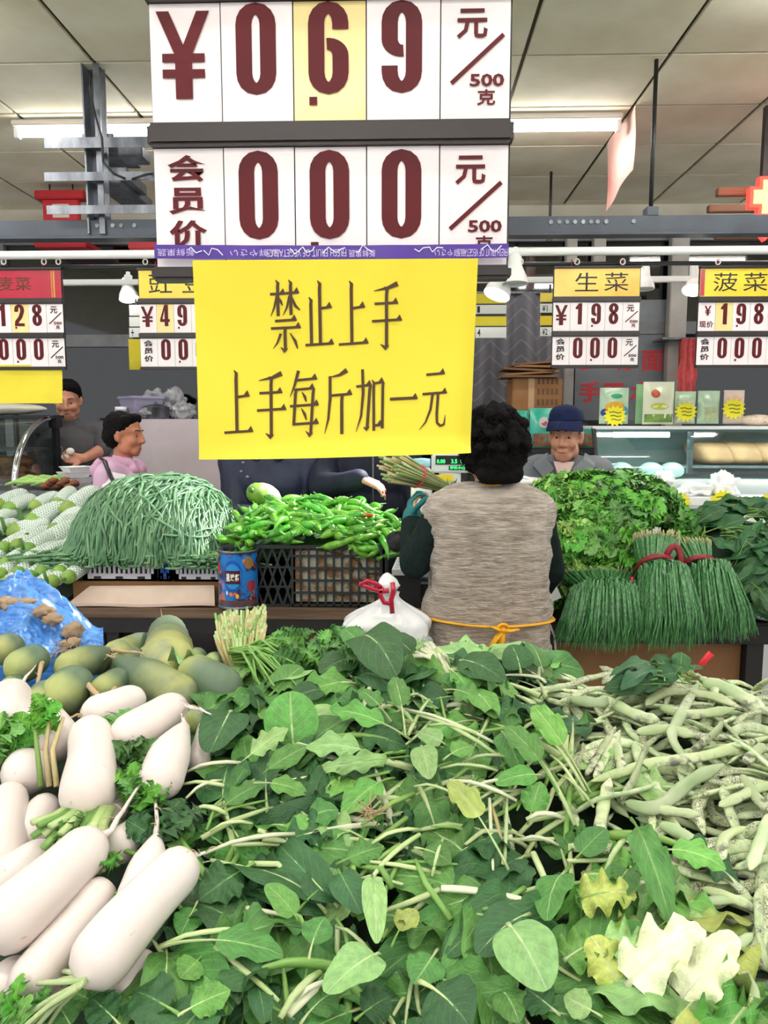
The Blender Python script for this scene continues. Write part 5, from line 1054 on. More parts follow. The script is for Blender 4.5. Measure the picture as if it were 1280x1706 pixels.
# woman in the pink hooded jacket ---------------------------------------------
c = aty(203, 735, 4.0); m_pink = mat('pink_jacket', (214, 178, 204), (200, 162, 190), 5, .7, .2, .05, 40)
t, M, HM, s, S = person('woman in a pink and white hooded jacket facing right behind the long beans', c.x, 4.02, -PI/2 - .12, 1.565, [None, None], ('jacket', m_pink, .008, 9), headrot=(4, -4), skinm=skin('warm_skin', (190, 122, 94)), trousers=mat('dark_trousers', (36, 36, 42)), voxel=.0075, head_s=1.05)
hair_cap(t, HM, m_hairb, extra=(((0, -.085, -.005), (.05, .04, .05)),), front=.03)
hd = MB()
for i in range(17):
    a = R(20 + 320*i/16 - 270 + 180); hd.sphere(S(.108*math.sin(a+PI/2+.0), -.03 - .10*math.cos(a+PI/2)*-1*.9, 1.415 + .018*math.cos(a)), .034*s, 2)
for (a, b, cz_, r) in ((0, -.135, 1.40, .06), (-.055, -.125, 1.385, .055), (.055, -.125, 1.385, .055), (0, -.14, 1.34, .055), (0, .095, 1.385, .03), (.05, .08, 1.39, .034), (-.05, .08, 1.39, .034)): hd.sphere(S(a, b, cz_), r*s, 2)
blob('hood', xf(hd, M), mat('pink_hood', (206, 160, 188), (192, 144, 174), 8, .75), t, .008, 6, fuzz=.01, fscale=14)
q = MB(); q.grid(lambda u, v: M @ S(.262 - .05*ss(.6, 1, v) + .004*math.sin(PI*u) - .03*ss(.5, 1, u), lerp(.0, .10, u), lerp(1.12, 1.40, v) - .03*u), 8, 10); part('white_panel', q, mat('white_cloth', (240, 234, 238), rough=.8), t)
q = MB(); q.tube([M @ S(.11, -.08, 1.455), M @ S(.20, -.01, 1.445), M @ S(.25, .05, 1.36), M @ S(.24, .11, 1.26), M @ S(.18, .15, 1.16)], .012, 6, flat=.4); part('shoulder_strap', q, m_black, t)
# navy padded jacket, head behind the notice ------------------------------------
c = aty(447, 790, 3.95); m_nv = mat('navy_padded', (40, 46, 74), (30, 35, 58), 5, .55, .35, .35, 9)
el1, wr1 = aty(392, 862, 3.85), aty(428, 862, 3.66)
t, M, HM, s, S = person('person in a navy padded jacket holding a net gourd above the peppers', c.x, 3.98, PI + .1, 1.63, [(aty(505, 865, 3.95), aty(480, 880, 3.75), (-.5, -.5, -.2), (0, 0, -1), (20, 25, 20)), (el1, wr1, (.4, -.2, .5), (.2, -.3, .9), (30, 38, 25))], ('padded_jacket', m_nv, .016, 7), skinm=skin('skin', (214, 164, 134)), wide=1.12, puff=.016, trousers=mat('dark_trousers', (36, 36, 42)))
hair_cap(t, HM, m_hairb)
cl = MB()
for k in (-1, 1): cap(cl, S(k*.05, .10, 1.40), .022, S(k*.10, .03, 1.43), .026); cap(cl, S(k*.10, .03, 1.43), .026, S(k*.05, -.08, 1.44), .026)
blob('collar', xf(cl, M), m_nv, t, .009, 4)
for px, py in ((405, 771), (402, 786), (428, 764), (412, 795)):
    p = aty(px, py, 3.80); q = MB(); q.sphere(p, (.009, .006, .009), 2); part('snap_button', q, m_galv, t)
# dark jacket with reaching hand -------------------------------------------------
c = aty(612, 800, 4.05); m_dk = mat('dark_blue_jacket', (36, 40, 58), (28, 31, 46), 5, .7, .25, .3, 9)
t, M, HM, s, S = person('person in a dark blue jacket reaching a hand across the green peppers', c.x, 4.10, PI, 1.70, [(aty(692, 850, 4.05), aty(690, 890, 3.9), (-.2, -.3, -.9), (0, 0, -1), (20, 25, 20)), (aty(535, 812, 3.86), aty(602, 797, 3.62), (.88, -.1, -.34), (-.1, .3, -.9), (16, 34, 26))], ('jacket', m_dk, .012, 7), skinm=skin('skin_rosy', (214, 150, 134)), wide=1.2, puff=.010, trousers=mat('dark_trousers', (36, 36, 42)))
hair_cap(t, HM, m_hairb)
q = MB(); q.tube([M @ S(-.03, .165, 1.36), M @ S(-.03, .172, 1.2), M @ S(-.03, .165, 1.0)], .005, 6); part('zip', q, mat('zip_grey', (90, 92, 98), rough=.4), t)
# red padded jacket between them ---------------------------------------------------
c = aty(528, 800, 4.5); m_rp = mat('red_padded', (190, 24, 40), (160, 16, 30), 5, .4, .4, .1, 14)
t, M, HM, s, S = person('person in a red padded jacket standing between the two dark jackets', c.x, 4.62, PI, 1.60, [None, None], ('padded_jacket', m_rp, .014, 8), skinm=skin('skin', (214, 164, 134)), wide=1.08, puff=.014, trousers=mat('dark_trousers', (36, 36, 42)))
hair_cap(t, HM, m_hairb)
for i in range(7):
    z = 1.0 + .055*i; q = MB(); q.tube([M @ S((.20 if z < 1.3 else .19)*math.sin(R(a)), (.152 if z < 1.3 else .14)*math.cos(R(a)), z) for a in range(-80, 81, 16)], .014, 6, flat=1); part('quilted_ridge', q, m_rp, t)
# ================================================================ PRODUCE: HELPERS
def project(p):
    q = CR.transposed() @ (V(p) - CAM); return (FW/2 + FPX*q.x/-q.z, FH/2 - FPX*q.y/-q.z)
def S(x, y):      # surface of the heap on the front table
    z = .80 + .145*ss(.6, 1.75, y) + .035*math.exp(-((x-.02)/.42)**2)*ss(.7, 1.3, y) - .075*ss(.30, .85, x)*ss(1.1, 1.8, y) + .01*ss(-.2, -.6, -x)
    z -= .22*ss(1.74, 1.96, y) + (.25*ss(.62, .45, y) if y < .62 else 0)
    return z + .022*noise.noise((x*5, y*5, 3.3))
def hit(px, py, lift=0.):
    d = ray(px, py); t = .55
    while t < 3.2:
        p = CAM + d*t
        if p.z < S(p.x, p.y) + lift: return p
        t += .004
    return CAM + d*2.0
def inpoly(x, y, P):
    r = False; n = len(P)
    for i in range(n):
        (x1, y1), (x2, y2) = P[i], P[i-1]
        if (y1 > y) != (y2 > y) and x < (x2-x1)*(y-y1)/(y2-y1)+x1: r = not r
    return r
def pick(mats): return mats[rnd.randrange(len(mats))]
# ---------------------------------------------------------------- leaf materials
def leaf_mat(name, c, under, vein, rough=.42, puck=.35, hv=.012, vv=.22):
    k = NT(name); uv = k.n('ShaderNodeUVMap'); sp = k.n('ShaderNodeSeparateXYZ'); k.l(uv.outputs[0], sp.inputs[0])
    a = k.math('ABSOLUTE', k.math('SUBTRACT', sp.outputs[1], .5))
    sv = k.math('ABSOLUTE', k.math('SUBTRACT', k.math('FRACT', k.math('MULTIPLY', k.math('SUBTRACT', sp.outputs[0], k.math('MULTIPLY', a, .75)), 7.0)), .5))
    v1 = k.rng(a, .010, .035, 1., 0.); v2 = k.math('MULTIPLY', k.rng(sv, .02, .07, .55, 0.), k.rng(a, .30, .48, 1., .0))
    vn = k.math('MAXIMUM', v1, v2); base = k.ramp(k.noise(7, 3), lin(c), lin(tuple(min(255, int(v*1.22)) for v in c)), .3, .7)
    geo = k.n('ShaderNodeNewGeometry'); base = k.mix(geo.outputs['Backfacing'], base, lin(under))
    k.col(k.vary(k.mix(vn, base, lin(vein)), hv, vv)); k.b.inputs['Roughness'].default_value = rough; k.b.inputs['Specular IOR Level'].default_value = .45
    h = k.math('SUBTRACT', k.noise(26, 3), k.math('MULTIPLY', vn, .6)); k.bump(h, puck, .008)
    return k.m
L_DARK = leaf_mat('leaf_dark', (42, 84, 42), (88, 124, 80), (88, 130, 82)); L_MID = leaf_mat('leaf_mid', (70, 118, 54), (108, 146, 92), (128, 168, 104)); L_BRI = leaf_mat('leaf_bright', (94, 150, 68), (126, 166, 100), (158, 194, 118))
L_PALE = leaf_mat('leaf_pale', (128, 166, 102), (140, 170, 116), (176, 200, 148)); L_YEL = leaf_mat('leaf_yellow', (150, 164, 84), (160, 172, 108), (190, 198, 140)); L_WHITE = leaf_mat('leaf_white', (206, 214, 176), (214, 218, 190), (232, 234, 220))
L_SPIN = leaf_mat('leaf_spinach', (36, 84, 46), (70, 116, 72), (74, 120, 74)); L_LET = leaf_mat('leaf_lettuce', (84, 156, 48), (100, 166, 62), (150, 194, 96), .38, .5); L_LETP = leaf_mat('leaf_lettuce_pale', (150, 190, 96), (160, 196, 108), (196, 214, 150), .38, .5)
def stalk_mat(name, a, b): return mat(name, a, b, 9, .38, .5, vary=(.01, .15), stretch=(.5, 3, 3))
S_PALE = stalk_mat('stalk_pale', (196, 208, 158), (164, 190, 122)); S_GRN = stalk_mat('stalk_green', (132, 172, 88), (112, 156, 72)); S_WHT = stalk_mat('stalk_white', (226, 226, 202), (204, 212, 170)); S_YEL = stalk_mat('stalk_straw', (202, 190, 140), (180, 164, 112))
# ---------------------------------------------------------------- leaf meshes (unit chord along X, unit blade width along Y)
def leaf_meshes(name, seed, pet=.3, bend=.9, fold=.25, ruf=.08, freq=9, teeth=.05, prof=(.8, .7), nu=24, nv=6, stalk_r=.055, twist=0., lob=0.):
    r = random.Random(seed); ph = r.uniform(0, 6); N = 24; ang = bend*.5; P = [(0., 0.)]
    for i in range(N):
        a = ang - bend*(i+.5)/N + .12*math.sin(i*.7+ph)*.3; P.append((P[-1][0] + math.cos(a)/N, P[-1][1] + math.sin(a)/N))
    dx, dz = P[-1]; L = math.hypot(dx, dz); c, s_ = dx/L, dz/L; P = [((x*c + z*s_)/L, (-x*s_ + z*c)/L) for x, z in P]
    side = r.uniform(-.05, .05)
    def cen(u):
        f = u*N; i = min(int(f), N-1); t = f-i; return (lerp(P[i][0], P[i+1][0], t), side*math.sin(PI*u), lerp(P[i][1], P[i+1][1], t))
    mb = MB(); tj = [r.uniform(-1, 1) for _ in range(nu+1)]; tk = [r.uniform(-1, 1) for _ in range(nu+1)]
    def f(t, w):
        u = lerp(pet, 1, t); x, y, z = cen(u); v = 2*w-1; i = int(round(t*nu))
        hw = .5*max(.02, math.sin(PI*min(1, (t*.985+.012))**prof[0]))**prof[1]*(1 + (teeth*.35*(1 if i % 2 else -1) + teeth*.5*(tj if v > 0 else tk)[i])*abs(v)**3) + (lob*math.sin(t*17+ph)*abs(v)**2*.5 if lob else 0)
        edge = ruf*math.sin(freq*t*2 + ph + (2 if v > 0 else 0))*abs(v)**2*math.sin(PI*min(1, t+.08)) + (.4 if freq > 12 else .10)*ruf*math.sin(freq*5*t+ph)*abs(v)**3
        zz = z + fold*abs(v)*hw*.5 - fold*.35*v*v*hw + edge + twist*v*hw*t + .012*noise.noise((t*6+seed, v*3, seed))
        return (x + .35*abs(v)*hw*.0, y + v*hw*(1-.25*fold), zz)
    mb.grid(f, nu, nv, uv=True); blade = mb.mesh(name, L_MID)
    sk = MB(); k = 9; pts = []; rad = []
    for i in range(k):
        u = lerp(0, .88, i/(k-1)); x, y, z = cen(u); pts.append(V((x, y, z - .004))); rad.append(lerp(stalk_r, stalk_r*.5, min(1, u/max(pet, .1))) if u < pet else lerp(stalk_r*.5, stalk_r*.1, (u-pet)/(.88-pet)))
    sk.tube(pts, rad, 6, flat=.42); return blade, sk.mesh('stalk', S_PALE)
LV = [leaf_meshes('leaf', 1, .30, .9, .22, .05), leaf_meshes('leaf', 2, .34, 1.3, .35, .08, 7), leaf_meshes('leaf', 3, .26, .6, .15, .10, 11, .08), leaf_meshes('leaf', 4, .42, 1.1, .3, .06, 8, .04, (.72, .6)),
      leaf_meshes('leaf', 5, .22, 1.5, .5, .09, 9, .06), leaf_meshes('leaf', 6, .36, .8, .2, .12, 12, .10, (.8, .8), lob=.02), leaf_meshes('leaf', 7, .30, 1.7, .3, .1, 8, .06, (.65, .6), twist=.4), leaf_meshes('leaf', 8, .48, 1.2, .25, .05, 7, .03, (.7, .55))]
LP = [leaf_meshes('leaf', 11, .50, .9, .3, .08, 8, .05, (.8, .65), stalk_r=.10), leaf_meshes('leaf', 12, .56, 1.3, .35, .08, 7, .05, (.75, .6), stalk_r=.11), leaf_meshes('leaf', 13, .46, .6, .2, .10, 9, .06, (.85, .7), stalk_r=.09)]     # long pale petioles
LC = [leaf_meshes('leaf', 61, .06, 1.3, .25, .26, 9, .05, (.5, .42), 28, 10, .08), leaf_meshes('leaf', 62, .08, .9, .4, .30, 11, .06, (.55, .4), 28, 10, .08), leaf_meshes('leaf', 63, .05, 1.6, .2, .28, 10, .05, (.5, .45), 28, 10, .08)]     # crumpled cabbage leaves
LR = [leaf_meshes('leaf', 21, .10, 1.2, .3, .05, 4, .0, (.75, .5)), leaf_meshes('leaf', 22, .14, .9, .15, .04, 5, .02, (.66, .5)), leaf_meshes('leaf', 23, .12, 1.5, .4, .06, 4, .02, (.7, .45), twist=.3)]    # broad smooth leaves
LS = [leaf_meshes('leaf', 31, .38, .9, .4, .06, 6, .0, (1.0, .8), 12, 4, .05), leaf_meshes('leaf', 32, .32, 1.3, .5, .08, 5, .0, (1.1, .8), 12, 4, .05), leaf_meshes('leaf', 33, .45, 1.6, .3, .05, 6, .0, (1.0, .9), 12, 4, .05)]    # spinach
LT = [leaf_meshes('leaf', 41, .08, 1.2, .3, .20, 17, .30, (.55, .45), 26, 8, .05, lob=.07), leaf_meshes('leaf', 42, .10, .8, .5, .24, 21, .34, (.5, .45), 26, 8, .05, lob=.08), leaf_meshes('leaf', 43, .06, 1.6, .2, .22, 15, .30, (.6, .4), 26, 8, .05, lob=.07)]    # frilly
def setmat(o, m):
    o.material_slots[0].link = 'OBJECT'; o.material_slots[0].material = m
def place_leaf(parent, base, tip, width, pair, bm_, sm_, up=(0, 0, 1), roll=0., zs=.8, loc=None, name='leaf', stalk=True):
    base, tip = V(base), V(tip); d = tip - base; L = d.length or .01; x = d/L; u = V(up); u = u - x*u.dot(x)
    if u.length < 1e-3: u = x.orthogonal()
    u.normalize(); y = u.cross(x); Mx = Matrix((x, y, u)).transposed() @ Matrix.Rotation(roll, 3, 'X')
    o = link(name, pair[0], parent); o.rotation_mode = 'QUATERNION'; o.rotation_quaternion = Mx.to_quaternion(); o.scale = (L, width, L*zs)
    o.location = base - (parent.location if parent is not None else V((0,0,0)))
    setmat(o, bm_)
    if stalk: k = link('stalk', pair[1], o); setmat(k, sm_)
    return o
# ---------------------------------------------------------------- labels by place
MARKS = [(120, 1450, 'beside the white radishes'), (330, 1330, 'against the white radishes, mid left'), (420, 1140, 'below the celery bunch'), (600, 1090, 'on the far ridge of the heap'), (830, 1110, 'below the yellow apron bow'), (700, 1230, 'in the pale stalky middle of the heap'),
         (500, 1270, 'left of the pale stalky middle'), (900, 1250, 'next to the flat beans'), (620, 1360, 'around the tangle of dry roots'), (420, 1480, 'right of the longest radish'), (620, 1520, 'at the hanging pale leaf'), (820, 1420, 'near the yellowing long leaf'), (900, 1580, 'near the big pale heart shaped leaf'), (1120, 1470, 'below the flat beans'), (1120, 1600, 'by the torn white cabbage leaf'), (560, 1660, 'along the front edge, middle'), (320, 1660, 'along the front edge, left'), (760, 1680, 'along the front edge, right of middle'), (1000, 1690, 'along the front edge, right')]
def where(px, py): return min(MARKS, key=lambda m: (m[0]-px)**2 + (m[1]-py)**2)[2]
SH = {id(L_DARK): 'dark green', id(L_MID): 'mid green', id(L_BRI): 'bright green', id(L_PALE): 'pale green', id(L_YEL): 'yellowing', id(L_WHITE): 'whitish'}
_used = {}
def heading_word(b, t):
    dx, dy = t[0]-b[0], t[1]-b[1]; a = math.degrees(math.atan2(-dy, dx)) % 360
    return ('right', 'up right', 'up', 'up left', 'left', 'down left', 'down', 'down right')[int((a+22.5)//45) % 8]
# ================================================================ FRONT HEAP BASE
q = MB(); q.grid(lambda u, v: (lambda x, y: V((x, y, max(FZ+.002, S(x, y) - .055))))(lerp(-1.6, 1.6, u), lerp(.46, 1.95, v)), 70, 40)  # leafy underlay, its dark green carries the shade seen between the leaves
hb_ = solo('leaf_shade', q, mat('leaf_shade', (34, 62, 34), (20, 38, 22), 14, .8, bump=.6, bscale=30), 'dark leafy layer beneath the front heap, shade of the gaps in its colour', 'leafy underlay'); hb_['kind'] = 'stuff'
# ================================================================ LEAFY GREENS, TRACED
VA, VB = LV, LR
HERO = [  # base px, tip px, width px, shade, kind (v toothed / r smooth), lift base, lift tip, roll
 ((490,1248),(484,1152),86,L_BRI,'r',.03,.10,0), ((640,1265),(510,1246),56,L_PALE,'v',.03,.05,.2), ((684,1260),(526,1284),30,L_PALE,'v',.045,.05,-.3), ((612,1281),(524,1326),60,L_BRI,'r',.02,.03,0), ((657,1296),(570,1360),52,L_BRI,'v',.02,.03,.2),
 ((385,1184),(350,1254),74,L_DARK,'r',.06,.05,0), ((432,1186),(418,1142),30,L_DARK,'r',.03,.06,.5), ((448,1160),(502,1110),46,L_MID,'r',.03,.05,.2), ((598,1064),(662,1126),76,L_DARK,'r',.06,.06,.1), ((612,1086),(572,1048),44,L_MID,'r',.04,.07,0),
 ((592,1098),(534,1122),48,L_DARK,'r',.04,.04,0), ((600,1126),(652,1147),46,L_DARK,'r',.03,.03,0), ((702,1242),(717,1298),42,L_PALE,'r',.05,.05,.2), ((742,1240),(696,1221),34,L_PALE,'r',.05,.05,0), ((676,1228),(657,1128),36,L_MID,'v3',.04,.09,0),
 ((662,1218),(600,1150),36,L_MID,'v3',.03,.06,.2), ((684,1232),(556,1184),40,L_BRI,'v',.03,.05,0), ((398,1275),(480,1213),36,L_PALE,'v',.04,.06,0), ((422,1302),(512,1243),36,L_MID,'v',.03,.05,.3), ((402,1309),(512,1323),32,L_BRI,'r3',.04,.04,0),
 ((364,1358),(410,1275),30,L_MID,'v',.03,.05,.3), ((350,1364),(444,1303),34,L_MID,'v',.03,.04,0), ((498,1377),(564,1349),50,L_MID,'v',.03,.04,0), ((847,1448),(749,1302),48,L_YEL,'v3',.05,.08,.1), ((766,1100),(840,1134),52,L_DARK,'r',.05,.06,.2),
 ((868,1122),(852,1074),50,L_DARK,'r',.04,.08,0), ((905,1120),(880,1070),40,L_MID,'r',.03,.06,.3), ((786,1153),(828,1197),40,L_BRI,'r',.03,.03,0), ((937,1334),(843,1210),48,L_MID,'v3',.04,.06,0), ((836,1218),(869,1284),42,L_MID,'r',.04,.04,.3),
 ((983,1320),(888,1176),46,L_BRI,'v3',.02,.05,-.2), ((902,1291),(826,1306),36,L_BRI,'r',.05,.05,0), ((880,1374),(901,1302),44,L_BRI,'v',.03,.05,0), ((738,1266),(788,1243),34,L_BRI,'v',.06,.06,0), ((497,1533),(443,1474),40,L_BRI,'r',.06,.08,0),
 ((632,1588),(544,1655),78,L_PALE,'r',.06,.06,.1), ((620,1458),(628,1572),38,L_PALE,'r',.06,.06,0), ((563,1448),(602,1522),50,L_DARK,'r',.03,.03,0), ((424,1437),(332,1500),66,L_DARK,'v',.04,.03,0), ((266,1578),(472,1592),52,L_MID,'v3',.05,.04,0),
 ((514,1602),(541,1528),52,L_MID,'v',.04,.06,0), ((436,1640),(374,1606),68,L_DARK,'r',.03,.03,0), ((428,1640),(442,1704),38,L_DARK,'r',.03,.03,0), ((316,1702),(226,1652),86,L_DARK,'v',.04,.04,0), ((296,1692),(384,1650),54,L_BRI,'v',.05,.05,0),
 ((846,1538),(912,1650),92,L_PALE,'r',.07,.07,.1), ((884,1522),(796,1590),72,L_DARK,'r',.04,.05,0), ((806,1540),(742,1594),58,L_DARK,'r',.03,.03,0), ((698,1634),(784,1712),96,L_DARK,'v',.05,.05,0), ((822,1636),(866,1704),56,L_MID,'v',.03,.03,0),
 ((934,1692),(876,1646),58,L_DARK,'v',.04,.04,0), ((1004,1694),(940,1660),50,L_PALE,'v',.05,.05,0), ((942,1452),(912,1534),56,L_MID,'r',.05,.05,.4), ((1052,1364),(1120,1542),52,L_MID,'v0',.07,.06,.1), ((1096,1416),(1210,1448),50,L_BRI,'v0',.07,.06,0),
 ((1052,1444),(1018,1504),48,L_MID,'r',.05,.05,0), ((1045,1642),(1170,1545),84,L_WHITE,'t',.05,.07,0), ((1130,1668),(1226,1556),70,L_WHITE,'t',.05,.08,.4), ((1000,1560),(1090,1600),70,L_PALE,'t',.05,.05,0), ((964,1500),(1060,1490),60,L_YEL,'t',.04,.05,0),
 ((1030,1640),(985,1560),70,L_YEL,'t',.04,.05,0), ((1120,1706),(1180,1640),70,L_PALE,'t',.04,.05,0), ((940,1600),(1000,1570),60,L_BRI,'t',.04,.04,0), ((690,1412),(752,1438),44,L_MID,'v',.04,.04,0), ((652,1578),(694,1516),40,L_YEL,'v',.04,.04,0),
 ((205,1712),(150,1662),56,L_DARK,'v',.02,.03,0), ((130,1728),(95,1668),50,L_MID,'v',.01,.02,0), ((275,1694),(205,1668),54,L_DARK,'v',.02,.02,0), ((180,1690),(120,1650),46,L_BRI,'v',.0,.0,0), ((330,1500),(300,1560),44,L_MID,'v',.03,.03,0), ((340,1590),(300,1630),50,L_BRI,'v',.03,.03,0), ((590,1700),(650,1660),60,L_DARK,'v',.03,.03,0), ((500,1706),(560,1650),60,L_MID,'v',.03,.03,0), ((960,1430),(1010,1380),44,L_MID,'r',.04,.04,0),
 ((540,1150),(470,1175),44,L_DARK,'r',.03,.03,0), ((690,1090),(650,1060),44,L_DARK,'r',.03,.05,0), ((740,1150),(800,1170),40,L_MID,'v',.03,.03,0), ((560,1440),(640,1410),44,L_MID,'v',.03,.03,0), ((730,1580),(690,1640),60,L_MID,'v',.03,.03,0)]
for i, (b, tp, wd, m, kind, l0, l1, rl) in enumerate(HERO):
    B = hit(b[0], b[1], l0+.012); T = hit(tp[0], tp[1], l1+.016); kk = mpp(B)
    pair = {'v': LV[i % 3], 'v3': LV[3 + 4*(i % 2)], 'v0': LV[4], 'r': LR[i % 3], 'r3': LV[7], 't': LC[i % 3]}[kind]
    size = 'broad' if wd > 60 else 'narrow' if wd < 38 else 'medium'
    t = thing('loose_leaf', '%s %s leaf pointing %s, %s' % (size, SH[id(m)], heading_word(b, tp), where((b[0]+tp[0])/2, (b[1]+tp[1])/2)), 'leaf', tuple(B))
    N_ = (V((0, 0, 1)) + (CAM - B).normalized()*.75)
    place_leaf(t, B, T, wd*kk*1.15, pair, m, pick([S_PALE, S_GRN]) if m is not L_WHITE else S_WHT, N_, rl, .8)
# loose stalks strewn through the greens
for i in range(70):
    if i % 5 < 3: px, py, a, L = rnd.uniform(640, 960), rnd.uniform(1150, 1480), R(rnd.gauss(200, 28)), rnd.uniform(.07, .14)
    elif i % 5 == 3: px, py, a, L = rnd.uniform(330, 460), rnd.uniform(1290, 1440), R(rnd.gauss(20, 25)), rnd.uniform(.06, .12)
    else: px, py, a, L = rnd.uniform(300, 1000), rnd.uniform(1420, 1680), rnd.uniform(0, 2*PI), rnd.uniform(.07, .13)
    p = hit(px, py, .045); e = p + V((math.cos(a)*L, math.sin(a)*L*.8, 0)); e.z = S(e.x, e.y) + rnd.uniform(.0, .05); m_ = p.lerp(e, .5) + V((rnd.uniform(-.012, .012), 0, rnd.uniform(.0, .015)))
    r = rnd.uniform(.0025, .0052); q = MB(); q.tube([p, p.lerp(m_, .6), m_, m_.lerp(e, .6), e], [r, r*1.05, r, r*.85, r*.6], 7, flat=.75); w_ = where(px, py); solo('bare_stalk', q, pick([S_PALE, S_GRN, S_PALE, S_GRN]), 'loose cut stalk pointing %s, %s' % (heading_word(project(p), project(e)), w_), 'stalk', 'stalks ' + w_)
# single bare stalks
for i, (pts, r, m, lb) in enumerate((([(358,1578),(405,1612),(465,1668)], 9, S_PALE, 'thick pale cut stalk sloping down right of the longest radish'), ([(735,1480),(800,1480),(892,1504)], 12, S_WHT, 'thickest whitish stalk lying in the middle of the front greens'), ([(732,1482),(690,1502),(640,1518)], 10, S_PALE, 'pale stalk meeting the whitish stalk from the left'), ([(700,1390),(640,1425),(616,1470)], 8, S_PALE, 'pale stalk arching over the hanging pale leaf'),
    ([(408,1512),(440,1518),(478,1525)], 8, S_WHT, 'short whitish stalk end pointing left in the front greens'), ([(680,1225),(700,1180),(716,1165)], 6, S_PALE, 'upright pale stalk end in the pale middle of the heap'), ([(560,1530),(600,1580),(560,1640)], 6, S_GRN, 'thin curved green stalk in front of the big pale leaf'), ([(816,1330),(818,1390),(822,1450)], 5, S_WHT, 'thin whitish stalk hanging by the yellowing leaf'), ([(820,1345),(840,1400),(838,1440)], 6, S_YEL, 'straw brown stalk beside the yellowing leaf'),
    ([(480,1690),(510,1660),(535,1640)], 15, S_WHT, 'whitish leaf base at the front edge of the greens'))):
    P = [hit(a, b, .05 + .004*(j == 1)) for j, (a, b) in enumerate(pts)]; k = mpp(P[0]); q = MB(); Q = [P[0].lerp(P[1], u).lerp(P[1].lerp(P[2], u), u) for u in (0, .15, .3, .45, .6, .75, .9, 1)]; q.tube(Q, [r*k*.6*f for f in (.9, 1, 1, .95, .9, .85, .75, .6)], 8, flat=.75); solo('bare_stalk', q, m, lb, 'stalk')
for i, (a, b, r) in enumerate((((668,1180),(829,1240),6), ((700,1192),(829,1258),7), ((733,1280),(829,1284),6), ((749,1300),(861,1334),7), ((894,1258),(958,1375),6), ((918,1258),(974,1334),5), ((877,1365),(936,1362),9), ((910,1226),(976,1318),5), ((845,1330),(841,1440),5), ((338,1423),(491,1389),8), ((298,1308),(395,1316),7), ((322,1349),(379,1357),8), ((306,1288),(403,1271),7), ((266,1576),(411,1550),9), ((467,1696),(533,1620),13), ((492,1668),(556,1636),9), ((716,1208),(800,1226),6), ((770,1270),(850,1262),6), ((780,1316),(870,1300),6), ((690,1310),(760,1326),5), ((930,1290),(990,1345),5), ((866,1400),(930,1408),7), ((1010,1450),(1040,1400),9), ((350,1385),(420,1372),6), ((310,1330),(370,1300),6), ((620,1405),(700,1382),7), ((560,1545),(620,1590),6), ((1120,1480),(1010,1478),6), ((740,1395),(720,1460),5), ((646,1170),(690,1205),6))):
    P0, P1 = hit(a[0], a[1], .055), hit(b[0], b[1], .05); kk = mpp(P0); m_ = P0.lerp(P1, .5) + V((0, -.003, .010)); q = MB(); q.tube([P0, P0.lerp(m_, .6) + V((0, 0, .003)), m_, m_.lerp(P1, .5) + V((0, 0, .002)), P1], [r*kk*.45, r*kk*.55, r*kk*.6, r*kk*.62, r*kk*.5], 8, flat=.7)
    w_ = where((a[0]+b[0])/2, (a[1]+b[1])/2); solo('bare_stalk', q, S_PALE if i % 3 else S_WHT, 'long whitish green stalk pointing %s, %s' % (heading_word(b, a), w_), 'stalk', 'long stalks ' + w_)
q = MB(); c = hit(615, 1355, .06)
for i in range(26):
    a = rnd.uniform(0, 2*PI); p = c + V((rnd.uniform(-.01, .01), rnd.uniform(-.01, .01), 0)); d = V((math.cos(a)*.6, math.sin(a)*.5 - .3, rnd.uniform(-.2, .5))).normalized()*rnd.uniform(.015, .035); q.tube([p, p + d*.6 + V((rnd.uniform(-.004, .004),)*3), p + d], [.0012, .0009, .0005], 4)
o = solo('root_tuft', q, mat('root_tan', (190, 164, 130), rough=.8), 'tangle of dry tan roots sticking out of the greens', 'roots'); o['kind'] = 'stuff'
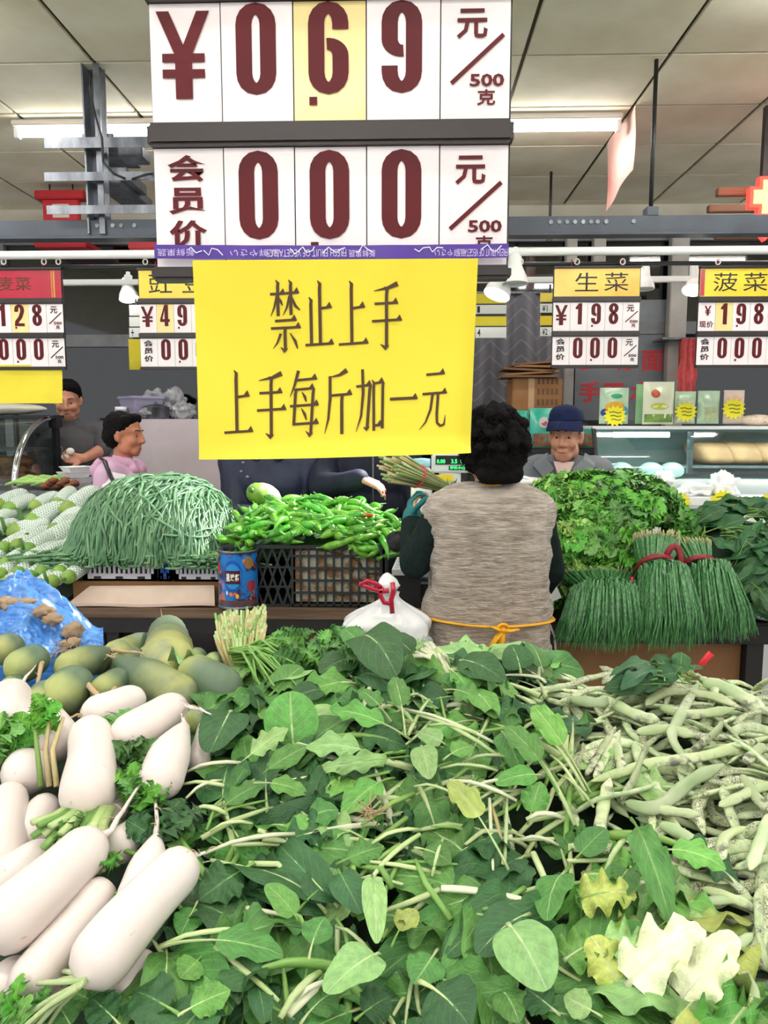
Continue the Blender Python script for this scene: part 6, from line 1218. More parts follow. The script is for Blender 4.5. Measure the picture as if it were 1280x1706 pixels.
# ================================================================ LEAFY GREENS, FILL
GREENS = [(330,1150),(430,1120),(560,1070),(700,1065),(800,1085),(905,1110),(940,1200),(975,1330),(1010,1440),(1100,1520),(1290,1590),(1290,1760),(190,1760),(250,1600),(330,1480),(320,1330),(300,1250)]
HOLE = [(0,0)]
cnt = 0; spots = []
yy = .66
while yy < 1.86:
    xx = -.62
    while xx < 1.0:
        x, y = xx + rnd.uniform(-.035, .035), yy + rnd.uniform(-.03, .03); p = (x, y, S(x, y)); px, py = project(p)
        if inpoly(px, py, GREENS) and px < 1300: spots.append((x, y, px, py))
        xx += .088
    yy += .078
rnd.shuffle(spots)
for (x, y, px, py) in spots:
    mid = 600 < px < 980 and 1150 < py < 1480; left = px < 480
    th = R(160 + rnd.gauss(0, 35)) if mid else R(rnd.uniform(20, 110)) if left and py < 1420 else rnd.uniform(0, 2*PI)
    lb = 'leafy green plant lying %s' % where(px, py); g = 'greens ' + where(px, py)
    t = thing('leafy_green', lb, 'leafy green', (x, y, S(x, y) + .005), g); tip_ = (x + .15*math.cos(th), y + .15*math.sin(th)); root = t.location.copy(); n = rnd.choice((4, 5, 5, 6)); smt = pick([S_PALE, S_PALE, S_GRN, S_WHT]) if mid else pick([S_GRN, S_PALE])
    fam = pick([LP, LP, LV]) if mid else pick([LV, LV, LR, LP]); mats_ = pick([[L_DARK, L_MID], [L_MID, L_BRI], [L_DARK, L_DARK], [L_MID, L_DARK], [L_BRI, L_PALE], [L_DARK, L_MID]])
    if py > 1500: mats_ = pick([[L_DARK, L_DARK], [L_DARK, L_MID], [L_MID, L_MID]])
    if px > 960 and py > 1430: mats_ = pick([[L_BRI, L_PALE], [L_PALE, L_YEL], [L_MID, L_BRI]]); fam = pick([LC, LV])
    t['label'] = '%s leafy plant spread %s, %s' % (SH[id(mats_[0])], heading_word((px, py), project((tip_[0], tip_[1], S(*tip_)))), where(px, py))
    for j in range(n):
        a = th + R(lerp(-48, 48, j/(n-1)) + rnd.uniform(-10, 10)); L = rnd.uniform(.12, .20); tx, ty = x + L*math.cos(a), y + L*math.sin(a)
        T = V((tx, ty, S(tx, ty) + rnd.uniform(-.015, .032))); bb = root + V((rnd.uniform(-.01, .01), rnd.uniform(-.01, .01), rnd.uniform(0, .02)))
        pair = pick(fam); place_leaf(t, bb, T, L*rnd.uniform(.36, .52), pair, pick(mats_), smt, V((rnd.uniform(-.3, .3), -.35 + rnd.uniform(-.3, .3), 1)), rnd.uniform(-.5, .5), rnd.uniform(.6, 1.1))
# ================================================================ ROOT VEGETABLES
k = NT('white_radish'); uvn = k.n('ShaderNodeUVMap'); sp = k.n('ShaderNodeSeparateXYZ'); k.l(uvn.outputs[0], sp.inputs[0])
base = k.ramp(k.noise(6, 3), lin((234, 225, 221)), lin((224, 208, 202)), .35, .7); base = k.mix(k.rng(k.noise(34, 2), .70, .76), base, lin((176, 150, 128)))
k.col(k.vary(base, .004, .05)); k.b.inputs['Roughness'].default_value = .36; k.b.inputs['Subsurface Weight'].default_value = .0; k.bump(k.noise(40, 2), .05, .005); m_daik = k.m
k = NT('green_radish'); uvn = k.n('ShaderNodeUVMap'); sp = k.n('ShaderNodeSeparateXYZ'); k.l(uvn.outputs[0], sp.inputs[0])
gfac = k.math('ADD', sp.outputs[0], k.math('MULTIPLY_ADD', k.noise(7, 3), .7, -.25))
base = k.mix(k.rng(gfac, .25, .62), lin((166, 172, 104)), lin((96, 118, 92))); base = k.mix(k.rng(k.noise(11, 3), .52, .72), base, lin((112, 124, 108))); base = k.mix(k.rng(k.noise(30, 2), .70, .78), base, lin((96, 96, 70)))
k.col(k.vary(base, .012, .12)); k.b.inputs['Roughness'].default_value = .42; k.bump(k.noise(24, 3), .12, .006); m_grad = k.m
m_root = mat('root_tan', (190, 164, 130))
def root_veg(name, label, cat, p0, p1, r, m, bend=(0, 0), shape='long', tail=None, group=None, nm='root_body', up=0.):
    """p0: leaf end, p1: root end (world points); tail: list of further points."""
    p0, p1 = V(p0), V(p1); d = p1-p0; L = d.length; x = d/L; side = x.cross(V((0, 0, 1))).normalized(); upv = side.cross(x)
    t = thing(name, label, cat, tuple((p0+p1)/2 - V((0, 0, r))), group); q = MB(); n = 16; pts, rad = [], []
    for i in range(n+1):
        u = i/n; e = (1-(1-min(1, u*L/(r*1.0)))**2)**.5 if u*L < r else 1.; e2 = (1-(1-min(1, (1-u)*L/(r*1.15)))**2)**.5 if (1-u)*L < r*1.15 else 1.
        f = {'long': 1 - .10*u + .04*math.sin(7*u), 'pear': lerp(.35, 1.05, ss(0, .55, 1-u)) if False else (1.0 - .62*ss(.45, 1.0, u)), 'round': 1.0}[shape]
        e = max(e, .16); e2 = max(e2, .10)
        pts.append(p0 + d*u + side*bend[0]*r*math.sin(PI*u) + upv*bend[1]*r*math.sin(PI*u)); rad.append(r*f*e*e2)
    q.tube(pts, rad, 18, uv=True); q.v = [tuple(V(p) + V((noise.noise(V(p)*9), noise.noise(V(p)*9 + V((5, 1, 2))), noise.noise(V(p)*9 + V((2, 7, 1)))))*r*.07) for p in q.v]
    part(nm, q, m, t)
    if tail:
        tp = [pts[-1] - x*r*.25] + [V(z) for z in tail]; q = MB()
        Q = [tp[0]]
        for a, b in zip(tp, tp[1:]): Q += [a.lerp(b, .33) + V((0, 0, .003)), a.lerp(b, .67), b]
        q.tube(Q, [lerp(r*.20, .0012, (i/(len(Q)-1))**.6) for i in range(len(Q))], 7); part('tail_root', q, m if m is m_daik else m_root, t)
        if m is not m_daik or True:
            q = MB()
            for i in range(5):
                b = Q[min(len(Q)-1, 1+i % (len(Q)-1))]; e = b + V((rnd.uniform(-1, 1), rnd.uniform(-1, .3), rnd.uniform(-.3, .8)))*.02; q.tube([b, b.lerp(e, .5) + V((0, 0, .003)), e], [.0009, .0007, .0004], 4)
            part('root_hairs', q, m_root, t, kind='stuff')
    return t, pts
def cut_stalks(t, base, dirs, L, r, n, spread=.5, frill=0, m=None, fm=None):
    base = V(base); d0 = V(dirs).normalized(); s1 = d0.cross(V((0, 0, 1))).normalized(); s2 = s1.cross(d0)
    for i in range(n):
        a, b = rnd.uniform(-1, 1), rnd.uniform(-.4, .8); d = (d0 + s1*a*spread + s2*b*spread).normalized(); p = base + s1*a*r*1.2; l = L*rnd.uniform(.7, 1.1)
        q = MB(); q.tube([p - d0*r*.8, p + d*l*.35 + s2*.004, p + d*l*.75 + s2*.002, p + d*l], [r*.32, r*.28, r*.24, r*.22], 6, flat=.7); part('leaf_stalk', q, m or pick([S_PALE, S_GRN]), t)
        if i < frill: place_leaf(t, p + d*l*.55, p + d*l*1.5 + s2*.02, l*.75, LT[i % 3], fm or L_LET, S_GRN, V((0, -.5, 1)), rnd.uniform(-1, 1), 1.2)
DAIK = [  # leaf end px, root end px, radius px, lift, bend, tail px list, label
 ((-30,1575),(168,1393),50,.075,(.15,.1),[(186,1383),(214,1336),(252,1286)],'thick white radish running off the left edge, highest of the front three'),
 ((136,1640),(322,1424),48,.085,(-.12,.1),[(343,1419)],'longest white radish in front, cut leaf stalks at its lower end'),
 ((28,1668),(182,1470),38,.035,(.0,.0),[(2,1690)],'white radish wedged between the two thick front radishes'),
 ((220,1520),(262,1388),33,.05,(.1,0),[(262,1368),(257,1318),(256,1256)],'slim white radish with a long upright root tail'),
 ((180,1425),(258,1366),30,.03,(0,0),None,'white radish half hidden behind the one with the upright tail'),
 ((-20,1495),(92,1410),40,.03,(0,0),None,'white radish under the left cut stalks, running off the left edge'),
 ((145,1350),(152,1206),43,.085,(.05,0),None,'stout upright white radish with cut green stalks at its foot'),
 ((186,1365),(198,1248),24,.04,(.1,0),None,'thin white radish tucked right of the stout upright one'),
 ((190,1243),(304,1170),34,.085,(.1,.1),[(325,1180),(352,1190)],'smooth white radish sloping below the green radishes'),
 ((138,1200),(238,1157),31,.06,(.1,0),None,'white radish directly under the green radishes, left of the sloping one'),
 ((262,1320),(310,1205),35,.08,(-.15,0),[(302,1188)],'tapered white radish standing by the dark green leaf'),
 ((225,1265),(302,1212),28,.03,(0,0),None,'white radish under the sloping smooth one'),
 ((5,1230),(22,1148),42,.06,(0,0),[(36,1140),(60,1108)],'round headed white radish at the left edge below the green radishes'),
 ((100,1245),(62,1180),38,.05,(0,0),None,'short white radish behind the tall green sprout'),
 ((5,1290),(95,1282),42,.03,(0,0),None,'shaded white radish lying sideways at the left edge'),
 ((2,1455),(18,1312),36,.03,(0,0),None,'upright white radish cut by the left edge'),
 ((40,1420),(82,1330),32,.015,(0,0),None,'shaded white radish behind the cut stalks'),
 ((195,1672),(250,1585),32,.02,(0,0),None,'white radish end under the longest front radish'),
 ((-15,1670),(42,1600),36,.01,(0,0),None,'shaded white radish in the lower left corner'),
 ((200,1330),(228,1300),20,.05,(0,0),None,'small white radish end between the leaf tufts'),
 ((328,1280),(346,1205),18,.03,(0,0),None,'narrow white radish beside the greens, upper right of the pile'),
 ((60,1700),(110,1640),30,.0,(0,0),None,'white radish mostly buried at the bottom left')]
for b, e, r, lf, bd, tail, lb in DAIK:
    B = hit(b[0], b[1], lf); E = hit(e[0], e[1], lf); rr = r*(mpp(B)+mpp(E))/2
    T = [hit(a, c, lf+.015) for a, c in tail] if tail else None
    t, pts = root_veg('white_radish', lb, 'radish', B, E, rr, m_daik, bd, 'pear' if 'upright root tail' in lb and 'slim' in lb or 'tapered' in lb else 'long', T)
    if 'cut leaf stalks' in lb: cut_stalks(t, B, (hit(85, 1690, .03) - B), .085, rr*.44, 15, .95, 0, S_PALE)
    if 'stout upright' in lb: cut_stalks(t, B + V((0, -.005, -.01)), V((-.15, -1, -.30)), .055, rr*.70, 16, .75, 0)
    if 'half hidden behind' in lb: cut_stalks(t, B, (hit(205, 1470, .03) - B), .05, rr*.6, 7, .5, 2)
    if 'short white radish behind' in lb:
        h0 = hit(78, 1300, .06); tipq = hit(75, 1195, .11)
        for dx in (-.01, .004, .016): q = MB(); q.tube([h0 + V((dx, 0, -.01)), h0.lerp(tipq, .5) + V((dx, -.01, .0)), tipq + V((dx*2, 0, 0))], [.005, .0042, .0032], 7); part('leaf_stalk', q, S_YEL if dx > 0 else S_GRN, t)
        for i in range(9): place_leaf(t, tipq + V((rnd.uniform(-.008, .008), 0, -.02 + .004*i)), tipq + V((rnd.uniform(-.03, .03), rnd.uniform(-.02, .01), rnd.uniform(-.03, .04))), .035, LT[i % 3], L_LET, S_GRN, V((0, -1, .4)), rnd.uniform(-1, 1), 1.2)
def tuft(px, py, lb, n, sz, lift=.06, m=None, up=.05, nst=3):
    c = hit(px, py, lift); t = thing('leaf_tuft', lb, 'leaf tuft', tuple(c))
    for i in range(n):
        a = 2*PI*i/n; place_leaf(t, c + V((0, 0, -.01)), c + V((math.cos(a)*sz, math.sin(a)*sz*.7, up*rnd.uniform(.3, 1))), sz*.9, LT[i % 3], m or pick([L_LET, L_BRI]), S_GRN, V((0, -.6, 1)), rnd.uniform(-.8, .8), 1.3)
    for i in range(nst): q = MB(); e = c + V((rnd.uniform(-.02, .02), -.01, -.03)); q.tube([c, c.lerp(e, .5), e + V((rnd.uniform(-.02, .02), 0, -.02))], [.003, .004, .005], 6); part('leaf_stalk', q, S_GRN, t)
tuft(15, 1240, 'frilly bright leaf tuft at the left edge of the white radishes', 9, .055); tuft(232, 1268, 'darker frilly leaf tuft between the white radishes', 10, .05, m=L_MID); tuft(238, 1328, 'frilly bright leaf tuft beside the upright root tail', 9, .05)
tuft(185, 1222, 'small green leaf tuft under the sloping white radish', 6, .04); tuft(280, 1400, 'dark leaf tuft right of the slim radish with upright tail', 9, .06, .02, L_DARK); tuft(48, 1698, 'frilly leaf tuft in the bottom left corner', 6, .03, .03); tuft(222, 1700, 'leaf tuft below the longest front radish', 6, .035, .0); tuft(120, 1402, 'dark little leaf tuft inside the cut stalks of the stout radish', 6, .022, .05, L_MID)
GRAD = [((12,1122),(78,1092),28,'round','plump yellow green radish at the far left with a thin pale tail',[(60,1150),(50,1160)]), ((98,1122),(186,1083),27,'pear','long green radish with a root trailing to the right, left of centre',[(218,1086),(262,1096)]), ((192,1094),(240,1070),21,'round','green radish behind the long rooted one',None),
 ((280,1118),(280,1052),37,'round','biggest round green radish standing root up at the back',[(272,1040),(268,1014)]), ((318,1172),(190,1098),34,'pear','pear shaped green radish with its neck pointing up left',[(176,1090)]), ((312,1116),(392,1156),33,'round','green radish with a yellow end, nearest the celery bunch',None),
 ((82,1178),(142,1130),37,'round','bluish green radish just above the white radishes',[(165,1160),(140,1190),(104,1200)]), ((56,1186),(84,1146),26,'round','dull green radish left of the bluish one',None), ((160,1160),(212,1128),25,'round','green radish between the bluish and pear shaped ones',[(165,1175),(130,1195)]), ((190,1116),(242,1094),21,'round','dull green radish behind the pear shaped one',None),
 ((262,1124),(280,1100),19,'round','small green radish below the biggest round one',[(278,1085),(280,1065)]), ((318,1104),(336,1092),18,'round','small dull radish right of the biggest round one',None), ((348,1108),(366,1098),16,'round','smallest radish beside the celery stalks',None), ((312,1212),(352,1190),24,'round','dark green radish in the gap before the greens',None),
 ((-12,1092),(34,1072),26,'round','green radish with forked roots at the far left edge',[(36,1052),(62,1028)]), ((2,1150),(42,1136),18,'round','dark radish squeezed between the left edge radishes',None), ((150,1108),(176,1098),22,'round','shaded green radish low in the back row',None), ((245,1100),(258,1082),18,'round','shaded green radish left of the biggest round one',None)]
for b, e, r, shp, lb, tail in GRAD:
    lf = .05 if r > 24 else .025; B = hit(b[0], b[1], lf); E = hit(e[0], e[1], lf); rr = r*(mpp(B)+mpp(E))/2
    if (E-B).length < rr*2.2:
        mid_ = (B+E)/2; dd = (E-B).normalized()*rr*1.15; B, E = mid_-dd, mid_+dd
    root_veg('green_radish', lb, 'radish', B, E, rr, m_grad, (0, .05), shp, [hit(a, c, lf+.02) for a, c in tail] if tail else None)
# ================================================================ FLAT BEANS
k = NT('flat_bean'); base = k.ramp(k.noise(9, 3), lin((164, 186, 132)), lin((208, 216, 178)), .35, .65)
stx = k.noise(16, 5, stretch=(.45, .45, .45)); thr = k.n('ShaderNodeObjectInfo'); amt = k.math('MULTIPLY_ADD', thr.outputs['Random'], .20, .40)
dk = k.n('ShaderNodeMapRange'); k.l(stx, dk.inputs[0]); k.l(amt, dk.inputs[1]); k.l(k.math('ADD', amt, .10), dk.inputs[2])
fine = k.rng(k.noise(70, 3), .45, .6); base = k.mix(k.math('MULTIPLY', k.math('MULTIPLY', dk.outputs[0], fine), .85), base, lin((58, 54, 66)))
k.col(k.vary(base, .02, .26)); k.b.inputs['Roughness'].default_value = .42; m_bean = k.m
def bean_mb(P, r, n=8, flat=.5, up=(0, 0, 1), lumps=True, seg=12):
    Q = []; m = len(P)
    for i in range(seg+1):
        f = i/seg*(m-1); j = min(int(f), m-2); t = f-j; p0, p1, p2, p3 = P[max(j-1, 0)], P[j], P[j+1], P[min(j+2, m-1)]
        Q.append(.5*((2*p1) + (p2-p0)*t + (2*p0-5*p1+4*p2-p3)*t*t + (3*p1-p0-3*p2+p3)*t**3))
    rad = [r*max(.10, min(1, (u*6)**.6, ((1-u)*5)**.7))*(1 + (.09*math.sin(u*26) if lumps else 0)) for u in [i/seg for i in range(seg+1)]]
    q = MB(); q.tube(Q, rad, n, flat=flat, up=up); return q
HB = [([(1040,1336),(1094,1345),(1153,1300),(1207,1273)],13,'largest bright flat bean curving across the middle of the bean heap'), ([(1164,1137),(1130,1200),(1121,1232),(1158,1282)],9,'dark streaked flat bean hanging down in an S from the top of the heap'), ([(1099,1373),(1144,1395),(1176,1440)],12,'pale flat bean sloping right above the long green leaf'),
 ([(995,1424),(1004,1350),(1017,1296)],13,'upright pale flat bean at the left edge of the bean heap'), ([(1076,1246),(1058,1296),(1035,1332)],13,'flat bean with a pointed tip standing above the largest bean'), ([(1257,1554),(1203,1600),(1201,1665),(1221,1712)],13,'hooked pale flat bean in the bottom right corner'), ([(1226,1605),(1255,1645),(1265,1712)],9,'brownish flat bean inside the hooked one at bottom right'),
 ([(985,1302),(1090,1271),(1176,1259),(1285,1226)],11,'long straight flat bean crossing the heap to the right edge'), ([(1203,1434),(1207,1395),(1244,1377)],12,'bent flat bean below the right end of the largest bean'), ([(1284,1355),(1250,1450)],12,'dark streaked flat bean at the right edge, pointing down'), ([(1076,1175),(1108,1153),(1180,1158),(1237,1180)],11,'arched flat bean along the top of the heap'), ([(1171,1135),(1217,1150),(1284,1190)],13,'broad mottled flat bean at the top right of the heap'),
 ([(1099,1178),(1153,1190),(1226,1180)],9,'flat bean just under the arched top bean'), ([(1144,1258),(1189,1223),(1205,1203)],11,'flat bean leaning up right in the upper middle of the heap'), ([(1026,1237),(1038,1284)],9,'short dark mottled flat bean left of the pointed one'), ([(976,1293),(1026,1210)],8,'slim flat bean leaning up at the left of the heap'), ([(990,1298),(1034,1216)],8,'slim flat bean parallel to the leftmost leaning one'), ([(1198,1343),(1244,1322),(1288,1303)],10,'flat bean ending at the right edge below the long straight bean'),
 ([(1050,1338),(1110,1350),(1170,1358)],9,'brown tipped flat bean under the largest bean'), ([(1235,1290),(1262,1330),(1284,1350)],10,'curved flat bean at the right edge, mid height'), ([(950,1165),(1000,1170),(1040,1160)],10,'pale flat bean in the upper left corner of the heap'), ([(1000,1160),(1060,1190),(1100,1200)],10,'mottled flat bean near the bunch with red tape'), ([(1060,1220),(1110,1215),(1160,1226)],10,'pale flat bean crossing behind the S shaped one'), ([(1240,1270),(1275,1240)],10,'flat bean pointing at the right edge above the middle'),
 ([(1120,1520),(1190,1500),(1270,1500)],9,'yellowish flat bean below the long green leaf tip'), ([(1170,1480),(1230,1500),(1284,1530)],9,'flat bean near the right edge above the hooked bean')]
for pts, r, lb in HB:
    P = [hit(a, b, .035) for a, b in pts]; kk = mpp(P[0]); N_ = (CAM - P[0]).normalized() + V((rnd.uniform(-.4, .4), 0, .3)); q = bean_mb(P, r*kk*.88, 9, .46, N_, True, 14); solo('flat_bean', q, m_bean, lb, 'bean')
BEANS = [(905,1150),(960,1140),(1080,1128),(1180,1125),(1300,1130),(1300,1600),(1200,1560),(1090,1480),(1000,1440),(965,1330),(935,1220)]
BM = []
for i in range(14):
    r_ = random.Random(i+50); L = 1.; c = r_.uniform(-.18, .18); P = [V((-.5, 0, 0)), V((-.17, c*.8, r_.uniform(0, .06))), V((.17, c, r_.uniform(0, .06))), V((.5, r_.uniform(-.05, .05), 0))]
    BM.append(bean_mb(P, .058, 8, .46, (0, 0, 1), True, 11).mesh('flat_bean', m_bean))
zones = [('in the far left part of the bean heap', 1000, 1190), ('along the far right top of the bean heap', 1210, 1170), ('in the middle of the bean heap', 1110, 1300), ('at the right edge of the bean heap', 1260, 1300), ('at the left edge of the bean heap, next to the greens', 985, 1330), ('low in the bean heap, near the long green leaf', 1140, 1420), ('low at the right edge of the bean heap', 1270, 1450)]
nb = 0; tries = 0
while nb < 268 and tries < 6000:
    tries += 1; x, y = rnd.uniform(.2, 1.02), rnd.uniform(.85, 1.88); z = S(x, y); px, py = project((x, y, z))
    if not inpoly(px, py, BEANS): continue
    zn = min(zones, key=lambda q: (q[1]-px)**2 + (q[2]-py)**2)[0]
    o = link('flat_bean', BM[nb % 14]); tag(o, 'mottled flat bean lying ' + zn, 'bean', 'flat beans ' + zn); L = rnd.uniform(.11, .19); a = rnd.gauss(.35, .75) + (PI if rnd.random() < .5 else 0)
    dx = .05; slope = (S(x + dx*math.cos(a), y + dx*math.sin(a)) - z)/dx
    o.rotation_euler = (rnd.uniform(-1.0, 1.0), -math.atan(slope) + rnd.uniform(-.16, .16), a); o.scale = (L, L*rnd.uniform(.85, 1.1), L); o.location = (x, y, z - .02 + .045*rnd.random()); nb += 1
q = MB()
for i in range(560):
    x, y = rnd.uniform(.18, 1.45), rnd.uniform(.85, 1.9); z = S(x, y); px, py = project((x, y, z))
    if px < 1290 and not inpoly(px, py, BEANS): continue
    L = rnd.uniform(.11, .18); a = rnd.gauss(.3, .8); d = V((math.cos(a), math.sin(a), rnd.uniform(-.1, .1)))*L/2; c = V((x, y, z - .03 + .02*rnd.random())); s_ = V((-d.y, d.x, 0))*rnd.uniform(-.25, .25)
    b = bean_mb([c-d, c-d*.3+s_, c+d*.3+s_, c+d], .0095, 7, .5, (0, 0, 1), False, 6); q.add(b.v, b.f, 0, True)
solo('bean_underlayer', q, m_bean, 'mass of flat beans buried under the topmost ones', 'beans')['kind'] = 'stuff'
# small bunch with red tape on the beans
c = hit(1120, 1130, .03); t = thing('herb_bunch', 'small dark leafy bunch with red tape end, lying on the flat beans', 'herb bunch', tuple(c))
for i in range(26):
    b = hit(rnd.uniform(1095, 1165), rnd.uniform(1120, 1142), .05 + .03*rnd.random()); e = hit(rnd.uniform(995, 1100), rnd.uniform(1120, 1158), .03 + .04*rnd.random())
    if i % 4 == 0: e = b + V((rnd.uniform(-.02, .06), .02, rnd.uniform(.0, .05)))
    place_leaf(t, b, e, .045, LS[i % 3], pick([L_SPIN, L_DARK]), S_GRN, V((0, -.6, 1)), rnd.uniform(-.6, .6))
b = hit(1158, 1120, .06); e = aty(1186, 1088, b.y); q = MB(); q.tube([b, b.lerp(e, .5), e], [.004, .008, .009], 6, flat=.25, up=(0, -1, 0)); part('red_tape', q, m_redp, t)
# ================================================================ CELERY BUNCH AND HERBS ON THE FAR LEFT EDGE
c = hit(400, 1080, .0); t = thing('celery_bunch', 'bunch of cut celery stalks standing ends up at the far edge of the greens', 'celery', tuple(c))
yb = hit(400, 1095, .02).y
for i in range(230):
    u, v = rnd.random(), rnd.random(); ex = 358 + 86*u; ey = lerp(1012, 1062, v) + 14*(1-u) - 6; e = aty(ex, ey, yb + .10 - .14*v); bs = aty(lerp(ex, 405, .45), 1112, yb - .02 - .05*v)
    q = MB(); r = rnd.uniform(.0032, .0058); q.tube([bs, bs.lerp(e, .6) + V((0, -.004, .0)), e], [r*1.1, r, r*.75], 6)
    part('stalk', q, pick([S_PALE, S_YEL, S_YEL, S_GRN, S_PALE]), t)
q = MB()
for i in range(70):
    b = aty(rnd.uniform(375, 430), rnd.uniform(1078, 1110), yb - .05); e = hit(rnd.uniform(420, 500), rnd.uniform(1075, 1150), rnd.uniform(.02, .07)); q.tube([b, b.lerp(e, .5) + V((0, 0, .03)), e], [.0036, .003, .002], 5)
part('thin_stems', q, S_GRN, t, kind='stuff')
for i in range(60):
    b = hit(rnd.uniform(450, 610), rnd.uniform(1064, 1112), .02 + .03*rnd.random()); a = rnd.uniform(0, 2*PI); place_leaf(t, b, b + V((math.cos(a)*.05, math.sin(a)*.04, .025)), .045, LT[i % 3], pick([L_MID, L_BRI, L_MID]), S_GRN, V((0, -.7, 1)), rnd.uniform(-.8, .8), 1.)
c = hit(715, 1090, .04); t = thing('spring_greens', 'plant with a fan of white stalk bases at the far edge, left of the apron', 'leafy green', tuple(c))
for i in range(10):
    e = hit(690 + 5*i + rnd.uniform(-3, 3), 1068 + 4*abs(i-5) + rnd.uniform(0, 6), .08); b = hit(745 + rnd.uniform(-6, 6), 1112 + rnd.uniform(-8, 12), .05); q = MB(); q.tube([e, e.lerp(b, .5) + V((0, 0, .008)), b], [.007, .006, .004], 6, flat=.6); part('stalk', q, pick([S_WHT, S_PALE]), t)
for i in range(6): b = hit(745, 1115, .05); e = hit(760 + 20*i, 1150 + 8*(i % 3), .04); place_leaf(t, b, e, .05, LV[i % 8], pick([L_MID, L_BRI]), S_PALE)
# ================================================================ LONG BEANS
k = NT('long_bean'); k.col(k.vary(k.ramp(k.noise(14, 2), lin((70, 112, 78)), lin((108, 150, 108))), .015, .25)); k.b.inputs['Roughness'].default_value = .4; m_lb = k.m
bx0, bx1 = aty(134, 900, 3.3).x, aty(408, 900, 3.3).x; bcx = (bx0+bx1)/2; bhx = (bx1-bx0)/2*.98
ztb = aty(290, 792, 3.42).z; zcr = zc1
def LBZ(x, y):
    u = (x-bcx)/bhx; u = u + .12; v = (y-3.42)/.46 if y < 3.42 else (y-3.42)/.34
    d = abs(u)**2.4*.9 + v*v
    return zcr - .01 + (ztb-zcr)*math.sqrt(max(0, 1-d)) if d < 1 else zcr - .01 - .16*(d-1)
def long_bean(stuff, lift):
    u = rnd.uniform(-1, 1); x = bcx + bhx*u*.85; y = 3.42 + rnd.gauss(.0, .13) if rnd.random() < .55 else rnd.uniform(3.10, 3.34); a = -PI/2 + rnd.gauss(-.08 - .22*(u < -.2)*abs(u), .40); L = rnd.uniform(.34, .52); n = 9; P = []; cu = rnd.gauss(0, .09); hang = 0; yst = rnd.uniform(3.0, 3.055); zlow = zcr - rnd.uniform(-.035, .02)
    for i in range(n):
        z = LBZ(x, y) + lift + .006*math.sin(i*1.7+u*9) - hang
        P.append(V((x, y, max(z, zlow))))
        x += math.cos(a)*L/n; y += math.sin(a)*L/n; a += cu + rnd.gauss(0, .05)
        if y < yst: y = yst; x -= math.cos(a)*L/n*.7; hang += L/n*.8
    return P
q = MB()
for i in range(1500):
    P = long_bean(1, rnd.uniform(-.05, .0)); q.tube(P, [.0035] + [.0052]*7 + [.003], 5, caps=False)
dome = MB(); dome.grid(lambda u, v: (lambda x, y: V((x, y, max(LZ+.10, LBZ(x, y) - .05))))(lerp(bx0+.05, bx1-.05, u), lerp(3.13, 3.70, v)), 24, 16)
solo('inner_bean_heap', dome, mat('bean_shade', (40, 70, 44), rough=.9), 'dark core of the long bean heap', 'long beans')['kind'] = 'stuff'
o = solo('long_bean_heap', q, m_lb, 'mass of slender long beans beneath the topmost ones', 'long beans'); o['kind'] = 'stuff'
bz = [('on the left flank of the long bean heap', 190), ('in the middle of the long bean heap', 270), ('on the brightly lit right side of the long bean heap', 350)]
for i in range(300):
    P = long_bean(0, rnd.uniform(.0, .02)); q = MB(); q.tube(P, [.003] + [.0056]*7 + [.0028], 6); px = project(P[4])[0]; zn = min(bz, key=lambda b: abs(b[1]-px))[0]
    solo('long_bean', q, m_lb, 'slender long green bean draped ' + zn, 'long bean', 'long beans ' + zn)
t = thing('green_net', 'green mesh bag edge between the net gourds and the long beans', 'net bag', tuple(aty(128, 960, 3.1)))
q = MB(); q.grid(lambda u, v: (lambda p: V((p.x, p.y - .03*math.sin(PI*u), p.z)))(aty(lerp(120, 146, u) + 5*math.sin(7*v), lerp(972, 898, v), 3.12 + .12*v)), 6, 16); part('mesh_sheet', q, mat('green_net', (26, 110, 60), (20, 84, 48), 60, .6), t)
# ================================================================ GREEN PEPPERS
k = NT('green_pepper'); k.col(k.vary(k.ramp(k.noise(8, 2), lin((72, 150, 44)), lin((110, 182, 64))), .02, .3)); k.b.inputs['Roughness'].default_value = .22; k.b.inputs['Coat Weight'].default_value = .3; m_pep = k.m
PM = []
for i in range(12):
    r_ = random.Random(i+9); c = r_.uniform(.05, .40)*(1 if i % 2 else -1); tw = r_.uniform(-.12, .12); P = [V((-.5, 0, 0)), V((-.2, c*.6, tw)), V((.15, c*.8, -tw)), V((.42, c*.1, tw*.5))]
    Q = [P[0].lerp(P[1], u).lerp(P[1].lerp(P[2], u), u).lerp(P[1].lerp(P[2], u).lerp(P[2].lerp(P[3], u), u), u) for u in [j/9 for j in range(10)]]
    q = MB(); q.tube(Q, [.045, .088, .098, .096, .09, .08, .066, .05, .034, .010], 9); body = q.mesh('pepper_body', m_pep)
    q = MB(); q.tube([V((-.64, -.03, .04)), V((-.56, 0, .01)), V((-.51, 0, 0)), V((-.49, 0, 0))], [.016, .014, .030, .052], 6); PM.append((body, q.mesh('pepper_stem', mat('pepper_stem', (110, 160, 70), rough=.5))))
pcx = aty(520, 880, 3.3).x; pzt = aty(540, 836, 3.32).z; pxa, pxb = aty(384, 900, 3.3).x, aty(668, 905, 3.3).x
def PZ(x, y):
    u = (x - (pxa+pxb)/2)/((pxb-pxa)/2); v = (y-3.34)/.33; d = u*u*.95 + v*v*.8; return z1 - .02 + (pzt - z1)*math.sqrt(max(0, 1-d)) if d < 1 else z1 - .03
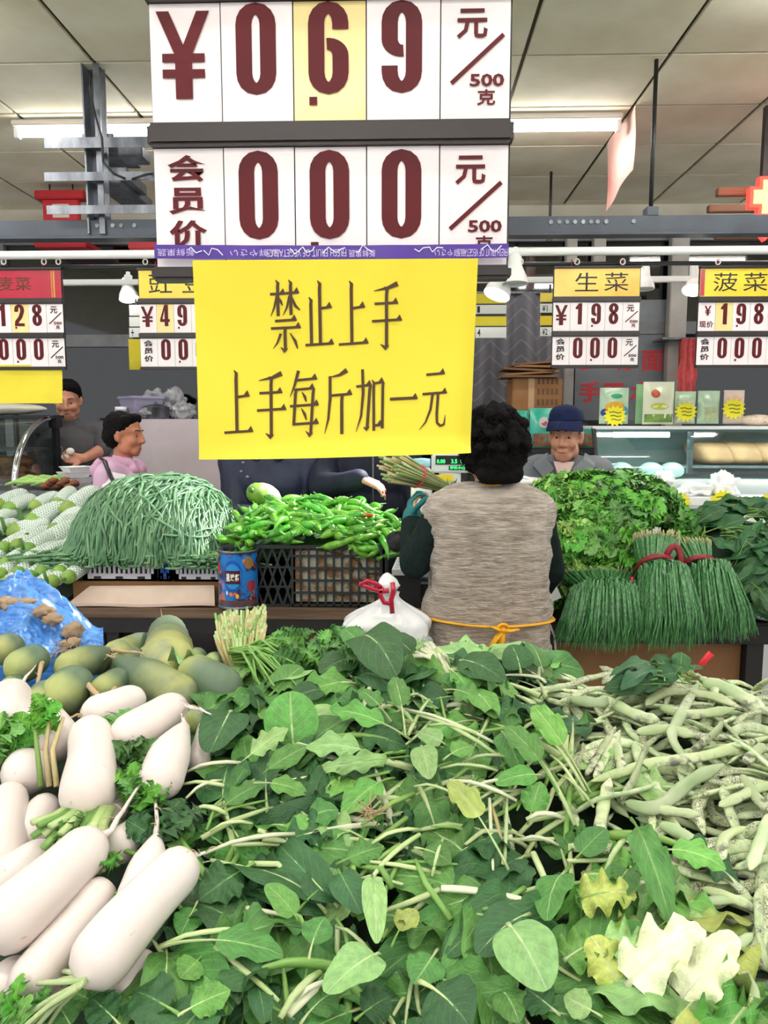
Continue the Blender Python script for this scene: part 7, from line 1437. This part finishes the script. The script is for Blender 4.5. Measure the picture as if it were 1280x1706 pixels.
q = MB(); q.grid(lambda u, v: (lambda x, y: V((x, y, max(LZ+.06, PZ(x, y) - .09))))(lerp(x0+.012, x1-.012, u), lerp(3.045, 3.605, v)), 20, 14); solo('pepper_core', q, mat('pepper_shade', (34, 74, 30), rough=.6), 'dark core of the pepper heap inside the black crate', 'peppers')['kind'] = 'stuff'
pz = [('at the bright left end of the pepper heap', 430), ('in the middle of the pepper heap', 530), ('at the right end of the pepper heap', 630)]
for i in range(290):
    x = rnd.uniform(pxa+.03, pxb-.03); y = rnd.uniform(3.04, 3.6) if i % 3 else rnd.uniform(3.03, 3.16); zz = PZ(x, y) + rnd.uniform(-.03, .025); t = thing('green_pepper', '', 'pepper', (x, y, zz)); px = project((x, y, zz))[0]; zn = min(pz, key=lambda b: abs(b[1]-px))[0]
    t['label'] = 'shiny curved green pepper lying ' + zn; t['group'] = 'peppers ' + zn; L = rnd.uniform(.13, .19); pr = PM[i % 12]
    t.rotation_euler = (rnd.uniform(-1.2, 1.2), rnd.uniform(-.45, .45), rnd.uniform(0, 2*PI)); t.scale = (L, L*.95, L*.95); link('pepper_body', pr[0], t); link('pepper_stem', pr[1], t)
c = aty(614, 876, 3.2); t = thing('red_pepper', 'single reddish orange pepper near the right end of the pepper heap', 'pepper', (c.x, 3.18, PZ(c.x, 3.18) + .03)); t.scale = (.1, .1, .1); o = link('pepper_body', PM[0][0], t); setmat(o, mat('red_pepper', (196, 76, 40), rough=.25)); link('pepper_stem', PM[0][1], t)
# ================================================================ NET GOURDS
k = NT('foam_net'); uvn = k.n('ShaderNodeUVMap'); sp = k.n('ShaderNodeSeparateXYZ'); k.l(uvn.outputs[0], sp.inputs[0])
a1 = k.math('SINE', k.math('MULTIPLY_ADD', sp.outputs[0], 95., k.math('MULTIPLY', sp.outputs[1], 75.4))); a2 = k.math('SINE', k.math('MULTIPLY_ADD', sp.outputs[0], 95., k.math('MULTIPLY', sp.outputs[1], -75.4)))
nn = k.math('MAXIMUM', a1, a2); k.col(k.mix(k.rng(nn, -.2, .6), lin((156, 184, 154)), lin((226, 234, 230)))); k.b.inputs['Roughness'].default_value = .7; k.bump(nn, .5, .006); m_net = k.m
m_gou = mat('gourd_green', (138, 170, 76), (108, 148, 60), 12, .35, vary=(.015, .15)); m_gst = mat('gourd_stem', (76, 128, 50), (60, 106, 40), 14, .5)
def net_gourd(label, p0, p1, r, stem=False, group=None, end=True):
    p0, p1 = V(p0), V(p1); t = thing('net_gourd', label, 'gourd', tuple((p0+p1)/2 - V((0, 0, r))), group); d = (p1-p0); x = d.normalized(); sg = V((0, 0, 1))
    C_ = [p0 + d*u + sg*r*.25*math.sin(PI*u) for u in [i/10 for i in range(11)]]; rs = [r*f for f in (.86, .98, 1, 1, 1, 1, 1.02, 1.02, 1, .86, .45)]
    q = MB(); q.tube(C_, rs, 16, uv=True); part('foam_net', q, m_net, t)
    q = MB(); q.tube([p0 + x*r*.3, p0 - x*r*.2, p0 - x*r*.65, p0 - x*r*1.0, p0 - x*r*1.22, p0 - x*r*1.3], [r*.88, r*.92, r*.86, r*.66, r*.36, r*.16], 14); part('green_end', q, m_gou, t)
    q = MB(); L = r*(1.7 if stem else .35); b = p0 - x*r*1.22; e = b + (V((-.2, -.1, 1)) if stem else -x).normalized()*L; q.tube([b, b.lerp(e, .5), e], [r*.26, r*.2, r*.2], 7); part('stem', q, m_gst, t)
NG = [((2,840),(46,826),14,0),((20,846),(60,834),13,0),((58,868),(112,848),17,1),((62,842),(98,828),12,0),((98,838),(122,818),12,0),((118,846),(164,820),16,0),((-4,866),(30,854),12,0),((30,884),(84,876),15,1),((-6,884),(30,876),13,0),((72,910),(132,880),19,1),((96,884),(136,856),17,0),((132,876),(166,850),15,0),((106,932),(140,896),19,0),((140,900),(160,878),14,0)]
YN = lambda py: lerp(3.04, 3.66, clamp((972-py)/150))
for i, (b, e, r, st) in enumerate(NG):
    P0 = aty(b[0], b[1], YN(b[1])); P1 = aty(e[0], e[1], YN(e[1]) + .06); net_gourd('white net sleeved gourd lying sideways, upper part of the gourd stack', P0, P1, r*mpp(P0), bool(st), 'sideways net gourds')
for i, (px, py) in enumerate(((8,912),(31,908),(49,914),(14,937),(42,936),(63,934),(84,940),(110,930),(2,956),(32,954),(51,960),(71,952),(101,952),(66,974),(88,968),(12,972),(-14,930),(-14,960),(44,978),(116,960))):
    P0 = aty(px, py, YN(py) - .12); P0.z = max(P0.z, LZ + .035); L = .26; P1 = P0 + V((.02, min(L, 3.7-P0.y), .025)); net_gourd('net sleeved gourd with round green end facing front, low in the gourd stack', P0, P1, 13*mpp(P0), i % 6 == 2, 'front pointing net gourds')
q = MB(); q.grid(lambda u, v: V((lerp(-2.3, aty(128, 930, 3.2).x, u), lerp(3.05, 3.72, v), LZ + .001 + lerp(.01, .36, ss(0, 1, v))*(1 - .3*ss(.8, 1, u)))), 8, 8); solo('gourd_core', q, mat('gourd_shade', (96, 116, 92), rough=.8), 'dull green filler underneath the stack of net gourds, shade in its colour', 'filler')['kind'] = 'stuff'  # added filler sheet, shade between the gourds is painted into its colour
c = aty(438, 826, 3.56); net_gourd('single net sleeved gourd held up in the hand of the person in the navy jacket', c + V((-.012, -.04, .012)), c + V((.03, .10, -.04)), 19*mpp(c))
# ================================================================ LETTUCE, CHIVES, SPINACH
lcx = aty(1012, 890, 3.15).x; lhx = aty(1140, 890, 3.15).x - lcx; lzt = aty(1050, 812, 3.2).z; LYc = 3.27
def LTZ(x, y):
    d = ((x-lcx)/lhx)**4*.8 + ((y-LYc)/.40)**2; return RZ + .05 + (lzt - RZ - .05)*math.sqrt(max(0, 1-d))
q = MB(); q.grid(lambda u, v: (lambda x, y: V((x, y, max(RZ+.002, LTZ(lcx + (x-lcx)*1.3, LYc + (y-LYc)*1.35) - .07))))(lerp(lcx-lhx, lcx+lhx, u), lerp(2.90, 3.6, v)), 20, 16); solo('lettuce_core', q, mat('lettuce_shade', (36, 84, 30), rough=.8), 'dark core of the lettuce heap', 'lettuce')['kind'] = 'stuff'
HD = []
for i in range(74):
    u = rnd.uniform(-.98, .95); v = rnd.uniform(-1.0, .42); HD.append((lcx + lhx*u, LYc + .38*v))
HF = [(lcx + lhx*rnd.uniform(-1.0, .25), LYc - .36 - .03*rnd.random(), rnd.uniform(.90, 1.12)) for i in range(20)]
for n_, hp in enumerate(HD + HF):
    x, y = hp[:2]; z = hp[2] if len(hp) > 2 else LTZ(x, y); e = .03; nx = (LTZ(x-e, y) - LTZ(x+e, y))/(2*e); ny = (LTZ(x, y-e) - LTZ(x, y+e))/(2*e); N_ = V((clamp(nx, -2, 2), clamp(ny, -2, 2), 1)).normalized(); N_ = V((rnd.uniform(-.4, .2), -1, .35)).normalized() if len(hp) > 2 else N_; ppx, ppy = project((x, y, z))
    zn = 'at the upper left of the lettuce heap' if ppx < 1010 and ppy < 880 else 'at the upper right of the lettuce heap' if ppy < 880 else 'low on the lettuce heap'
    t = thing('lettuce_head', 'frilly green lettuce head ' + zn, 'lettuce', (x, y, z - .03), 'lettuces ' + zn); c = t.location.copy()
    s1 = N_.orthogonal().normalized(); s2 = N_.cross(s1)
    for j in range(10):
        a = 2*PI*j/10 + rnd.uniform(-.2, .2); op = rnd.uniform(.35, 1.0); d = (s1*math.cos(a) + s2*math.sin(a))*op + N_*rnd.uniform(.5, 1.1); d.z = max(d.z, -.2)
        place_leaf(t, c, c + d.normalized()*rnd.uniform(.075, .12), rnd.uniform(.09, .13), LT[j % 3], pick([L_LET, L_LET, L_BRI, L_LETP]) if ppx < 985 else pick([L_LET, L_LET, L_BRI, L_MID]), S_PALE, N_, rnd.uniform(-.5, .5), 1.4)
k = NT('chive'); k.col(k.ramp(k.noise(60, 2, stretch=(3, 3, .12)), lin((34, 84, 44)), lin((92, 158, 92)), .35, .68)); k.b.inputs['Roughness'].default_value = .4; m_chv = k.m
def chives(label, top, strap, bot, wtop, wbot, Y0, Y1, n, strap_on=True, seed=0):
    r_ = random.Random(seed); A = aty(top[0], top[1], Y0); Sx = aty(strap[0], strap[1], Y0 - .06); Bm = aty(bot[0], bot[1], Y1); k0 = mpp(Sx); t = thing('chive_bundle', label, 'garlic chives', (Bm.x, Y0-.1, RZ))
    q = MB(); ends = MB(); wt, wb_ = wtop*k0/2, wbot*mpp(Bm)/2
    for i in range(n):
        u = r_.uniform(-1, 1); h = math.sqrt(max(0, 1-u*u))*r_.uniform(0, 1); L = r_.uniform(.55, 1.14)*(1 - .12*u*u)
        P0 = A + V((u*wt*1.25, .02 - .05*h, .035*h - .01 + r_.uniform(-.02, .02))); P1 = Sx + V((u*wt*.85, -.045*h, .04*h))
        e = Bm + V((u*wb_, -.05*h + r_.uniform(-.01, .01), .02*h)); P4 = P1.lerp(e, L); P2 = P1.lerp(P4, .35) + V((u*.012, -.045 - .04*h, .04 + .03*h)); P3 = P1.lerp(P4, .72) + V((u*.012, -.04 - .03*h, .03)); P4 = P4 + V((r_.uniform(-.02, .02), 0, r_.uniform(-.01, .01)))
        w = .0022; sd = V((1, .3*r_.uniform(-1, 1), .2*r_.uniform(-1, 1))).normalized(); pts = (P0, P1, P2, P3, P4); ws = (w, w, w*1.2, w*1.1, w*.3); vs = []
        for p, ww in zip(pts, ws): vs += [p - sd*ww, p + sd*ww]
        q.add(vs, [(2*j, 2*j+1, 2*j+3, 2*j+2) for j in range(4)], 0, True)
        if i % 3 == 0: ends.tube([P0 + (P0-P1)*.25, P0 + (P0-P1)*.02], [.0026, .0028], 4)
    part('chive_leaves', q, m_chv, t, kind='stuff'); part('root_ends', ends, mat('chive_end', (190, 176, 140), (150, 160, 100), 30, .7), t, kind='stuff')
    if strap_on:
        q = MB(); q.tube([Sx + V((-wt*.98, .02, -.02))] + [Sx + V((-wt*math.cos(PI*j/10)*1.0, -.052*math.sin(PI*j/10) - .012, .05*math.sin(PI*j/10))) for j in range(11)] + [Sx + V((wt*.98, .02, -.02))], .010, 6, flat=.35, up=(0, -1, .3)); part('red_strap', q, mat('red_strap', (150, 30, 44), (128, 24, 36), 20, .5), t)
    return t, Sx, wt
chives('garlic chive bundle hanging lowest over the counter edge, left of the two red strapped ones', (1000, 962), (1002, 978), (1008, 1074), 104, 165, 2.78, 2.56, 1100, False, 1)
t, Sx, wt = chives('garlic chive bundle with a red strap, the left one of the two strapped bundles', (1096, 906), (1090, 944), (1114, 1070), 60, 118, 2.76, 2.53, 1000, True, 2)
p = aty(1055, 975, 2.64); q = MB(); q.tube([p + V((-.004, 0, .03)), p, p + V((0, -.005, -.03))], [.006, .01, .007], 6, flat=.3, up=(0, -1, 0)); part('strap_end', q, m_redp, t)
q = MB(); p = aty(1122, 930, 2.66); q.tube([p + V((.025*math.sin(j*PI/5), .01*math.cos(j*PI/3), .045*math.cos(j*PI/5))) for j in range(11)], .011, 6, flat=.3, up=(0, -1, 0)); part('strap_bow', q, mat('red_strap', (150, 30, 44)), t)
chives('garlic chive bundle with a red strap, the right one of the two strapped bundles', (1152, 916), (1160, 945), (1198, 1056), 58, 112, 2.82, 2.60, 1000, True, 3)
scx = aty(1245, 920, 3.05).x; SPY = 3.08; szt = aty(1235, 845, 3.15).z; shx = aty(1370, 920, 3.05).x - scx
def SPZ(x, y):
    d = ((x-scx)/(shx))**2*.8 + ((y-SPY)/.40)**2; return RZ + .04 + (szt-RZ-.04)*math.sqrt(max(0, 1-d))
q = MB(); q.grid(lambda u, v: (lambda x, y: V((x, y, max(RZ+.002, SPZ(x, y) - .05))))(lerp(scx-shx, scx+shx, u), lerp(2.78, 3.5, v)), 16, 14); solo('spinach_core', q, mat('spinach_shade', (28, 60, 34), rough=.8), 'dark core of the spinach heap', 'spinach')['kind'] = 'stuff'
for i in range(70):
    u = rnd.uniform(-.95, .6); v = rnd.uniform(-.98, .5); x, y = scx + shx*u, SPY + .40*v; z = SPZ(x, y); px, py = project((x, y, z))
    zn = 'on the upper part of the spinach heap' if py < 920 else 'hanging low on the spinach heap'
    t = thing('spinach_plant', 'dark spinach plant lying ' + zn, 'spinach', (x, y, z), 'spinach ' + zn); a = R(-35 + rnd.gauss(0, 35))
    for j in range(4):
        aa = a + R(rnd.uniform(-28, 28)); L = rnd.uniform(.14, .24); tx, ty = x + L*math.cos(aa), y + L*math.sin(aa)*.8; tz = max(SPZ(tx, ty), RZ + .02) + rnd.uniform(-.01, .04)
        place_leaf(t, (x, y, z + .01*j), (tx, ty, tz), rnd.uniform(.05, .075), LS[j % 3], pick([L_SPIN, L_SPIN, L_DARK]), pick([S_GRN, L_MID and S_GRN]), V((0, -.6, 1)), rnd.uniform(-.6, .6))
a = aty(1262, 1026, 2.78); crumple('plastic_bag', 'clear white plastic sheet bag on the counter under the spinach heap', 'plastic bag', (a.x+.05, 2.83, RZ+.03), (.14, .07, .03), m_wbag, 31, .3, flat_z=RZ+.002)
# ================================================================ HELD CELERY, WHITE BAG, BLUE SACK
Hn = Wl + V((.0, .02, .09)); A = aty(668, 782, 2.70); D = aty(742, 812, 2.86); ax = (D-A).normalized(); s1 = ax.cross(V((0, 1, 0))).normalized(); s2 = s1.cross(ax)
t = thing('celery_bunch', 'celery bunch with tan cut ends held up by the seller woman', 'celery', tuple(A)); kk = mpp(A)
for i in range(64):
    a = rnd.uniform(0, 2*PI); rr = math.sqrt(rnd.random()); o1 = s1*math.cos(a)*rr + s2*math.sin(a)*rr; e = A - ax*rnd.uniform(.035, .075) + o1*28*kk; m_ = A + ax*.03 + o1*22*kk; f = D + o1*8*kk
    q = MB(); q.tube([e, m_, f], [.0042, .0046, .0025], 5); part('stalk', q, pick([S_YEL, S_PALE, S_GRN, S_YEL]), t)
Rr = [A + ax*.085 + (s1*math.cos(2*PI*j/14) + s2*math.sin(2*PI*j/14))*17*kk for j in range(15)]; q = MB(); q.tube(Rr, .010, 6, flat=.35, up=tuple(ax)); part('red_tape', q, mat('pink_tape', (206, 70, 80), rough=.5), t)
for i in range(26): b = D + V((rnd.uniform(-.03, .0), 0, rnd.uniform(-.01, .01))); place_leaf(t, b, b + ax*rnd.uniform(.05, .14) + V((rnd.uniform(-.03, .03), 0, -.05 + rnd.uniform(-.05, .03))), .04, LT[i % 3], pick([L_DARK, L_MID]), S_GRN)
bc = aty(640, 1030, 2.36); kk = mpp(bc); q = MB(); q.box((bc.x - 80*kk, 2.28, 0), (bc.x + 75*kk, 2.5, .74), bev=.01); solo('foam_box', q, m_wg, 'white foam box standing in the aisle under the tied white bag', 'box')
t = thing('carrier_bag', 'white plastic carrier bag tied at the neck with red tape, left of the apron', 'carrier bag', (bc.x, 2.38, .741)); ztop_b = aty(640, 988, 2.36).z
def bagf(u, v):
    a = 2*PI*u; h = v; rad = lerp(1, .16, ss(.55, .97, h)) * (1 + .10*ss(.93, 1, h)); sq = 1/max(abs(math.cos(a)), abs(math.sin(a)))**.45
    cr_ = .16*noise.noise((math.cos(a)*2.2, math.sin(a)*2.2, h*2.5 + 4)) - .16*abs(noise.noise((math.cos(a)*5, math.sin(a)*5, h*3)))*(.5+h) + .04*math.sin(13*a + 3*h)*ss(.3, .8, h)
    rr = rad*(1+cr_)*sq; return V((bc.x - 6*kk + (75*kk*rr*math.cos(a)) + 18*kk*h, 2.38 + .085*rr*math.sin(a), .742 + (ztop_b-.742)*h**.9))
q = MB(); q.grid(bagf, 56, 26); part('bag_body', q, mat('bag_white', (236, 236, 238), (222, 224, 228), 5, .3, coat=.3), t)
nk = aty(646, 986, 2.34); q = MB(); q.sphere(nk + V((0, .0, .02)), (.034, .028, .034), 3); q.v = [(x + .012*noise.noise((x*40, y*40, z*40)), y, z + .012*noise.noise((z*40, x*40, y*40))) for x, y, z in q.v]; part('bag_knot', q, mat('bag_white', (236, 236, 238)), t)
for P in ([(598,972),(618,980),(634,986),(648,984)], [(636,978),(634,992),(640,1004),(652,1006)], [(654,970),(656,985),(652,1000),(654,1022)], [(600,975),(612,968),(626,972),(636,980)]):
    Q = [aty(a, b, 2.30) for a, b in P]; q = MB(); q.tube(Q, .0075, 6, flat=.35, up=(0, -1, 0)); part('red_tie', q, m_redc, t)
c2 = aty(690, 1040, 2.33); crumple('plastic_bag', 'clear plastic bag slumped against the white carrier bag, next to the apron', 'plastic bag', (c2.x, 2.36, .80), (34*kk, .07, 42*kk), clear_mat('clear_bag2', (226, 236, 234), .14, .5, (206, 218, 216)), 41, .45)
# blue sack with ginger
m_blue = NT('blue_sack'); fac = m_blue.noise(7, 3); m_blue.col(m_blue.mix(m_blue.rng(m_blue.noise(4.5, 2), .64, .68), m_blue.ramp(m_blue.noise(30, 3, stretch=(.3, 3, 3)), lin((40, 108, 196)), lin((96, 156, 222))), lin((226, 230, 236)))); m_blue.b.inputs['Roughness'].default_value = .3; m_blue.b.inputs['Coat Weight'].default_value = .3
def sack(u, v):
    px = lerp(-60, 172, u); ytp = 962 + 82*ss(.42, 1, u) + 7*math.sin(6*u + 1)
    p = aty(px, lerp(1094, ytp, v), 1.86 + .42*v + .05*noise.noise((u*4, v*4, 1))); p.z += .026*noise.noise((u*6, v*6, 5)) + .018*abs(noise.noise((u*14, v*11, 2))) + .010*abs(noise.noise((u*30, v*26, 7))); return p
t = thing('plastic_sack', 'blue and white plastic sack opened at the far left end of the front table', 'sack', tuple(aty(60, 1090, 1.95))); q = MB(); q.grid(sack, 80, 46); part('sack_sheet', q, m_blue.m, t)
q = MB(); lo = [sack(i/10, 0) for i in range(11)]; hi_ = [sack(i/10, 1) for i in range(11)]
q.add([(p.x, p.y, FZ+.001) for p in lo] + [tuple(p) for p in lo], [(i, i+1, 12+i, 11+i) for i in range(10)]); q.add([(p.x, p.y+.02, FZ+.001) for p in hi_] + [tuple(p) for p in hi_], [(i+1, i, 11+i, 12+i) for i in range(10)]); part('sack_skirt', q, m_blue.m, t)
m_gin = mat('ginger_skin', (170, 146, 118), (142, 116, 92), 14, .7, .3, .3, 40)
for i, (px, py, rx, rz, v) in enumerate(((20, 1008, 20, 12, .68), (72, 1020, 19, 11, .56), (88, 1032, 18, 10, .48), (122, 1052, 17, 16, .36), (8, 1004, 12, 10, .7), (44, 1004, 22, 8, .7), (118, 1072, 16, 10, .2))):
    c = aty(px, py, 1.86 + .42*v - .04); kk = mpp(c); crumple('ginger_root', ('grey brown ginger root at the far left in the sack', 'pale ginger knob in the middle of the blue sack', 'pale ginger knob just below the middle one', 'knobbly grey ginger root with dry fibres at the right of the sack', 'small dark ginger root at the left edge', 'long dark ginger root along the top of the sack', 'ginger root lying lowest at the right of the sack')[i], 'ginger', tuple(c), (rx*kk, .03, rz*kk), m_gin, i+60, .45, 3)
c = aty(112, 1082, 1.86); q = MB()
for i in range(30):
    p = c + V((rnd.uniform(-.03, .03), 0, rnd.uniform(-.02, .02))); e = p + V((rnd.uniform(-.05, .05), -.02, rnd.uniform(-.04, .02))); q.tube([p, p.lerp(e, .5) + V((0, -.01, .01)), e], [.0012, .001, .0006], 4)
solo('root_fibres', q, m_root, 'tuft of dry tan fibres below the knobbly ginger root', 'roots')['kind'] = 'stuff'
# wires beside the seller woman
q = MB(); P = [aty(a, b, 2.62) for a, b in ((902, 1000), (912, 1030), (924, 1060), (926, 1085), (914, 1098), (902, 1096), (904, 1080), (916, 1050), (905, 1020))]; q.tube([V(p) for p in P], .004, 6); solo('white_cable', q, m_white, 'white cable looping down beside the beige vest', 'cable')
q = MB(); P = [aty(a, b, 2.60) for a, b in ((898, 1045), (900, 1075), (899, 1105), (898, 1135))]; q.tube(P, .006, 6); solo('red_rope', q, m_redp, 'thin red rope hanging down right of the beige vest', 'cord')
q = MB(); c = aty(917, 988, 2.70); q.obox(c, (.028, 0, .012), (0, .004, .0), (-.012, 0, .028)); solo('white_socket', q, m_wg, 'small white plug box right of the beige vest', 'plug')
# labels that came out alike: tell the leaves apart by their order in the heap
from collections import defaultdict
_g = defaultdict(list)
for o in COL.objects:
    if o.parent is None and o.name.startswith('loose_leaf'): _g[o['label']].append(o)
for lb, os_ in _g.items():
    if len(os_) > 1:
        os_.sort(key=lambda o: project(o.location)[0])
        for w_, o in zip(('left', 'right') if len(os_) == 2 else ('left', 'middle', 'right', 'far right'), os_): o['label'] = w_ + 'most ' + lb if w_ in ('left', 'right') else w_ + ' ' + lb
bpy.data.scenes.remove(TMP)
